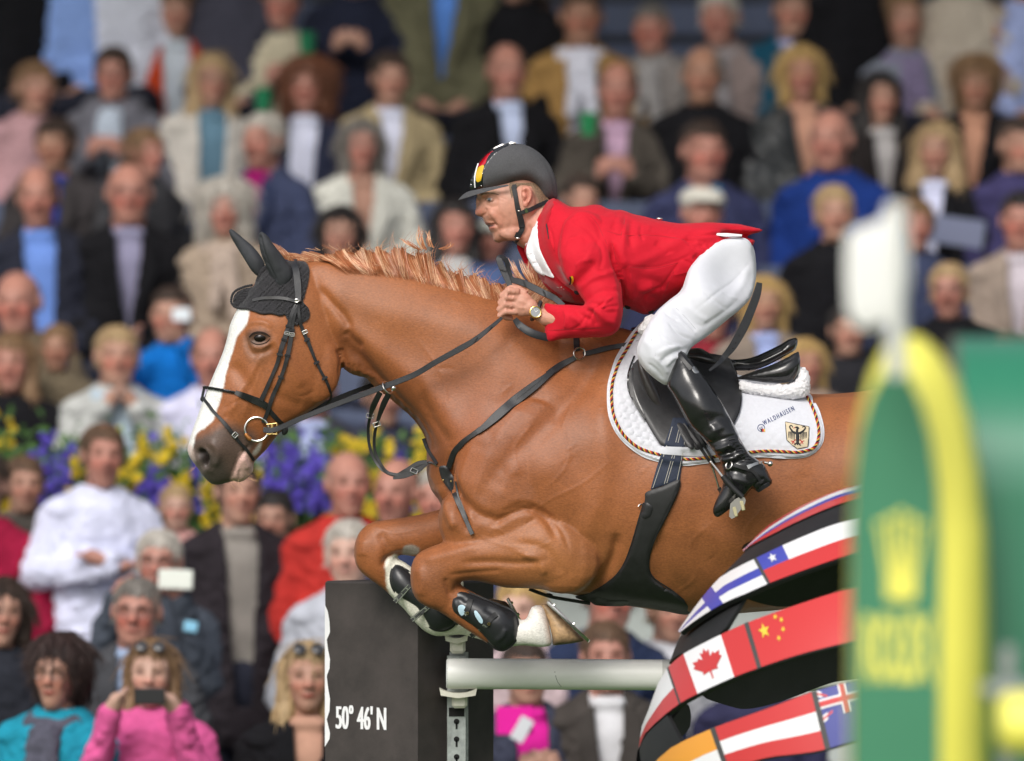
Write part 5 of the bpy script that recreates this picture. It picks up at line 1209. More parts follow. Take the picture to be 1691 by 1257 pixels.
# stirrup
for s_ in (-1, 1):
    st = empty('stirrup', P(1215, 850, -.40*-s_*-1 if False else .42*s_), None)
    st.parent = sdl; st.location = st.location-sdl.location if False else (WLOC['stirrup' if s_ < 0 else st.name]-wloc(sdl)); WLOC[st.name] = P(1215, 850, .42*s_)
    yy = -.455 if s_ < 0 else .455; yi = .37*s_
    mb = MB(); mb.tube([P(1174,763,.43*s_), P(1184,775,.44*s_), P(1194,788,yy)], [.003,.0035,.004]); mb.tube([P(1176,770,yi), P(1181,785,yi), P(1187,806,yi)], [.003,.003,.003]); mb.tube([P(1174,763,.43*s_), P(1173,768,.40*s_), P(1176,772,yi)], .003); mb.obj('iron', M['steel'], st)
    mb = MB(); mb.tube([P(1193,786,yy), P(1199,794,yy), P(1213,809,yy), P(1226,821,yy)], [.0075,.0088,.0085,.0080], n=10); mb.obj('rubber_arm', M['rubber'], st); mb = MB(); mb.tube([P(1187,806,yi), P(1200,826,yi)], .006); mb.obj('rubber_arm', M['rubber'], st)
    V = [P(x, y, Y) for Y in (yy, yi) for x, y in ((1206,832),(1213,825),(1222,820),(1229,821),(1231.5,826),(1230,833),(1213,855),(1208,857),(1204,853))]
    n = 9; F = [list(range(n)), [n+i for i in range(n)][::-1]]+[[i, n+i, n+(i+1) % n, (i+1) % n] for i in range(n)]
    mb = MB(); mb.add(V, F); mb.obj('tread', mat('brushed_steel', (.35,.34,.31), rough=.4, metal=.9), st, smooth=False)
    mb = MB()
    for x, y in ((1214,845),(1226,835)): mb.box(P(x, y, yy-.004*(-s_)*-1), (.012, .010, .030), Matrix.Rotation(R(-14), 3, 'Y'), bev=.002)
    mb.each('grip', mat('pale_brass', (.62,.56,.34), rough=.35, metal=.7), st)
# watch
w_ = P(883.7, 516, -.214); mb = MB(); wd = Vector((.12, -1, .1)).normalized()
mb.tube([w_, w_+wd*.009], [.0185,.0175], n=24); wt = mb.obj('watch', M['goldm'], rider); mb = MB(); mb.tube([w_+wd*.009, w_+wd*.0100], [.0142,.0142], n=24); mb.obj('dial', M['dial'], wt)
mb = MB(); mb.tube([w_+wd*.0103, w_+wd*.0106+Vector((.007,0,.005))], .0007); mb.tube([w_+wd*.0103, w_+wd*.0106+Vector((-.004,0,.008))], .0006); mb.obj('hand', M['white_gloss'], wt); mb = MB(); mb.torus(w_+wd*.0095, .0158, .0022, wd); mb.obj('bezel', M['goldm'], wt)
ws = MB(); c = P(885.5, 513.5, -.188); ax = Vector((.9, .1, -.45)).normalized(); ws.torus(c, .0285, .006, ax, n=30, m=6, ax=1.0); V = np.array([list(v) for v in ws.V]); ws.obj('watch_strap', M['leather'], wt)
ws = MB(); ws.torus(P(896,530,-.198), .030, .003, (1,.1,-.1), n=24, m=6)
# ---------------------------------------------------------------- ground, stand
G = {}
G['grass'] = mat('mown_grass', (.055, .11, .025), rough=.9, nscale=3, namp=.3, bump=.6, bscale=60)
G['concrete'] = mat('grey_concrete', (.20, .20, .21), rough=.9, nscale=4, namp=.2, bump=.2, bscale=40)
G['wall'] = mat('pale_grey_wall', (.42, .46, .44), rough=.85, nscale=3, namp=.1)
G['seat'] = mat('blue_grey_bench', (.065, .085, .15), rough=.6, nscale=5, namp=.15)
G['backw'] = mat('dark_slate_wall', (.035, .038, .05), rough=.8, nscale=2, namp=.2)
G['pole'] = mat('white_painted_pole', (.86, .86, .83), rough=.35, nscale=5, namp=.04, bump=.05, bscale=30)
G['pillar'] = mat('dark_brown_board', (.044, .036, .034), rough=.62, nscale=7, namp=.35, bump=.15, bscale=200)
G['galv'] = mat('galvanised_steel', (.34, .37, .36), rough=.45, metal=.6, nscale=25, namp=.3)
G['cup'] = mat('off_white_plastic', (.66, .64, .55), rough=.4)
G['hole'] = mat('black_recess', (.008, .008, .008), rough=.9)
G['blk'] = mat('globe_black', (.012, .012, .013), rough=.55, nscale=12, namp=.25)
G['white'] = mat('print_white', (.80, .80, .82), rough=.38, coat=.4); G['fred'] = mat('print_red', (.56, .035, .035), rough=.38, coat=.4); G['fblue'] = mat('print_blue', (.055, .07, .42), rough=.38, coat=.4); G['fnavy'] = mat('print_navy', (.05, .06, .28), rough=.38, coat=.4)
G['fyel'] = mat('print_yellow', (.75, .55, .05), rough=.38, coat=.4); G['forange'] = mat('print_orange', (.80, .34, .04), rough=.38, coat=.4); G['fgreen'] = mat('print_green', (.03, .22, .08), rough=.38, coat=.4); G['div'] = mat('dark_divider', (.06, .06, .06), rough=.6)
G['wgreen'] = mat('wing_green', (.045, .215, .115), rough=.5, nscale=3, namp=.05); G['wyel'] = mat('wing_yellow', (.90, .84, .14), rough=.4, nscale=3, namp=.04); G['bgreen'] = mat('gloss_green', (.02, .20, .11), rough=.38, coat=.7)
G['wwhite'] = mat('matt_white', (.78, .78, .76), rough=.6)
mb = MB(); mb.add([(-250, -60, 0), (250, -60, 0), (250, 300, 0), (-250, 300, 0)], [[0, 1, 2, 3]]); mb.obj('ground', G['grass'], smooth=False, base=(0, 0, 0), kind='structure')
ROW = {'r0': 4.2, 'r1': 5.2, 'r2': 6.2, 'r3': 7.2, 'u1': 9.0, 'u2': 9.8, 'u3': 10.6, 'u4': 11.4, 'u5': 12.2, 'u6': 13.0, 'u7': 13.8, 'u8': 14.6}
HZ = {'r0': P(0, 1112, 4.2).z, 'r1': P(0, 1030, 5.2).z, 'r2': P(0, 930, 6.2).z, 'r3': P(0, 800, 7.2).z, 'u1': P(0, 600, 9.0).z, 'u2': P(0, 505, 9.8).z, 'u3': P(0, 345, 10.6).z, 'u4': P(0, 240, 11.4).z, 'u5': P(0, 132, 12.2).z, 'u6': P(0, 20, 13.0).z, 'u7': P(0, -85, 13.8).z, 'u8': P(0, -190, 14.6).z}
FLOOR = {k: (HZ[k]-1.19 if k[0] == 'u' or k == 'r0' else HZ[k]-1.60) for k in HZ}
FLOOR['r0'] = .12; FLOOR['r1'] = .12; FLOOR['r2'] = .14; FLOOR['r3'] = .42
for k in ROW:
    if k in ('r0', 'r1'): continue
    mb = MB(); f = FLOOR[k]; d0 = ROW[k]-.42; mb.box((0, d0+.4, f/2), (16, .80, f), bev=.01)
    mb.obj('terrace_step', G['concrete'], smooth=False, kind='structure')
mb = MB(); mb.box((0, 4.95, .06), (16, 1.65, .12), bev=.01); mb.obj('terrace_step', G['concrete'], smooth=False, kind='structure')
mb = MB(); mb.box((0, 8.30, 0.93), (16, .10, 1.86), bev=.01); mb.box((0, 8.30, 1.88), (16, .16, .05), bev=.01); mb.obj('parapet_wall', G['wall'], smooth=False, kind='structure')
mb = MB(); mb.box((0, 12.5, 8.8), (26, 11.4, .25), bev=.03)  # unseen roof, added to shade the upper rows of spectators
for x in (-9, -4.5, 0, 4.5, 9): mb.box((x, 12.5, 8.55), (.25, 11.0, .3), bev=.02)
mb.obj('added_shade_roof', G['backw'], smooth=False, kind='structure')
mb = MB(); mb.box((0, 15.4, 4.5), (18, .2, 9.0)); mb.obj('back_wall', G['backw'], smooth=False, kind='structure')
rowname = {'r0': 'front', 'u1': 'lowest upper', 'u2': 'second upper', 'u3': 'third upper', 'u4': 'fourth upper', 'u5': 'fifth upper', 'u6': 'sixth upper', 'u7': 'topmost'}
for k in ('u1', 'u2', 'u3', 'u4', 'u5', 'u6', 'u7', 'r0'):
    z = HZ[k]-.78; y = ROW[k]; b = empty('bench', (0, y+.1, FLOOR[k]), 'blue-grey plank bench running along the %s row of the stand' % rowname[k], 'bench', 'benches of the stand')
    def plank(nm, c, d, par=b):
        m_ = MB(); m_.box(c, d, bev=.008); m_.obj(nm, G['seat'], par, smooth=False)
    plank('seat_plank', (0, y-.02, z-.02), (15, .13, .035)); plank('seat_plank', (0, y+.13, z-.02), (15, .13, .035))
    if k == 'r0': continue
    plank('backrest', (0, y+.34, z+.47), (15, .03, .15)); plank('backrest', (0, y+.34, z+.28), (15, .03, .15))
    h = z-FLOOR[k]
    for x in (-6, -3.6, -1.2, 1.2, 3.6, 6):
        m_ = MB(); m_.box((x, y+.05, FLOOR[k]+(h-.04)/2), (.06, .25, h-.04), bev=.005); m_.obj('leg', G['seat'], b, smooth=False)
        m_ = MB(); m_.box((x, y+.37, (FLOOR[k]+z+.56)/2), (.05, .03, z+.56-FLOOR[k]), bev=.004); m_.obj('post', G['seat'], b, smooth=False)
# flower boxes on the parapet
FB = {}
FB['leaf'] = mat('pansy_leaves', (.06, .14, .03), rough=.6, nscale=20, namp=.4); FB['y'] = mat('yellow_petals', (.60, .43, .01), rough=.6, nscale=30, namp=.15); FB['p'] = mat('violet_petals', (.085, .055, .42), rough=.6, nscale=30, namp=.25); FB['box'] = mat('dark_green_planter', (.02, .06, .045), rough=.6)
rnd = random.Random(21)
spots = [(-1.75, 'yellow'), ]
x0 = -2.45; bi = 0
kinds = ['yellow pansies, leftmost on the parapet', 'violet pansies behind the white striped shirt', 'mixed violet and yellow pansies behind the horse muzzle', 'violet pansies below the bridle', 'yellow and violet pansies before the horse chest']
def purple(px): return max(math.exp(-((px-90)/40)**2), math.exp(-((px-490)/52)**2), .55*math.exp(-((px-260)/30)**2), .8*math.exp(-((px-660)/28)**2), .5*math.exp(-((px-330)/20)**2))
for i in range(10):
    xa = -2.45+i*.56; xc = xa+.27; y = 8.15
    px = 845.5+xc*PX/((y+D)/D)
    lab = 'flower box with yellow and violet pansies on the pale parapet wall, number of boxes run on behind the horse'
    lab = ['flower box at the left edge of the photo, mostly yellow pansies', 'flower box with a violet clump left of the white striped shirt', 'flower box of yellow pansies behind the man in the white striped shirt', 'flower box of yellow pansies just left of the horse muzzle', 'flower box with a large violet clump under the horse jaw', 'flower box with yellow and violet pansies behind the martingale straps'][i] if i < 6 else 'flower box on the parapet %s' % ['behind the folded forelegs and shoulder of the horse', 'behind the girth and the rider boot', 'behind the horse belly and the globe', 'behind the green wing at the right'][i-6]
    fb = empty('flower_box', (xc, y, 1.74), lab, 'flower box', 'flower boxes along the parapet')
    m_ = MB(); m_.box((xc, y, 1.83), (.54, .20, .18), bev=.012); m_.obj('box', FB['box'], fb, smooth=False)
    lf = MB(); ye = MB(); pu = MB()
    def pos(dense=1.0):
        return Vector((xc+rnd.uniform(-.29, .29), y-.12+rnd.gauss(0, .05)-.02, 1.95+rnd.gauss(0, .085)))
    for _ in range(1000):
        c = pos(); c.z += rnd.uniform(-.05, .07); a = rnd.uniform(0, 6.28); t = rnd.uniform(-.8, .8); s = rnd.uniform(.015, .032)
        rt = Matrix.Rotation(a, 3, 'Y')@Matrix.Rotation(t, 3, 'X')@Matrix.Rotation(rnd.uniform(-1, 1), 3, 'Z')
        lf.add([c+rt@Vector(v) for v in ((-s, 0, 0), (0, -s*.3, -s*.5), (s, 0, 0), (0, -s*.3, s*.5))], [[0, 1, 2, 3]])
    for _ in range(640):
        c = pos(); c.y -= .045; pxx = 845.5+c.x*PX/((y+D)/D); pr = purple(pxx); cl = noise.noise(Vector((c.x*7, c.z*9, 3)))
        pu_ = pr+.5*noise.noise(Vector((c.x*5+9, c.z*6, 1))) > .42
        tgt = pu if pu_ else ye
        if cl < -.12 and not (pr > .5): continue
        if c.z < 1.86 and pu_: continue
        s = rnd.uniform(.015, .023); rt = Matrix.Rotation(rnd.uniform(-.5, .5), 3, 'Z')@Matrix.Rotation(rnd.uniform(-.5, .5), 3, 'X')
        for k in range(5):
            a = k*1.2566+.3; d = Vector((math.cos(a), 0, math.sin(a))); e = Vector((-d.z, 0, d.x))
            tgt.add([c+rt@v for v in (Vector((0, 0, 0)), d*s*.55+e*s*.55+Vector((0, -.004, 0)), d*s*1.05+Vector((0, .003, 0)), d*s*.55-e*s*.55+Vector((0, -.004, 0)))], [[0, 1, 2, 3]])
    lf.obj('foliage', FB['leaf'], fb, smooth=False, kind='stuff')
    if ye.V: ye.obj('yellow_blossoms', FB['y'], fb, smooth=False, kind='stuff')
    if pu.V: pu.obj('violet_blossoms', FB['p'], fb, smooth=False, kind='stuff')

# ---------------------------------------------------------------- obstacle: pillar, pole
YC = .16; cL = P(537, 960, 0).x; c0 = P(690, 960, YC); cR = P(815, 960, YC+.27)
A = Vector((P(537, 960, YC+.22).x, YC+.22, 0)); B = Vector((c0.x, YC, 0)); Cc = Vector((cR.x, YC+.27, 0)); Dd = A+Cc-B
zt = P(690, 962, YC).z
pil = empty('jump_pillar', ((A.x+Cc.x)/2, (A.y+Cc.y)/2, 0), 'dark brown square jump pillar reading 50° 46\' N under the horse forelegs', 'jump stand')
def quadbox(pts, z0, z1, bev=.006):
    c = sum(pts, Vector())/4; V = []
    for z, s_ in ((z0, 1), (z1-bev, 1), (z1, 1-bev*4)):
        for p in pts: q = c+(p-c)*s_; V.append((q.x, q.y, z))
    F = [[3, 2, 1, 0], [8, 9, 10, 11]]+[[l*4+i, l*4+(i+1) % 4, l*4+4+(i+1) % 4, l*4+4+i] for l in (0, 1) for i in range(4)]
    return V, F
V, F = quadbox([A, B, Cc, Dd], 0, zt); mb = MB(); mb.add(V, F); mb.obj('post', G['pillar'], pil, smooth=False)
nL = Vector((B.y-A.y, -(B.x-A.x), 0)).normalized()
if nL.y > 0: nL = -nL
def facept(t, z, off=.002): q = A+(B-A)*t; return Vector((q.x, q.y, z))+nL*off
tv, tf = text_polys("50° 46' N", 1.0); wx = tv[:, 0].max()
t0, t1 = (555-537)/153, (638-537)/153; zb = P(600, 1204, .3).z; hh_ = (P(600, 1165, .3).z-zb)/.73
mb = MB()
for k in range(4): mb.add([facept(t0+(t1-t0)*a/wx+(k-1.5)*.0055, zb+b*hh_, .002+k*.0002) for a, b, c in tv], tf)
mb; mb.obj('lettering', G['white'], pil, smooth=False)
wv = [(0, 1000), (.03, 1010), (.05, 1028), (.055, 1045), (.02, 1058), (.035, 1075), (.055, 1090), (.05, 1105), (.02, 1118), (.035, 1138), (.055, 1155), (.05, 1175), (.02, 1190), (.055, 1212), (.05, 1222), (0, 1235)]
V = []; 
for t, py in wv: V.append(facept(t+.002, P(600, py, .3).z)); V.append(facept(.001, P(600, py, .3).z))
mb = MB(); mb.add(V, [[2*i, 2*i+1, 2*i+3, 2*i+2] for i in range(len(wv)-1)]); mb.obj('wave_print', G['white'], pil, smooth=False)
# perforated track with cups
xs, Yt = 754, .235
q0 = P(738, 1083, Yt); q1 = P(770, 1083, Yt)
tr = empty('cup_track', P(754, 2000, Yt), None); tr.parent = pil; tr.location = Vector((P(754, 1083, Yt).x, Yt, 0))-wloc(pil); WLOC[tr.name] = Vector((P(754, 1083, Yt).x, Yt, 0)); tr.name = 'cup_track'
xw = q1.x-q0.x; mb = MB(); xc = (q0.x+q1.x)/2
mb.box((xc, Yt, q0.z/2), (xw*.96, .004, q0.z), bev=.001); mb.box((q0.x+.003, Yt+.018, q0.z/2), (.005, .034, q0.z)); mb.box((q1.x-.003, Yt+.018, q0.z/2), (.005, .034, q0.z)); mb.box((xc, Yt+.04, q0.z/2), (xw*1.2, .006, q0.z+.02))
mb.obj('rail', G['galv'], tr, smooth=False)
for k in range(26):
    z = P(754, 1104+29.2*k, Yt).z
    if z < .1 or k == 1: continue
    mb = MB(); mb.tube([(xc, Yt-.0035, z), (xc, Yt-.0025, z)], .0085, n=16); mb.box((xc, Yt-.003, z-.012), (.006, .001, .022)); mb.obj('keyhole', G['hole'], tr, smooth=False)
mb = MB(); mb.box(P(754, 1176, Yt-.004), (xw*.8, .004, .026)); mb.obj('dark_clip', G['hole'], tr, smooth=False)
def cup(px, py, w, red=False):
    c = empty('pole_cup', P(px, py+12, Yt-.05)); c.parent = pil; c.location = P(px, py+12, Yt-.05)-wloc(pil); WLOC[c.name] = P(px, py+12, Yt-.05)
    m_ = MB(); pr = []
    for t in np.linspace(-1, 1, 13): pr.append((t*w/2, (abs(t)**2.4)*.014))
    V = []
    for yy in (Yt-.085, Yt-.004):
        for a, b in pr: p_ = P(px, py, Yt); V.append((p_.x+a, yy, p_.z+b-.012))
        for a, b in pr[::-1]: V.append((p_.x+a*.92, yy, p_.z-.020-.008*(1-abs(a/(w/2)))))
    n = 26; F = [list(range(n))[::-1], [n+i for i in range(n)]]+[[i, (i+1) % n, n+(i+1) % n, n+i] for i in range(n)]
    m_.add(V, F); p_ = P(px+2, py+21, Yt); m_.box((p_.x, Yt-.03, p_.z), (.046, .05, .042), bev=.008)
    m_.obj('shell', G['cup'], c, smooth=False)
cup(757, 1136, .112); cup(754, 1046, .07)
mb = MB(); mb.box(P(757, 966, .14), (.030, .03, .028), bev=.006); o = mb.obj('peg', G['cup'], pil, smooth=False); mb = MB(); mb.ell(P(753, 961, .13), (.008, .008, .006)); mb.obj('red_tip', M['flag_red'], o)
yp = .17
V = []; F = []; a0 = P(737, 1112.5, yp); pa = Vector((a0.x, yp, a0.z)); pb = pa+Vector((3.6, 0, -.022))
mb = MB(); L = pb-pa; pts = [pa, pa+L*.0006, pa+L*.002, pa+L*.02, pa+L*.5, pa+L*.98, pb]; rr = [.040, .0435, .0455, .0458, .0458, .0458, .042]
mb.tube(pts, rr, n=40)
pole = empty('jump_pole', pa+L*.5-Vector((0, 0, .0458)), 'white painted jump pole resting in the cup of the dark pillar', 'pole')
mb.obj('shaft', G['pole'], pole)
mb = MB(); mb.tube([pa+L*t for t in (.178, .179, .2065, .2075)], [.0461, .0463, .0463, .0461], n=40, cap=False); mb.obj('grey_band', mat('light_grey_tape', (.55, .55, .53), rough=.4), pole)
mb = MB(); mb.tube([pa+L*t for t in (-.0001, .0012)], [.0405, .0448], n=32); mb.obj('end_cap', mat('grey_end_cap', (.40,.43,.43), rough=.5), pole)
mb = MB(); ck = [(916,1108),(918,1118),(921,1126),(927,1134)]
mb.ribbon([Vector((P(x, y, yp).x, yp-math.sqrt(max(0, .0459**2-(P(x, y, yp).z-pa.z+.003)**2)), P(x, y, yp).z)) for x, y in ck], [(0, -1, 0)]*4, .0012, .0006); mb.obj('crack', G['div'], pole)
pil2 = empty('jump_pillar', (pb.x+.1, .45, 0), 'far jump pillar hidden behind the green wing', 'jump stand'); mb = MB(); mb.box((pb.x+.12, .45, zt/2), (.35, .35, zt), bev=.006); mb.obj('post', G['pillar'], pil2, smooth=False)

# ---------------------------------------------------------------- globe of flag ribbons
YG = -1.25; fg = (YG+D)/D; gc = P(1548.5, 1278, YG); GR_ = 494/PX*fg
globe = empty('globe', (gc.x, YG, gc.z-GR_), 'black ribbon globe carrying rows of national flags before the horse', 'globe')
class Sph:
    def __init__(s, far=False, r=GR_): s.far = far; s.r = r
    def __call__(s, px, py, off=0):
        d = (P(px, py, YG)-CAM).normalized(); oc = CAM-gc; b = oc.dot(d); c = oc.dot(oc)-s.r**2; q = b*b-c
        if q < 0: t = -b
        else: t = -b+(math.sqrt(q) if s.far else -math.sqrt(q))
        p = CAM+d*t; n = (p-gc).normalized(); p = gc+n*s.r
        if s.far: n = -n
        return p+n*off, n
SPH, SPB = Sph(), Sph(True)
def bandfn(up, lo):
    U = resample(spline(up, 6), 3); Lw = resample(spline(lo, 6), 3)
    def f(u, v):
        i = u*(len(U)-1); j = u*(len(Lw)-1)
        a = np.array([np.interp(i, range(len(U)), U[:, k]) for k in (0, 1)]); b = np.array([np.interp(j, range(len(Lw)), Lw[:, k]) for k in (0, 1)])
        return a*(1-v)+b*v
    return f
def cell(mb, f, u0, u1, v0, v1, mi, off=.004, S_=SPH, nu=None, nv=None):
    nu = nu or max(2, int((u1-u0)*40)); nv = nv or max(2, int((v1-v0)*6)); V = []
    for i in range(nu+1):
        for j in range(nv+1):
            q = f(u0+(u1-u0)*i/nu, v0+(v1-v0)*j/nv); V.append(S_(q[0], q[1], off)[0])
    mb.add(V, [[i*(nv+1)+j, i*(nv+1)+j+1, (i+1)*(nv+1)+j+1, (i+1)*(nv+1)+j] for i in range(nu) for j in range(nv)], mi)
def polycell(mb, f, pts, mi, off=.0055):
    V = [S for S in (SPH(*f(u, v), off)[0] for u, v in pts)]; mb.add(V, [list(range(len(V)))], mi)
def ribbon_shell(name, f, S_=SPH, th=.012, m_=None, v0=-.02, v1=1.02, nu=44, nv=6):
    V = []
    for o_ in (0, -th):
        for i in range(nu+1):
            for j in range(nv+1): q = f(i/nu, v0+(v1-v0)*j/nv); V.append(S_(q[0], q[1], o_)[0])
    n = (nu+1)*(nv+1); F = []
    for i in range(nu):
        for j in range(nv):
            a = i*(nv+1)+j; F.append([a, a+1, a+nv+2, a+nv+1]); F.append([n+a, n+a+nv+1, n+a+nv+2, n+a+1])
    for i in range(nu):
        for j in (0, nv): a = i*(nv+1)+j; F.append([a, a+nv+1, n+a+nv+1, n+a])
    for j in range(nv):
        for i in (0, nu): a = i*(nv+1)+j; F.append([a, a+1, n+a+1, n+a])
    mb = MB(); mb.add(V, F); return mb.obj(name, m_ or G['blk'], globe)
WH, RD, BL, YE, OR, DV, GN, NV = range(8); GM = [G['white'], G['fred'], G['fblue'], G['fyel'], G['forange'], G['div'], G['fgreen'], G['fnavy']]
b1 = bandfn([(1228,910),(1234,905),(1268,871),(1313,841),(1366,814),(1416,797),(1500,775),(1620,768)], [(1229,912),(1240,903),(1283,881),(1313,865.5),(1374,839),(1416,826),(1500,806),(1620,800)])
b2 = bandfn([(1122,1043),(1150,1003),(1180,966),(1203,947),(1271,913),(1313,894),(1370,871),(1416,858),(1500,838),(1620,822),(1760,830)], [(1124,1046),(1154,1023),(1199,996),(1230,983),(1283,960),(1366,930),(1412,915),(1500,893),(1620,878),(1760,880)])
b3 = bandfn([(1062,1200),(1074,1171),(1094,1118),(1121.6,1087.4),(1150,1070),(1211,1040),(1252,1023),(1306,1004),(1370,983),(1414,972),(1500,955),(1640,935),(1800,935)], [(1057,1235),(1066.6,1212.6),(1102.6,1178.5),(1135,1156),(1195,1127),(1237,1110),(1317,1083),(1412,1059),(1500,1040),(1640,1020),(1800,1015)])
b4 = bandfn([(1075,1268),(1085.5,1257),(1116,1231.6),(1184,1201),(1268,1171),(1347,1142),(1416,1125),(1500,1108),(1640,1090),(1850,1085)], [(1100,1330),(1140,1300),(1188,1275),(1265,1252),(1310,1246),(1359,1239),(1416,1222),(1500,1200),(1640,1180),(1850,1175)])
k1 = bandfn([(1229,913),(1240,904),(1283,882),(1313,867),(1374,841),(1416,828),(1500,808),(1620,802)], [(1178,965),(1203,946),(1271,912),(1313,893),(1370,870),(1416,857),(1500,837),(1620,821)])
k2 = bandfn([(1123,1048),(1154,1025),(1199,998),(1230,985)], [(1105,1095),(1122,1080),(1165,1065),(1200,1035)])
k4 = bandfn([(1056,1240),(1066,1216),(1102,1182)], [(1060,1275),(1090,1250),(1125,1225)])
for nm, f in (('black_ribbon', k1), ('black_ribbon', k4)): ribbon_shell(nm, f)
SPI = Sph(r=GR_*.975); ribbon_shell('black_ribbon', k2, SPI)
for f in (b1, b2, b3, b4): ribbon_shell('flag_ribbon', f)
# inner side of the far ribbons
for poly in ([(1228,983),(1283,962),(1366,932),(1420,916),(1620,880),(1620,960),(1414,968),(1370,981),(1330,996),(1298,1002),(1262,998)],
             [(1165,1150),(1195,1129),(1237,1112),(1317,1085),(1412,1061),(1640,1024),(1640,1090),(1416,1121),(1366,1130),(1300,1155),(1238,1171),(1200,1165)],
             [(1060,1240),(1085,1215),(1110,1190),(1135,1160),(1140,1200),(1110,1230),(1085,1255),(1062,1280)],
             [(1233,905),(1300,870),(1366,842),(1416,830),(1620,800),(1620,820),(1416,850),(1300,890),(1240,912)]):
    mb = MB(); pl = spline(poly, 3, True); v, F, n = tri2d(pl, 9); F = fan_orient(v, F)
    V = [SPB(a, b, 0)[0] for a, b in v]+[SPB(a, b, -.012)[0] for a, b in v]; N = len(v)
    mb.add(V, F+[[i+N for i in f[::-1]] for f in F]); mb.obj('inner_ribbon', G['blk'], globe)
def flag(fn, nm='flag'):
    mb = MB(); fn(mb); mb.obj(nm, GM, globe)
def star(mb, f, cu, cv, ru, rv, mi, off=.0058, rot=0):
    pts = []
    for k in range(10):
        r = 1 if k % 2 == 0 else .42; a = math.pi/2+k*math.pi/5+rot; pts.append((cu+ru*r*math.cos(a), cv-rv*r*math.sin(a)))
    c = SPH(*f(cu, cv), off)[0]; V = [c]+[SPH(*f(u, v), off)[0] for u, v in pts]; mb.add(V, [[0, 1+k, 1+(k+1) % 10] for k in range(10)], mi)
def fl1(mb):
    cell(mb, b1, 0, .56, 0, .25, RD); cell(mb, b1, 0, .56, .25, .45, WH); cell(mb, b1, 0, .56, .45, .62, BL); cell(mb, b1, 0, .56, .62, 1, RD)
flag(fl1); flag(lambda mb: (cell(mb, b1, .56, .60, 0, 1, GN), cell(mb, b1, .60, 1, 0, .3, WH), cell(mb, b1, .60, 1, .3, 1, YE)))
def ufor(f, x, v=.5):
    us = np.linspace(0, 1, 400); xsx = [f(u, v)[0] for u in us]; return float(np.interp(x, xsx, us))
def fl_fin(mb):
    a, b = 0, ufor(b2, 1257); c0, c1 = ufor(b2, 1168), ufor(b2, 1186)
    for u0, u1 in ((a, c0), (c1, b)): cell(mb, b2, u0, u1, 0, .36, WH); cell(mb, b2, u0, u1, .36, .64, BL); cell(mb, b2, u0, u1, .64, 1, WH)
    cell(mb, b2, c0, c1, 0, 1, BL)
def fl_chl(mb):
    a, b = ufor(b2, 1262), 1; c = ufor(b2, 1304)
    cell(mb, b2, a, c, 0, .5, BL); cell(mb, b2, c, b, 0, .5, WH); cell(mb, b2, a, b, .5, 1, RD); star(mb, b2, (a+c)/2, .25, .0085*1.3, .17, WH)
flag(fl_fin); flag(lambda mb: cell(mb, b2, ufor(b2, 1257), ufor(b2, 1262), -.01, 1.01, DV), 'divider'); flag(fl_chl)
u = lambda x: ufor(b3, x)
flag(lambda mb: (cell(mb, b3, 0, u(1113), 0, .55, WH), cell(mb, b3, 0, u(1113), .55, 1, RD)))
flag(lambda mb: cell(mb, b3, u(1113), u(1116), -.01, 1.01, DV), 'divider')
LEAF = [(0,1),(.12,.72),(.30,.82),(.24,.35),(.50,.58),(.56,.42),(.90,.48),(.80,.20),(.95,.10),(.45,-.38),(.52,-.55),(.06,-.48),(.04,-1),(-.04,-1),(-.06,-.48),(-.52,-.55),(-.45,-.38),(-.95,.10),(-.80,.20),(-.90,.48),(-.56,.42),(-.50,.58),(-.24,.35),(-.30,.82),(-.12,.72)]
def fl_can(mb):
    a, b, c, d = u(1116), u(1142), u(1203), u(1241)
    cell(mb, b3, a, b, 0, 1, RD); cell(mb, b3, b, c, 0, 1, WH); cell(mb, b3, c, d, 0, 1, RD)
    cu, cv = (b+c)/2, .48; ru, rv = (c-b)*.40, .36
    cc = SPH(*b3(cu, cv), .0058)[0]; V = [cc]+[SPH(*b3(cu+ru*x, cv-rv*y), .0058)[0] for x, y in LEAF]; n = len(LEAF); mb.add(V, [[0, 1+k, 1+(k+1) % n] for k in range(n)], RD)
flag(fl_can); flag(lambda mb: cell(mb, b3, u(1241), u(1248), -.01, 1.01, DV), 'divider')
def fl_chn(mb):
    cell(mb, b3, u(1248), 1, 0, 1, RD); star(mb, b3, u(1268), .30, .012, .17, YE)
    for x, v in ((1290, .10), (1298, .20), (1297, .40), (1287, .55)): star(mb, b3, u(x), v, .0048, .065, YE, rot=.5)
flag(fl_chn)
w4 = lambda x: ufor(b4, x)
flag(lambda mb: (cell(mb, b4, 0, w4(1186), 0, .5, OR), cell(mb, b4, 0, w4(1186), .5, 1, WH)))
flag(lambda mb: cell(mb, b4, w4(1186), w4(1194), -.01, 1.01, DV), 'divider')
flag(lambda mb: (cell(mb, b4, w4(1194), w4(1352), 0, .34, RD), cell(mb, b4, w4(1194), w4(1352), .34, .67, WH), cell(mb, b4, w4(1194), w4(1352), .67, 1, RD)))
flag(lambda mb: cell(mb, b4, w4(1352), w4(1361), -.01, 1.01, DV), 'divider')
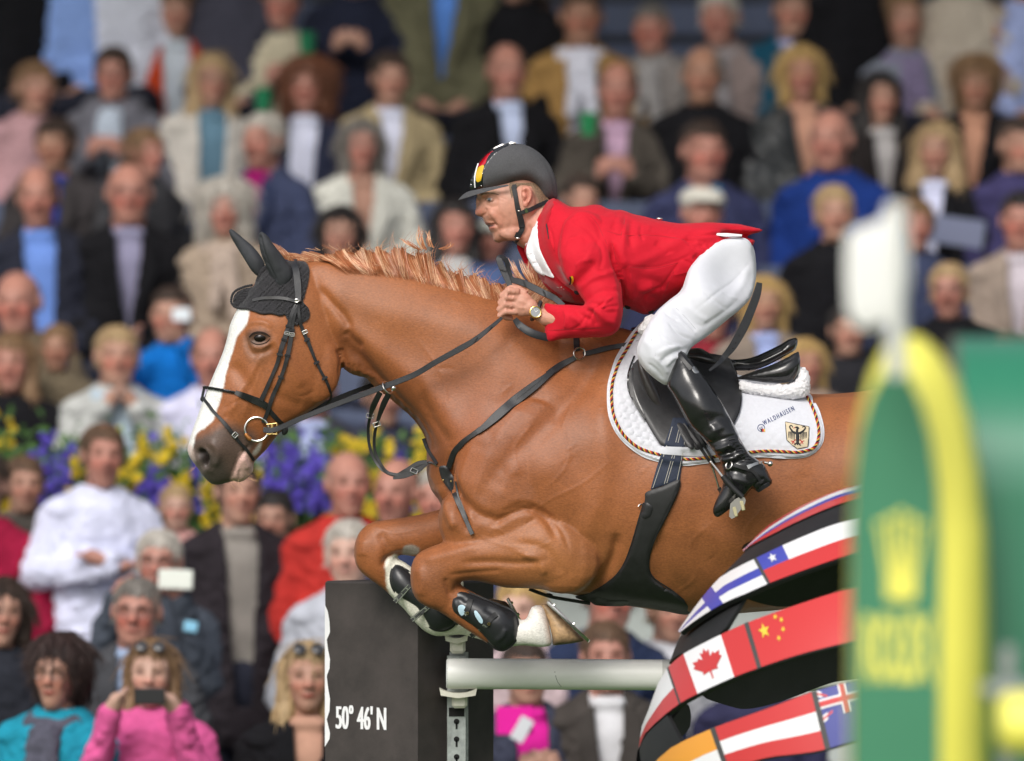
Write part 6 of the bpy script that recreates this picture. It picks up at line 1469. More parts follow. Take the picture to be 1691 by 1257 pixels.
def fl_gb(mb):
    a, b = w4(1361), w4(1440); H = .5; cell(mb, b4, a, 1, 0, 1, NV)
    def st(u0, v0, u1, v1, wv_, mi, off): 
        du, dv = (b-a)*.0+.0, wv_
        polycell(mb, b4, [(u0, v0-dv), (u1, v1-dv), (u1, v1+dv), (u0, v0+dv)], mi, off)
    for (p0, p1) in (((0, 0), (1, H)), ((0, H), (1, 0))):
        st(a+(b-a)*p0[0], p0[1] if p0[1] > 0 else .06, a+(b-a)*p1[0], p1[1] if p1[1] > 0 else .06, .055, WH, .0050); st(a+(b-a)*p0[0], p0[1] if p0[1] > 0 else .06, a+(b-a)*p1[0], p1[1] if p1[1] > 0 else .06, .02, RD, .0062)
    cell(mb, b4, a, b, H/2-.08, H/2+.08, WH, .0068); cell(mb, b4, (a+b)/2-.008, (a+b)/2+.008, 0, H, WH, .0070); cell(mb, b4, a, b, H/2-.045, H/2+.045, RD, .0082); cell(mb, b4, (a+b)/2-.0045, (a+b)/2+.0045, 0, H, RD, .0084)
flag(fl_gb)
# frame struts and foot of the globe
mb = MB(); mb.tube([(gc.x, YG, .0), (gc.x, YG, gc.z-GR_+.02)], .05, n=16)
for k in range(4):
    a = math.pi*k/4+.3; d = Vector((math.cos(a), math.sin(a), 0)); pts = [gc+(d*math.cos(t)+Vector((0, 0, 1))*math.sin(t))*(GR_-.03) for t in np.linspace(-math.pi/2, -.1, 10)]
    mb.tube(pts, .012, n=6)
mb.obj('foot', G['blk'], globe)

# ---------------------------------------------------------------- near wing, out of focus
YW = -9.5
def zat(py, Y): return P(0, py, Y).z
w0 = P(1500, 2760, YW); wing = empty('jump_wing', (P(1515, 0, YW).x, YW, 0), 'out-of-focus green jump wing with yellow rim, crown emblem and yellow wordmark in front', 'jump wing')
arch = [(1401,2760),(1401,1500),(1401,1000),(1403,860),(1409,760),(1420,680),(1438,615),(1462,570),(1492,550),(1522,556),(1552,580),(1580,625),(1602,690),(1618,780),(1628,880),(1632,1000),(1632,1500),(1632,2760)]
V, F = inflate(arch, .55, YW+.09, 11, smooth_poly=False); f_ = 1
mb = MB(); mb.add(V, F); mb.obj('rim', G['wyel'], wing)
pan = [(1409,2740),(1409,1500),(1409,900),(1413,800),(1423,720),(1439,660),(1458,622),(1480,602),(1500,622),(1520,667),(1536,722),(1547,800),(1551,900),(1551,1500),(1551,2740)]
mb = MB(); mb.prism(pan, YW-.035, .10); mb.obj('panel', G['wgreen'], wing, smooth=False)
mb = MB(); Ye = YW-.037
mb.prism([(1462,960),(1515,960),(1513,990),(1465,990)], Ye-.003, .003)
V0 = []
for k in range(-2, 3):
    bx = 1488.5+k*9; tx = 1488.5+k*17; ty = 850+abs(k)*9; mb.prism([(bx-5, 965), (bx+5, 965), (tx+3, ty+8), (tx-3, ty+8)], Ye-.003-.0004*abs(k), .003); mb.ell(P(tx, ty, Ye), (.008, .003, .008), nu=12, nv=8)
mb.ell(P(1488.5, 975, Ye), (.026, .004, .020)); mb.obj('crown_emblem', G['wyel'], wing)
tv, tf = text_polys('ROLEX', 1.0, .03); wx = tv[:, 0].max(); hy = tv[:, 1].max()
mb = MB(); mb.add([P(1423+a/wx*118, 1120-b/hy*105, Ye) for a, b, c in tv], tf); mb.obj('wordmark', G['wyel'], wing, smooth=False)
YB = -8.9; bxx = P(1575, 0, YB).x; zt_ = zat(556, YB); n = 16; prof = [(YB-.35, 0)]
rad = .30
for k in range(n+1):
    a = math.pi/2*k/n; prof.append((YB-.35+rad-rad*math.cos(a), zt_-rad+rad*math.sin(a)))
for k in range(n+1):
    a = math.pi/2*k/n; prof.append((YB+.35-rad+rad*math.sin(a), zt_-rad+rad*math.cos(a)))
prof.append((YB+.35, 0)); m_ = len(prof); V = [(bxx, y, z) for y, z in prof]+[(bxx+1.8, y, z) for y, z in prof]
F = [list(range(m_)), [m_+i for i in range(m_)][::-1]]+[[i, m_+i, m_+i+1, i+1] for i in range(m_-1)]
mb = MB(); mb.add(V, F); o = mb.obj('jump_box', G['bgreen'], base=(bxx+.9, YB, 0), label='glossy dark green rounded box standing behind the yellow-rimmed wing', cat='jump box')
mb = MB(); mb.tube([P(1645,1195,-10), P(1650,1195,-10), P(1665,1195,-10), P(2300,1195,-10)], [.02,.045,.055,.055], n=28); mb.obj('jump_pole', G['wyel'], label='yellow pole end at the lower right corner, before the green box', cat='pole', smooth=True)
mb = MB(); mb.box(P(1664,1100,-9.6), (.030,.03,.075), bev=.006); mb.box(P(1664,1140,-9.75), (.10,.12,.03), bev=.01); mb.box((P(1664,1140,-9.6).x, -9.58, zat(1150,-9.6)/2), (.03, .03, zat(1150,-9.6)), bev=.003); mb.obj('pole_holder', G['galv'], smooth=False, label='grey metal holder just above the yellow pole end', cat='pole holder')
YF = -9.8; fl_ = empty('marker_flag', P(1480, 640, YF), 'out-of-focus white marker flag on a white rod above the green wing', 'flag')
mb = MB(); a_ = P(1478, 335, YF); b__ = P(1480, 625, YF); mb.tube([b__, b__+(a_-b__)*.02, a_-(a_-b__)*.02, a_], [.014,.0185,.0185,.012], n=16); mb.obj('rod', G['wwhite'], fl_)
V, F = inflate([(1400,390),(1415,378),(1450,366),(1478,340),(1494,345),(1500,400),(1500,470),(1484,520),(1462,530),(1445,540),(1425,542),(1406,528),(1398,500),(1396,440)], .10, YF, 8); mb = MB(); mb.add(V, F); mb.obj('cloth', G['wwhite'], fl_)
# ---------------------------------------------------------------- spectators: shared shapes from distance fields
class SDF:
    def __init__(s, lo, hi, h):
        s.lo = np.array(lo, float); s.h = h; s.n = np.ceil((np.array(hi)-s.lo)/h).astype(int)+1
        s.f = np.full(s.n, 1e3)
    def _loc(s, a, b):
        i0 = np.clip(((np.array(a)-s.lo)/s.h).astype(int), 0, s.n-1); i1 = np.clip(((np.array(b)-s.lo)/s.h).astype(int)+2, 1, s.n)
        if (i1 <= i0).any(): return None, None
        g = np.meshgrid(*[s.lo[k]+s.h*np.arange(i0[k], i1[k]) for k in range(3)], indexing='ij', sparse=True)
        return tuple(slice(i0[k], i1[k]) for k in range(3)), g
    def _mix(s, sl, d, k, op):
        f = s.f[sl]
        if op == 'sub': d = -d; f, d = -f, -d; d = d
        if op == 'add':
            h = np.clip(.5+.5*(f-d)/k, 0, 1); s.f[sl] = f*(1-h)+d*h-k*h*(1-h)
        else:
            # f already negated: smooth max(f0, -d0)
            h = np.clip(.5+.5*(f-d)/k, 0, 1); s.f[sl] = -(f*(1-h)+d*h-k*h*(1-h))
    def cone(s, a, b, ra, rb, k=.02, op='add', pad=None):
        a, b = np.array(a, float), np.array(b, float); r = max(ra, rb)+k+3*s.h+.02
        sl, g = s._loc(np.minimum(a, b)-r, np.maximum(a, b)+r)
        if sl is None: return s
        ab = b-a; l2 = (ab**2).sum()+1e-9
        t = np.clip(((g[0]-a[0])*ab[0]+(g[1]-a[1])*ab[1]+(g[2]-a[2])*ab[2])/l2, 0, 1)
        d = np.sqrt((g[0]-a[0]-t*ab[0])**2+(g[1]-a[1]-t*ab[1])**2+(g[2]-a[2]-t*ab[2])**2)-(ra+(rb-ra)*t)
        s._mix(sl, d if op == 'add' else d, k, op); return s
    def ell(s, c, r, k=.02, op='add'):
        c, r = np.array(c, float), np.array(r, float); m = r+k+3*s.h+.02
        sl, g = s._loc(c-m, c+m)
        if sl is None: return s
        p = [(g[i]-c[i])/r[i] for i in range(3)]; k0 = np.sqrt(p[0]**2+p[1]**2+p[2]**2)
        k1 = np.sqrt((p[0]/r[0])**2+(p[1]/r[1])**2+(p[2]/r[2])**2)+1e-9
        s._mix(sl, k0*(k0-1)/k1, k, op); return s
    def mesh(s):
        f = s.f; ins = f < 0; h = s.h
        n = f.shape; c = np.zeros((n[0]-1, n[1]-1, n[2]-1), int)
        for i in (0, 1):
            for j in (0, 1):
                for k in (0, 1): c += ins[i:n[0]-1+i, j:n[1]-1+j, k:n[2]-1+k]
        act = (c > 0) & (c < 8); idx = np.full(act.shape, -1); A = np.argwhere(act); idx[tuple(A.T)] = np.arange(len(A))
        sm_ = np.zeros((len(A), 3)); ct = np.zeros(len(A))
        E = [((i, j, 0), (i, j, 1)) for i in (0, 1) for j in (0, 1)]+[((i, 0, k), (i, 1, k)) for i in (0, 1) for k in (0, 1)]+[((0, j, k), (1, j, k)) for j in (0, 1) for k in (0, 1)]
        for a, b in E:
            fa = f[tuple((A+a).T)]; fb = f[tuple((A+b).T)]; x = (fa < 0) != (fb < 0)
            t = np.where(x, fa/(fa-fb+1e-12), 0)
            sm_ += np.where(x[:, None], np.array(a)+t[:, None]*(np.array(b)-np.array(a)), 0); ct += x
        V = s.lo+(A+sm_/ct[:, None])*h; F = []
        for ax in range(3):
            o = [(1, 2), (2, 0), (0, 1)][ax]; e = np.zeros(3, int); e[ax] = 1
            sl = [slice(1, -1)]*3; sl[ax] = slice(0, -1); a = ins[tuple(sl)]; sl2 = list(sl); sl2[ax] = slice(1, None); b = ins[tuple(sl2)]
            x = np.argwhere(a != b); base_ = x.copy()
            for q in range(3):
                if q != ax: base_[:, q] += 1
            fl = a[tuple(x.T)]
            def ce(du, dv):
                p = base_.copy(); p[:, o[0]] -= du; p[:, o[1]] -= dv; return idx[tuple(p.T)]
            Q = np.stack([ce(1, 1), ce(0, 1), ce(0, 0), ce(1, 0)], 1); Q[~fl] = Q[~fl][:, ::-1]; F.append(Q)
        return V, np.concatenate(F)
def fast_mesh(name, V, F, m):
    me = bpy.data.meshes.new(name); me.vertices.add(len(V)); me.vertices.foreach_set('co', V.astype(np.float32).ravel())
    me.loops.add(F.size); me.loops.foreach_set('vertex_index', F.astype(np.int32).ravel())
    me.polygons.add(len(F)); me.polygons.foreach_set('loop_start', np.arange(0, F.size, 4, dtype=np.int32)); me.polygons.foreach_set('loop_total', np.full(len(F), 4, dtype=np.int32))
    me.polygons.foreach_set('use_smooth', np.ones(len(F), bool)); me.materials.append(m); me.update(); me.validate(); return me
CM = {}
CM['skin'] = mat('face_skin', (0, 0, 0), rough=.55, nscale=40, namp=.06, attr='tone', objcol=True)
CM['cloth'] = mat('spectator_cloth', (0, 0, 0), rough=.95, spec=.15, nscale=9, namp=.22, bump=.5, bscale=60, objcol=True)
CM['knit'] = mat('spectator_knit', (0, 0, 0), rough=.95, nscale=45, namp=.35, bump=.8, bscale=120, objcol=True)
CM['gloss'] = mat('spectator_leather', (0, 0, 0), rough=.4, nscale=9, namp=.3, objcol=True)
CM['hair'] = mat('spectator_hair', (0, 0, 0), rough=.6, nscale=28, namp=.5, bump=.8, bscale=60, objcol=True, aniso=(3, 3, .7))
CM['glass'] = mat('glasses_frame', (.02, .02, .025), rough=.3)
CM['phone'] = mat('device', (0, 0, 0), rough=.3, objcol=True)
S3 = [(-1, 'l'), (1, 'r')]
POSE = { # elbows, wrists, fingertips for the right (+x) side; the left mirrors
 'lap':   ((.245, .02, -.50), (.09, -.20, -.63), (.03, -.27, -.65)),
 'clasp': ((.235, -.03, -.50), (.07, -.24, -.36), (.01, -.27, -.30)),
 'chin':  ((.20, -.08, -.42), (.06, -.20, -.20), (.015, -.20, -.14)),
 'phone': ((.20, -.12, -.42), (.115, -.26, -.12), (.065, -.30, -.05)),
 'cross': ((.245, -.04, -.46), (-.02, -.22, -.42), (-.13, -.20, -.40)),
 'down':  ((.25, .05, -.50), (.26, .0, -.74), (.25, -.03, -.84)),
}
def arms(s, pose, rs, k, hands=False, off=0.):
    e, w, t = [np.array(v) for v in POSE[pose]]; sh = np.array((.175, .03, -.245))
    for sx in (-1, 1):
        m = np.array((sx, 1, 1)); dz = np.array((0, -.02, .03)) if (pose == 'cross' and sx > 0) else 0
        E, W_, T_ = e*m, w*m+dz, t*m+dz
        s.cone(sh*m, E, rs[0]+off, rs[1]+off, k); s.cone(E, W_+(W_-E)*(-.06 if not hands else 0), rs[1]+off, rs[2]+off, k)
        if hands:
            d = (T_-W_)/np.linalg.norm(T_-W_); up = np.array((0, 0, 1.)) if abs(d[2]) < .7 else np.array((0, 1., 0)); u = np.cross(d, up); u /= np.linalg.norm(u); v2 = np.cross(u, d)
            pc = W_+d*.045; s.cone(W_, pc, .026, .030, .015)
            ax = v2 if pose in ('phone', 'chin', 'clasp') else u
            for q in range(4):
                o = ax*(q-1.5)*.017; ln = (.050, .058, .055, .045)[q]; cur = np.array((0, .5, -.2)) if pose == 'phone' else np.array((0, 0, -.25))
                a = pc+o+d*.015; b = a+d*ln*.5; c = b+(d*.55+cur*.5)*ln*.6
                s.cone(a, b, .0098, .0092, .006); s.cone(b, c, .0092, .0078, .006)
            a = pc-d*.02+ax*.026; s.cone(a, a+d*.03+ax*.018, .012, .009, .008)
def torso(s, off, k=.05):
    s.cone((0, .035, -.27), (0, .045, -.50), .125+off, .120+off, k); s.cone((-.13, .03, -.25), (.13, .03, -.25), .062+off, .062+off, .06)
    s.cone((-.07, .03, -.34), (-.06, .045, -.68), .10+off, .105+off, k); s.cone((.07, .03, -.34), (.06, .045, -.68), .10+off, .105+off, k)
    s.cone((-.12, .03, -.23), (0, .03, -.15), .045+off*.7, .050+off*.6, .05); s.cone((.12, .03, -.23), (0, .03, -.15), .045+off*.7, .050+off*.6, .05)
def legs(s, stand, off, feet=False):
    for sx in (-1, 1):
        if stand:
            s.cone((.09*sx, .05, -.78), (.10*sx, .04, -1.18), .090+off, .060+off, .04); s.cone((.10*sx, .04, -1.18), (.11*sx, .06, -1.56), .055+off, .040+off, .03)
            if feet: s.cone((.11*sx, .07, -1.575), (.13*sx, -.10, -1.59), .040, .032, .03)
        else:
            s.cone((.09*sx, .02, -.72), (.12*sx, -.40, -.72), .088+off, .062+off, .04); s.cone((.12*sx, -.40, -.72), (.12*sx, -.36, -1.12), .055+off, .040+off, .03)
            if feet: s.cone((.12*sx, -.36, -1.145), (.13*sx, -.50, -1.16), .038, .030, .03)
def head_sdf(s):
    s.ell((0, .020, .030), (.076, .094, .088), .02); s.ell((0, -.030, -.045), (.060, .062, .074), .04)
    s.ell((0, -.055, -.098), (.028, .030, .022), .03); s.ell((0, -.07, .020), (.058, .022, .030), .03)
    for sx in (-1, 1):
        s.ell((.034*sx, -.068, -.022), (.024, .020, .024), .02); s.ell((.031*sx, -.100, .008), (.018, .016, .012), .014, 'sub'); s.ell((.030*sx, -.083, .006), (.013, .011, .010), .006)
        s.ell((.078*sx, .010, -.002), (.012, .020, .032), .008); s.ell((.030*sx, -.090, .027), (.020, .010, .006), .010)
    s.cone((0, -.092, .012), (0, -.112, -.026), .008, .014, .014); s.ell((.012, -.103, -.030), (.008, .010, .008), .008); s.ell((-.012, -.103, -.030), (.008, .010, .008), .008)
    s.ell((0, -.094, -.055), (.022, .010, .006), .008); s.ell((0, -.090, -.066), (.018, .010, .006), .008)
    s.cone((0, .035, -.06), (0, .035, -.20), .052, .058, .03)
BASE = {}
def body_mesh(pose, stand, var):
    if (pose, stand) not in BASE: BASE[(pose, stand)] = body_sdf(pose, stand)
    V, F = BASE[(pose, stand)]; return face(V.copy(), F, var)
def body_sdf(pose, stand):
    s = SDF((-.36, -.62 if not stand else -.42, -1.66 if stand else -1.22), (.36, .22, .16), .009)
    head_sdf(s); torso(s, -.022); arms(s, pose, (.044, .036, .024), .02, hands=True); legs(s, stand, -.015, True)
    return s.mesh()
def face(V, F, var):
    hd = np.clip((V[:, 2]+.16)/.05, 0, 1)*(np.abs(V[:, 0]) < .11)*(V[:, 1] > -.15); jaw = np.clip((-.02-V[:, 2])/.07, 0, 1)*hd; nose = np.exp(-((V[:, 0]/.018)**2+((V[:, 2]+.018)/.03)**2))*(V[:, 1] < -.085)*hd
    kx, kj, kn, kz = {0: (1.0, 1.0, 0., 1.0), 1: (.94, .86, -.004, .98), 2: (1.06, 1.10, .006, 1.0), 3: (.97, 1.02, .010, 1.05), 4: (1.03, .92, -.002, .95)}[var]
    V[:, 0] *= 1+(kx*(1+(kj-1)*jaw)-1)*hd; V[:, 1] -= nose*kn; V[:, 2] = V[:, 2]*(1+(kz-1)*hd)
    me = fast_mesh('body', V, F, CM['skin']); c = np.ones((len(V), 3)); fm = var in (1, 4)
    def g(x, y, z, rx, rz, mul, sy=1):
        m = np.exp(-(((np.abs(V[:, 0])-x)/rx)**2+((V[:, 2]-z)/rz)**2)**1.5)*(V[:, 1] < y); c[:] = c*(1-m[:, None])+c*np.array(mul)*m[:, None]
    g(.031, -.055, .006, .016, .008, (.42, .36, .34)); g(.031, -.075, .006, .010, .0065, (.30,.27,.27)); g(.031, -.055, .027, .021, .005, (.50, .42, .36)); g(0, -.05, -.060, .025, .009, (.62, .34, .34)); g(.036, -.03, -.03, .024, .024, (1.08, .82, .80)); g(0, -.08, -.025, .014, .016, (1.08, .82, .80)); g(.012, -.09, -.034, .005, .004, (.5, .4, .4))
    g(0, -.04, .09, .05, .03, (1.10, 1.04, 1.0))
    if fm: g(0, -.05, -.060, .022, .008, (1.0, .62, .62))
    elif var == 3: g(0, -.02, -.075, .055, .035, (.74, .72, .72))
    if var == 2: g(.04, -.03, -.03, .03, .03, (1.05, .86, .84)); g(0, -.05, -.060, .030, .006, (1.5, 1.7, 1.7))
    set_attr(me, 'tone', c); return me
def top_mesh(pose, stand, kind, off=.022):
    s = SDF((-.40, -.42, -.95 if stand else -.80), (.40, .26, -.06), .011)
    torso(s, off); arms(s, pose, (.056, .052, .038), .03, off=off*.35 if kind != 'shirt' else 0)
    if stand: s.cone((0, .045, -.65), (0, .05, -.86), .145+off, .150+off, .04)
    if kind in ('jacket', 'open'):
        w_ = .055 if kind == 'jacket' else .060; zb = -.56 if kind == 'jacket' else -.80
        g = np.meshgrid(*[s.lo[k]+s.h*np.arange(s.n[k]) for k in range(3)], indexing='ij', sparse=True)
        half = w_*np.clip((g[2]-zb)/(-.16-zb), 0, 1.3) if kind == 'jacket' else w_*(.55+.45*np.clip((g[2]-zb)/(-.16-zb), 0, 1.3))
        d = np.maximum(np.abs(g[0])-half, np.maximum(g[1]-(-.01), zb-g[2])); s.f = np.maximum(s.f, -d)
    if kind == 'hood':
        s.cone((-.085, -.02, -.175), (.085, -.02, -.175), .04, .04, .03); s.cone((-.08, .09, -.15), (.08, .09, -.15), .055, .055, .04)
        for sx in (-1, 1): s.cone((.085*sx, -.02, -.175), (.08*sx, .09, -.15), .045, .055, .03)
    # neck opening and a collar
    s.cone((0, .03, -.05), (0, .025, -.165), .066, .062, .01, 'sub')
    V, F = s.mesh(); V[:, :] += np.array([noise.noise(Vector(v)*8)*.014+(abs(noise.noise(Vector((v[0]*16, v[1]*16, v[2]*26))))-.15)*.022 for v in V])[:, None]*np.sign(V-np.array((0, .04, 0)))*np.array((.8, 1, .2))
    return fast_mesh(kind, V, F, CM['cloth'])
def inner_mesh(k=0):
    s = SDF((-.22, -.25, -.80), (.22, .24, -.06), .011); torso(s, .004)
    s.cone((-.035, -.05, -.155), (.035, -.05, -.155), .026, .026, .02); s.cone((0, .03, -.04), (0, .0, -.135), .050, .046, .01, 'sub')
    V, F = s.mesh(); return fast_mesh('shirt', V, F, CM['cloth'])
def trouser_mesh(stand):
    s = SDF((-.28, -.50, -1.60 if stand else -1.16), (.28, .24, -.58), .014); s.cone((0, .05, -.70), (0, .05, -.74), .135, .13, .04); legs(s, stand, .012)
    V, F = s.mesh(); return fast_mesh('trousers', V, F, CM['cloth'])
def hair_mesh(st):
    s = SDF((-.22, -.20, -.46), (.22, .24, .26), .0085)
    big = .004
    if st in ('short', 'bob', 'long', 'updo', 'tail', 'fringe', 'wavy'): s.ell((0, .025, .037), (.083, .101, .095), .01)
    if st in ('rec', 'bald'): s.ell((0, .030, .030), (.080, .096, .087), .01)
    if st == 'bob':
        for sx in (-1, 1): s.cone((.068*sx, .02, .03), (.070*sx, .01, -.085), .034, .030, .03)
        s.cone((0, .085, .0), (0, .075, -.09), .06, .05, .03)
    if st in ('long', 'wavy'):
        w_ = .012 if st == 'wavy' else 0
        for sx in (-1, 1): s.cone((.068*sx, .02, .03), (.078*sx, .0, -.13), .032, .036+w_, .03); s.cone((.078*sx, .0, -.13), (.092*sx, -.06, -.33), .036+w_, .022+w_, .03)
        s.cone((0, .085, .0), (0, .10, -.26), .065, .060, .03)
    if st == 'updo': s.ell((0, .09, .115), (.045, .045, .035), .02)
    if st == 'tail': s.cone((.02, .11, .0), (.09, .05, -.22), .030, .022, .03)
    if st == 'curly': s.ell((0, .03, .035), (.128, .120, .118), .02); s.ell((-.07, .02, -.06), (.058, .07, .07), .03); s.ell((.07, .02, -.06), (.058, .07, .07), .03)
    if st == 'puff': s.ell((0, .03, .045), (.108, .110, .108), .02); s.ell((0, .07, -.03), (.10, .07, .08), .03)
    if st == 'cap': s.ell((0, .01, .055), (.098, .112, .062), .01); s.ell((0, -.09, .050), (.070, .060, .010), .015)
    # clear the face
    if st in ('short', 'tail', 'updo'): s.ell((0, -.118, -.046), (.070, .100, .093), .012, 'sub'); s.cone((0, 0, -.20), (0, .02, -.085), .13, .10, .01, 'sub')
    if st == 'tail': s.cone((.02, .11, .0), (.09, .05, -.22), .030, .022, .01)
    if st == 'fringe': s.ell((0, -.115, -.052), (.066, .10, .092), .012, 'sub')
    if st in ('bob', 'long', 'wavy', 'curly', 'puff'): s.ell((0, -.115, -.045), (.058, .108, .110), .012, 'sub'); s.cone((0, -.06, -.14), (0, -.10, -.42), .06, .09, .01, 'sub')
    if st == 'rec': s.ell((0, -.118, -.020), (.072, .100, .112), .012, 'sub'); s.cone((0, 0, -.20), (0, .02, -.085), .13, .10, .01, 'sub')
    if st == 'bald': s.ell((0, -.035, .085), (.080, .125, .075), .012, 'sub'); s.ell((0, -.115, -.03), (.09, .12, .12), .012, 'sub'); s.cone((0, 0, -.20), (0, .02, -.085), .13, .10, .01, 'sub')
    V, F = s.mesh()
    if st != 'cap': V += np.array([[noise.noise(Vector((v[0]*60, v[1]*60, v[2]*22)))*.007+noise.noise(Vector((v[0]*25, v[1]*25, v[2]*25)))*(.012 if st in ('curly', 'wavy') else .004)]*3 for v in V])*np.sign(V-np.array((0, .03, 0)))*.6
    V[:, 0] *= .955; V[:, 2] = np.where(V[:, 2] > .06, .06+(V[:, 2]-.06)*.88, V[:, 2])
    if st == 'cap': return fast_mesh('hair', V, F, CM['cloth'])
    me0 = fast_mesh('hair', V, F, CM['hair']); nr = mnormals(me0); rr = random.Random(len(V)); mb = MB(); cen = np.array((0, .03, .02))
    ln = {'short': 3, 'rec': 3, 'bald': 2, 'fringe': 4, 'updo': 3, 'tail': 4, 'bob': 6, 'puff': 6, 'curly': 6, 'long': 6, 'wavy': 6}[st]
    for _ in range(620 if st not in ('bald',) else 200):
        i = rr.randrange(len(V)); p = Vector(V[i]); n = Vector(nr[i])
        if p.z < -.12 and st not in ('long', 'wavy'): continue
        d = Vector((p.x*1.2*(p.z > -.02)+rr.gauss(0, .15), (p.y-.03)*1.2*(p.z > -.02)+rr.gauss(0, .15), -1.0 if p.z < .07 else -.5)); d = (d-n*d.dot(n)); d = d.normalized() if d.length > 1e-4 else Vector((0, 0, -1))
        q = [p-n*.002]; cu = Vector((rr.gauss(0, .35), rr.gauss(0, .35), 0)) if st in ('curly', 'puff', 'wavy') else Vector((rr.gauss(0, .1), rr.gauss(0, .1), 0))
        for k in range(1, 5): q.append(p+d*(.012*ln/3)*k+n*(.002+.0025*math.sin(k*1.6)-.0010*k)+cu*(.006*k)+Vector((0, 0, -.0012*k*k)))
        mb.tube(q, [.0022, .0024, .002, .0016, .0006], n=3, cap=False)
    off = len(V); V2 = np.vstack([V, np.array([list(v) for v in mb.V])]); F2 = np.vstack([F, np.array(mb.F)+off]); bpy.data.meshes.remove(me0)
    return fast_mesh('hair', V2, F2, CM['hair'])
CACHE = {}
def get(key, fn, *a):
    if key not in CACHE: CACHE[key] = fn(*a)
    return CACHE[key]
def scarf_mesh():
    s = SDF((-.16, -.22, -.55), (.16, .18, -.06), .010)
    for k in range(12):
        a, b = k/12*6.283, (k+1)/12*6.283; s.cone((.078*math.sin(a), .02-.075*math.cos(a), -.165-.02*math.cos(a)), (.078*math.sin(b), .02-.075*math.cos(b), -.165-.02*math.cos(b)), .036, .036, .02)
    s.cone((.02, -.11, -.20), (.05, -.155, -.46), .034, .030, .02); s.cone((-.02, -.11, -.20), (-.045, -.155, -.40), .034, .028, .02)
    V, F = s.mesh(); V += np.array([[noise.noise(Vector(v)*25)*.010]*3 for v in V]); return fast_mesh('scarf', V, F, CM['knit'])
def glasses_mesh(dark=False):
    mb = MB()
    for sx in (-1, 1):
        mb.torus((.031*sx, -.103, .006), .021, .0018, (0, 1, 0), n=18, m=5); mb.tube([(.052*sx, -.102, .010), (.078*sx, -.05, .012), (.082*sx, .01, .008)], .0018, n=5)
        if dark: mb.ell((.031*sx, -.103, .006), (.021, .003, .019), nu=12, nv=8)
    mb.tube([(-.010, -.105, .009), (.010, -.105, .009)], .0016, n=5)
    return to_mesh('glasses', mb.V, mb.F, [CM['glass']])
def lapel_mesh():
    mb = MB()
    for sx in (-1, 1):
        V = [(.050*sx, -.075, -.155), (.105*sx, -.085, -.20), (.110*sx, -.128, -.30), (.060*sx, -.150, -.42), (.020*sx, -.155, -.52), (.030*sx, -.140, -.40), (.045*sx, -.12, -.28)]
        n = len(V); W2 = [(a, b-.007, c) for a, b, c in V]; f = list(range(n)); mb.add(V+W2, [f, [n+i for i in f][::-1]]+[[i, (i+1) % n, n+(i+1) % n, n+i] for i in range(n)])
    return to_mesh('lapels', mb.V, mb.F, [CM['cloth']], smooth=False)
def child(nm, me, par, col, hz):
    o = bpy.data.objects.new(nm, me); C.objects.link(o); o.parent = par; o.location = (0, 0, hz); o.color = (*col, 1); return o
SK = {'n': (.40, .22, .16), 'r': (.40, .19, .145), 'p': (.50, .31, .245), 't': (.34, .18, .12)}
HC_ = {'br': (.10, .055, .03), 'lb': (.19, .11, .055), 'db': (.035, .020, .014), 'bk': (.012, .009, .009), 'bl': (.44, .29, .11), 'ab': (.13, .045, .02), 'gy': (.16, .145, .13), 'wh': (.42, .39, .35), 'gb': (.36, .25, .13)}
def person(px, py, row, label, hair='short', hc='br', sk='n', top='closed', tc=(.02, .02, .025), ic=(.5, .52, .6), pose='lap', glasses=False, scarf=None, rz=0, s=1.0, shades=False, tr=(.02, .022, .035), tm=None, dy=0):
    Y = ROW[row]+dy; c = P(px, py, Y); stand = row in ('r1', 'r2', 'r3'); L = (1.60 if stand else 1.18)
    hz = L*s; e = bpy.data.objects.new('person', None); C.objects.link(e); e.location = (c.x, Y, c.z-hz); e.scale = (s,)*3; rq_ = random.Random(int(px*7+py)); tilt = rq_.uniform(-3.5, 3.5); e.rotation_euler = (0, R(tilt), R(rz+rq_.uniform(-16, 16))); e.empty_display_size = .2
    e.location.x -= math.sin(R(tilt))*hz
    props(e, label, 'person', 'spectators in the stand')
    z = L
    vr = (1 if int(px) % 2 else 4) if hair in ('long', 'wavy', 'bob', 'curly', 'puff', 'tail', 'fringe') else (0, 2, 3, 2, 0)[int(px+py) % 5]
    child('body', get(('b', pose, stand, vr), body_mesh, pose, stand, vr), e, SK[sk], z)
    tk = {'closed': 'closed', 'jacket': 'jacket', 'open': 'open', 'hood': 'hood'}[top]
    child({'closed': 'sweater', 'jacket': 'jacket', 'open': 'jacket', 'hood': 'hooded_jacket'}[top], get(('t', pose, stand, tk), top_mesh, pose, stand, tk), e, tc, z)
    if top in ('jacket', 'open'):
        child('shirt', get('inner', inner_mesh), e, ic, z)
        if top == 'jacket': child('lapels', get('lap', lapel_mesh), e, tuple(x*.8 for x in tc), z)
    child('trousers', get(('l', stand), trouser_mesh, stand), e, tr, z)
    if hair: child('hair' if hair != 'cap' else 'cap', get(('h', hair), hair_mesh, hair), e, HC_[hc] if isinstance(hc, str) else hc, z)
    if scarf: child('scarf', get('scarf', scarf_mesh), e, scarf, z)
    if glasses: child('glasses', get('gl', glasses_mesh), e, (0, 0, 0), z)
    if shades:
        o = child('sunglasses', get('sg', glasses_mesh, True), e, (0, 0, 0), z+.040); o.location.y = .012; o.rotation_euler = (R(-30), 0, 0)
    return e, c
NV_, BK_, GR2 = (.020, .024, .048), (.008, .008, .010), (.09, .09, .11)
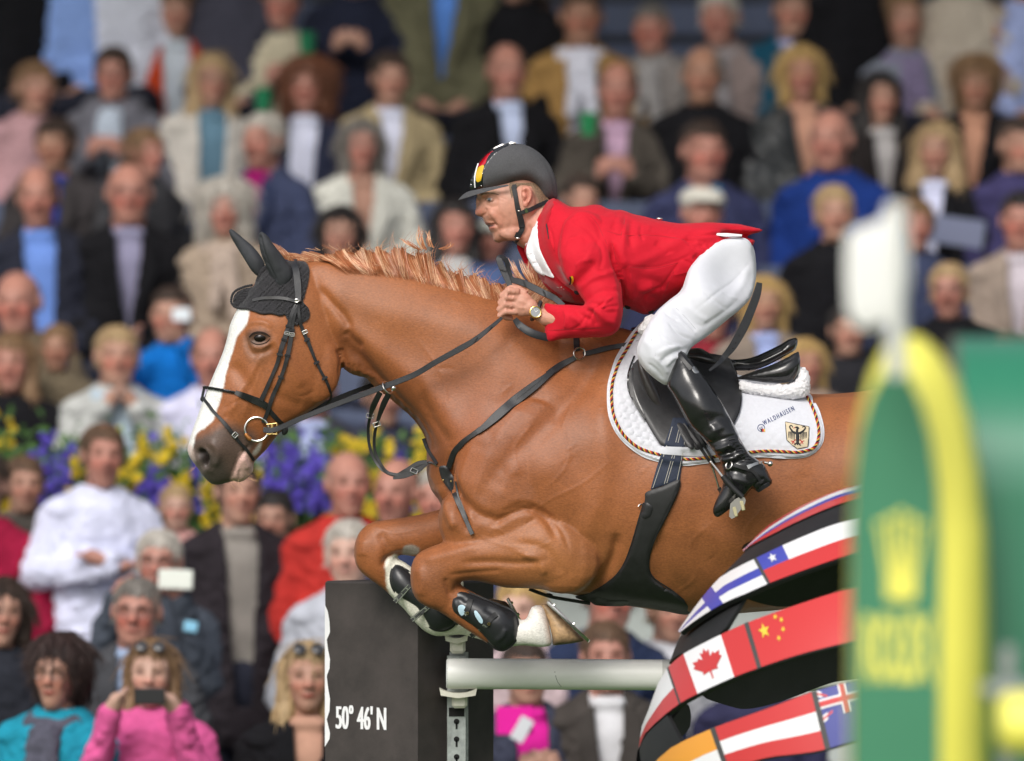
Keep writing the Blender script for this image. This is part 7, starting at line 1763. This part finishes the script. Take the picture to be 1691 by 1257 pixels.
PPL = [
 # top rows
 (45,-78,'u6','person in a black coat at the top left corner, head above the frame',dict(tc=BK_,top='closed')),
 (118,-70,'u6','person in a light blue shirt at the top left, between black coat and white top',dict(tc=(.22,.34,.68),top='closed',s=.95)),
 (190,-88,'u6','person in a white top with arms down at the upper left edge',dict(tc=(.55,.57,.66),top='closed',pose='down')),
 (290,18,'u6','brown-haired person in an orange-red jacket over a pale grey top',dict(hair='fringe',hc='br',tc=(.42,.05,.015),ic=(.45,.50,.56),top='open',pose='down')),
 (375,-60,'u6','person in a dark grey jacket between the orange-red and the cream jackets',dict(tc=(.05,.05,.07))),
 (463,5,'u6','person in a cream fleece jacket holding a small green cup to the chest',dict(hair='short',hc='br',tc=(.50,.45,.33),pose='clasp',sk='r')),
 (590,-50,'u6','person in dark navy between the cream fleece and the olive coat',dict(tc=(.015,.018,.035),pose='clasp')),
 (735,-92,'u6','person in an olive coat with a bright blue shirt, head above the frame',dict(tc=(.12,.115,.07),ic=(.10,.24,.65),top='jacket',s=1.15)),
 (852,-40,'u6','person in black between the olive coat and the ochre jacket',dict(tc=BK_)),
 (888,32,'u6','ruddy face with dark hair just left of the ochre jacket',dict(hair='short',hc='db',sk='r',tc=BK_,s=.9,dy=.2)),
 (960,28,'u6','dark-haired person in an ochre jacket with a white scarf',dict(hair='short',hc='db',sk='t',tc=(.34,.20,.07),ic=(.62,.63,.72),top='open',scarf=(.62,.63,.72),pose='lap',s=1.08,dy=-.1)),
 (1075,48,'u6','ruddy person in a grey scarf right of the ochre jacket',dict(hair='short',hc='gy',sk='r',tc=(.22,.20,.19),scarf=(.28,.27,.27),s=.95)),
 (1187,28,'u6','white-haired person in a mauve-grey tweed coat near the top',dict(hair='short',hc='wh',sk='r',tc=(.24,.19,.18),scarf=(.26,.24,.25),s=1.05)),
 (1310,18,'u6','short-haired person in a dark teal jacket with a pale collar',dict(hair='short',hc='db',sk='n',tc=(.01,.07,.12),ic=(.35,.38,.6),top='jacket')),
 (1415,-70,'u6','person dressed in black between the teal jacket and the mauve scarf',dict(tc=BK_,s=1.1)),
 (1490,32,'u6','person in a blue-grey cardigan with a long mauve scarf',dict(hair='short',hc='lb',tc=(.20,.22,.27),scarf=(.17,.14,.24),s=1.08)),
 (1585,-55,'u6','person in a beige trench coat at the top right',dict(tc=(.40,.35,.29),s=1.05)),
 (1640,48,'u6','brown curly-haired woman in a beige coat with a patterned scarf',dict(hair='bob',hc='lb',sk='n',tc=(.36,.33,.26),scarf=(.35,.25,.27))),
 (1700,-40,'u6','person in a pale blue shirt at the top right corner',dict(tc=(.30,.36,.6))),
 (668,-170,'u7','person in dark clothing on the topmost row, head cut off by the frame',dict(tc=(.03,.03,.05))),
 # fifth upper row
 (60,145,'u5','woman in a dusty pink sweater at the left edge',dict(hair='tail',hc='lb',sk='n',tc=(.42,.25,.27),s=1.0,rz=8)),
 (187,122,'u5','dark-haired man in glasses, grey coat and pale blue hood',dict(hair='short',hc='db',sk='r',tc=(.13,.13,.155),top='hood',scarf=(.40,.46,.55),glasses=True,pose='clasp')),
 (350,132,'u5','long-haired blonde woman in glasses and an off-white cardigan',dict(hair='long',hc='gb',sk='n',tc=(.52,.49,.45),ic=(.12,.22,.30),top='open',glasses=True)),
 (508,142,'u5','woman with big auburn hair, black blazer and white blouse',dict(hair='curly',hc='ab',sk='r',tc=NV_,ic=(.58,.60,.74),top='open')),
 (645,130,'u5','woman in a khaki jacket open over a white shirt',dict(hair='short',hc='db',sk='n',tc=(.36,.29,.17),ic=(.62,.64,.78),top='jacket')),
 (837,118,'u5','balding man in a black suit and pale blue shirt without tie',dict(hair='rec',hc='br',sk='r',tc=BK_,ic=(.50,.57,.78),top='jacket',s=1.03)),
 (1020,150,'u5','man in a brown jacket and pink shirt raising a green cup',dict(hair='rec',hc='br',sk='r',tc=(.075,.065,.055),ic=(.50,.33,.46),top='jacket',pose='clasp',s=1.05)),
 (1160,125,'u5','grey-bearded man in a black sweater',dict(hair='rec',hc='gy',sk='t',tc=BK_,top='closed',s=1.08)),
 (1323,120,'u5','woman with a blond bob in a black leather jacket',dict(hair='bob',hc='bl',sk='r',tc=(.03,.033,.036),top='jacket',ic=(.50,.27,.19),s=1.05,tm='gloss')),
 (1455,162,'u5','woman with long black hair and a white blouse',dict(hair='long',hc='bk',sk='n',tc=(.022,.018,.018),ic=(.42,.40,.40),top='jacket')),
 (1612,140,'u5','woman with curly brown hair and a low-cut black dress',dict(hair='puff',hc='lb',sk='t',tc=BK_,ic=(.46,.24,.16),top='jacket')),
 # fourth
 (90,240,'u4','dark-haired woman with a bright blue and white scarf on the left',dict(hair='fringe',hc='db',sk='t',tc=(.045,.04,.042),ic=(.02,.04,.25),top='jacket',rz=-10)),
 (243,252,'u4','brown-haired woman in profile with a ponytail and dark jacket',dict(hair='tail',hc='lb',sk='r',tc=(.045,.045,.05),rz=35,s=.9)),
 (435,232,'u4','white-haired woman in a navy floral jacket with magenta lining',dict(hair='short',hc='wh',sk='r',tc=(.03,.04,.09),ic=(.28,.01,.12),top='jacket',tm='knit',rz=-15)),
 (597,240,'u4','grey-haired woman in a white knitted cardigan',dict(hair='bob',hc='gy',sk='r',tc=(.55,.55,.50),ic=(.35,.20,.15),top='jacket',tm='knit')),
 (1163,250,'u4','ruddy dark-haired man in a navy jacket and blue shirt behind the rider',dict(hair='short',hc='db',sk='r',tc=(.035,.04,.095),ic=(.03,.15,.30),top='jacket',s=1.1)),
 (1372,232,'u4','balding ruddy man in a royal blue sweater over a collared shirt',dict(hair='bald',hc='gy',sk='r',tc=(.010,.032,.17),s=1.12,scarf=None)),
 (1547,248,'u4','woman with long wavy blond hair, black blazer and white shirt',dict(hair='wavy',hc='gb',sk='n',tc=BK_,ic=(.55,.57,.75),top='jacket')),
 (1683,240,'u4','dark-haired person in a purple-blue jacket at the right edge',dict(hair='short',hc='db',sk='n',tc=(.045,.04,.11))),
 # third
 (62,325,'u3','ruddy man in a dark navy jacket and open light blue shirt',dict(hair='rec',hc='br',sk='r',tc=(.02,.022,.035),ic=(.14,.25,.62),top='open',s=1.06)),
 (213,320,'u3','bald man in glasses and black jacket with a patterned shirt',dict(hair='bald',hc='br',sk='r',tc=BK_,ic=(.24,.23,.34),top='jacket',glasses=True,s=1.08,rz=-8)),
 (370,345,'u3','woman with curly blond hair in a beige fur coat and scarf',dict(hair='curly',hc='wh',sk='r',tc=(.32,.25,.19),scarf=(.38,.30,.25),tm='knit',s=1.0)),
 (562,385,'u3','dark-haired woman just above the horse mane',dict(hair='bob',hc='bk',sk='n',tc=(.05,.05,.06))),
 (752,375,'u3','long dark-haired woman left of the rider face, blue and white top',dict(hair='long',hc='bk',sk='r',tc=(.09,.14,.30),ic=(.5,.5,.5),top='open')),
 (812,395,'u3','person in a blue jacket between the dark-haired woman and the rider',dict(hair='cap',hc=(.45,.46,.42),sk='r',tc=(.08,.12,.25),s=.8,dy=.2)),
 (1160,352,'u3','person in a flat white cap right above the red jacket',dict(hair='cap',hc=(.58,.56,.50),sk='r',tc=(.03,.035,.08),s=1.05)),
 (1378,352,'u3','blond person in a black padded jacket left of the white flag',dict(hair='short',hc='gb',sk='n',tc=BK_,s=1.0,rz=15)),
 (1510,372,'u3','brown-haired person in navy just right of the white flag',dict(hair='fringe',hc='lb',sk='r',tc=(.04,.05,.10),s=.95)),
 (1688,365,'u3','dark-haired person in a taupe cardigan with white scarf at the right edge',dict(hair='short',hc='bk',sk='r',tc=(.30,.24,.20),ic=(.5,.45,.5),top='jacket',s=1.05)),
 (960,330,'u3','person in dark grey hidden mostly by the rider helmet and back',dict(hair='short',hc='db',tc=(.04,.04,.05),s=.9,dy=.2)),
 # second
 (28,500,'u2','bald man in a brown fur-trimmed coat at the left edge',dict(hair='bald',hc='gy',sk='r',tc=(.12,.09,.055),tm='knit',s=1.1)),
 (283,520,'u2','dark-haired boy in a bright blue jacket looking through a white camera',dict(hair='short',hc='db',sk='n',tc=(.005,.14,.50),pose='phone',s=.98)),
 (1262,500,'u2','woman with a blond bob and pale blue collar behind the rider seat',dict(hair='bob',hc='bl',sk='n',tc=(.22,.18,.15),ic=(.30,.36,.62),top='jacket',s=.95)),
 (1180,520,'u2','person in a dark red top behind the rider thigh',dict(hair='short',hc='db',sk='r',tc=(.20,.02,.03),s=.85,dy=.2)),
 (1567,480,'u2','ruddy short-haired man in glasses and a black turtleneck right of the flag',dict(hair='short',hc='gb',sk='r',tc=BK_,glasses=True,s=.95)),
 (1400,545,'u2','person in black trousers and jacket below the white flag',dict(hair='short',hc='bk',sk='n',tc=(.018,.018,.022),s=.9)),
 (1660,600,'u2','person in grey behind the green box',dict(hair='short',hc='br',tc=(.1,.1,.1))),
 # first upper
 (18,600,'u1','long-haired woman in black at the left edge above the flowers',dict(hair='long',hc='lb',sk='r',tc=BK_,s=1.0)),
 (95,575,'u1','person with light brown hair in an olive fur coat left of the grey jacket',dict(hair='short',hc='lb',sk='t',tc=(.14,.11,.07),tm='knit',s=.8,dy=.3)),
 (193,588,'u1','short-haired blond woman in a light grey jacket and pale blue scarf, hands at chin',dict(hair='short',hc='gb',sk='n',tc=(.42,.43,.42),scarf=(.38,.47,.55),pose='chin',s=1.0)),
 (350,592,'u1','ruddy man in a pale lilac shirt just left of the horse face',dict(hair='rec',hc='br',sk='r',tc=(.55,.55,.72),s=1.0)),
 (520,640,'u1','person in a dark suit and pale blue shirt seen below the horse jaw',dict(hair='short',hc='br',sk='r',tc=(.045,.045,.06),ic=(.35,.4,.62),top='jacket',s=1.0)),
 (632,655,'u1','person in dark navy seen under the reins and neck',dict(hair='short',hc='bk',sk='n',tc=(.03,.03,.05),s=.95)),
 (1330,600,'u1','person in a taupe top seen behind the saddle cantle',dict(hair='bob',hc='bl',sk='r',tc=(.30,.22,.18),s=.85)),
 # lower stand
 (170,752,'r3','man in a white striped shirt standing with crossed arms before the flowers',dict(hair='short',hc='br',sk='r',tc=(.58,.60,.76),pose='cross',s=1.0)),
 (392,812,'r3','short-bearded man in a black jacket over a grey sweater below the horse nose',dict(hair='short',hc='db',sk='n',tc=(.022,.018,.022),ic=(.24,.22,.20),top='open',pose='down',s=1.02)),
 (452,858,'r3','person in a pale grey top mostly hidden behind the black jacket',dict(hair='short',hc='bk',sk='n',tc=(.46,.48,.53),s=.93,dy=.5,pose='down')),
 (-25,800,'r3','person in a magenta red jacket at the left edge, head outside',dict(hair='short',hc='db',sk='n',tc=(.27,.01,.04),s=1.05)),
 (40,800,'r3','person in a brown-grey coat behind the red jacket, below the flowers',dict(hair='short',hc='br',sk='n',tc=(.09,.08,.07),s=.92,dy=.4)),
 (290,838,'r3','child in a pink flowered top between the striped shirt and the black jacket',dict(hair='short',hc='gb',sk='p',tc=(.55,.30,.28),s=.72,dy=.3)),
 (575,800,'r3','bald ruddy man in a bright red jacket left of the horse chest',dict(hair='bald',hc='gy',sk='r',tc=(.40,.03,.025),s=1.05)),
 (655,812,'r3','ruddy man in navy right beside the bald man in red',dict(hair='bald',hc='br',sk='r',tc=(.03,.04,.09),s=1.03,rz=-10)),
 (722,822,'r3','round-faced person in navy nearest the horse chest',dict(hair='short',hc='wh',sk='r',tc=(.04,.05,.10),s=1.0)),
 (262,928,'r2','grey-haired man in glasses holding up a white phone with both hands',dict(hair='short',hc='wh',sk='r',tc=(.055,.065,.085),pose='phone',glasses=True,s=1.0,rz=-4)),
 (575,915,'r2','pale-haired person in navy and pale grey just left of the dark pillar',dict(hair='short',hc='wh',sk='p',tc=(.42,.44,.50),s=1.05)),
 (860,1010,'r2','fair-haired person behind the hoof, above the white pole',dict(hair='short',hc='bl',sk='p',tc=(.45,.35,.37),s=1.08)),
 (1008,985,'r2','ruddy man in a dark blue jacket and light blue collar above the pole',dict(hair='short',hc='gy',sk='r',tc=(.02,.03,.07),ic=(.35,.42,.65),top='jacket',s=1.08)),
 (1105,1010,'r2','person in a white top right above the pole and left of the globe',dict(hair='short',hc='lb',sk='n',tc=(.55,.56,.60),s=.95,dy=.3)),
 (1240,1090,'r2','person in navy seen through the gaps of the ribbon globe',dict(hair='short',hc='db',sk='r',tc=(.03,.03,.07),s=.95)),
 (226,1010,'r1','grey-haired man in glasses and a dark grey jacket behind the pink hoodie',dict(hair='short',hc='gy',sk='r',tc=(.06,.062,.07),ic=(.28,.36,.52),top='jacket',glasses=True,s=1.0,pose='down')),
 (5,1010,'r1','dark-haired person in a black jacket at the lower left edge',dict(hair='bob',hc='db',sk='n',tc=(.02,.022,.03),s=1.05)),
 (1000,1085,'r1','short-haired man in a brown jacket and white T-shirt below the pole',dict(hair='short',hc='br',sk='r',tc=(.055,.048,.044),ic=(.6,.6,.63),top='jacket',pose='lap',s=1.05)),
 (868,1110,'r1','person in a navy jacket with a magenta print below the pole, beside the pillar',dict(hair='short',hc='db',sk='n',tc=(.045,.05,.08),ic=(.65,.02,.30),top='open',pose='clasp',s=.95)),
 (97,1112,'r0','woman with dark auburn hair and glasses in a turquoise jacket',dict(hair='puff',hc=(.030,.014,.012),sk='n',tc=(.015,.25,.36),scarf=(.07,.07,.10),glasses=True,rz=-12,s=1.02)),
 (250,1112,'r0','girl in a pink hoodie with sunglasses on her hair filming with a black phone',dict(hair='long',hc='lb',sk='p',tc=(.60,.10,.28),top='hood',pose='phone',shades=True,s=.98)),
 (508,1118,'r0','blonde woman in a black jacket with sunglasses pushed up on her hair',dict(hair='long',hc='gb',sk='n',tc=BK_,ic=(.46,.26,.19),top='jacket',shades=True,s=1.02,rz=-8)),
 (1200,1260,'r0','person in dark grey low behind the globe',dict(hair='short',hc='br',tc=(.05,.05,.06))),
]
pers = {}
for (px, py, row, lab, kw) in PPL:
    kw = dict(kw); tm = kw.pop('tm', None); e, c = person(px, py, row, lab, **kw); pers[(px, py)] = e
    if tm:
        o = [q for q in e.children if q.name.split('.')[0] in ('sweater', 'jacket', 'hooded_jacket')][0]
        o.material_slots[0].link = 'OBJECT'; o.material_slots[0].material = CM[tm]
def held(px, py, row, dy, size, col, name, label, cat, rot=0, bev=.004, second=None):
    Y = ROW[row]+dy; mb = MB(); c = P(px, py, Y); mb.box(c, size, Matrix.Rotation(R(rot), 3, 'Y'), bev=bev)
    o = mb.obj(name, CM['phone'], label=label, cat=cat, smooth=False); o.color = (*col, 1); return o
held(247, 1150, 'r0', -.36, (.105, .010, .055), (.015, .015, .018), 'phone', 'black phone held sideways by the girl in the pink hoodie', 'phone')
o = held(290, 957, 'r2', -.34, (.125, .010, .072), (.75, .78, .72), 'phone', 'white phone raised by the grey-haired man in glasses', 'phone', rot=2)
held(300, 520, 'u2', -.34, (.075, .05, .055), (.7, .75, .8), 'camera', 'small white camera before the face of the boy in blue', 'camera')
held(315, 1035, 'r2', -.36, (.05, .02, .04), (.25, .55, .75), 'pendant', 'light blue pass hanging below the white phone', 'pass', rot=10)
def cupo(px, py, row, dy, label, col=(.01, .16, .07)):
    mb = MB(); c = P(px, py, ROW[row]+dy); mb.tube([c+Vector((0, 0, -.05)), c+Vector((0, 0, .05))], [.030, .040], n=14); o = mb.obj('cup', CM['phone'], label=label, cat='cup'); o.color = (*col, 1)
cupo(507, 72, 'u6', -.30, 'dark green paper cup held by the person in the cream fleece'); cupo(435, 165, 'u5', -.28, 'green cup between the blonde woman and the auburn-haired woman'); cupo(972, 205, 'u5', -.30, 'green cup raised by the man in the pink shirt', (.02, .22, .08))
def paper(px, py, row, dy, w_, h_, label, col, rot=0):
    o = held(px, py, row, dy, (w_, .006, h_), col, 'paper', label, 'paper', rot=rot, bev=.002)
paper(1575, 382, 'u4', -.45, .26, .12, 'grey-blue programme held by the woman in the black blazer', (.16, .18, .28), 8)
paper(862, 1205, 'r1', -.35, .05, .09, 'small white card held below the pole beside the pillar', (.6, .62, .66), 30)
paper(850, 1190, 'r1', -.33, .13, .10, 'magenta leaflet beside the pillar and below the white pole', (.72, .01, .32), 0)
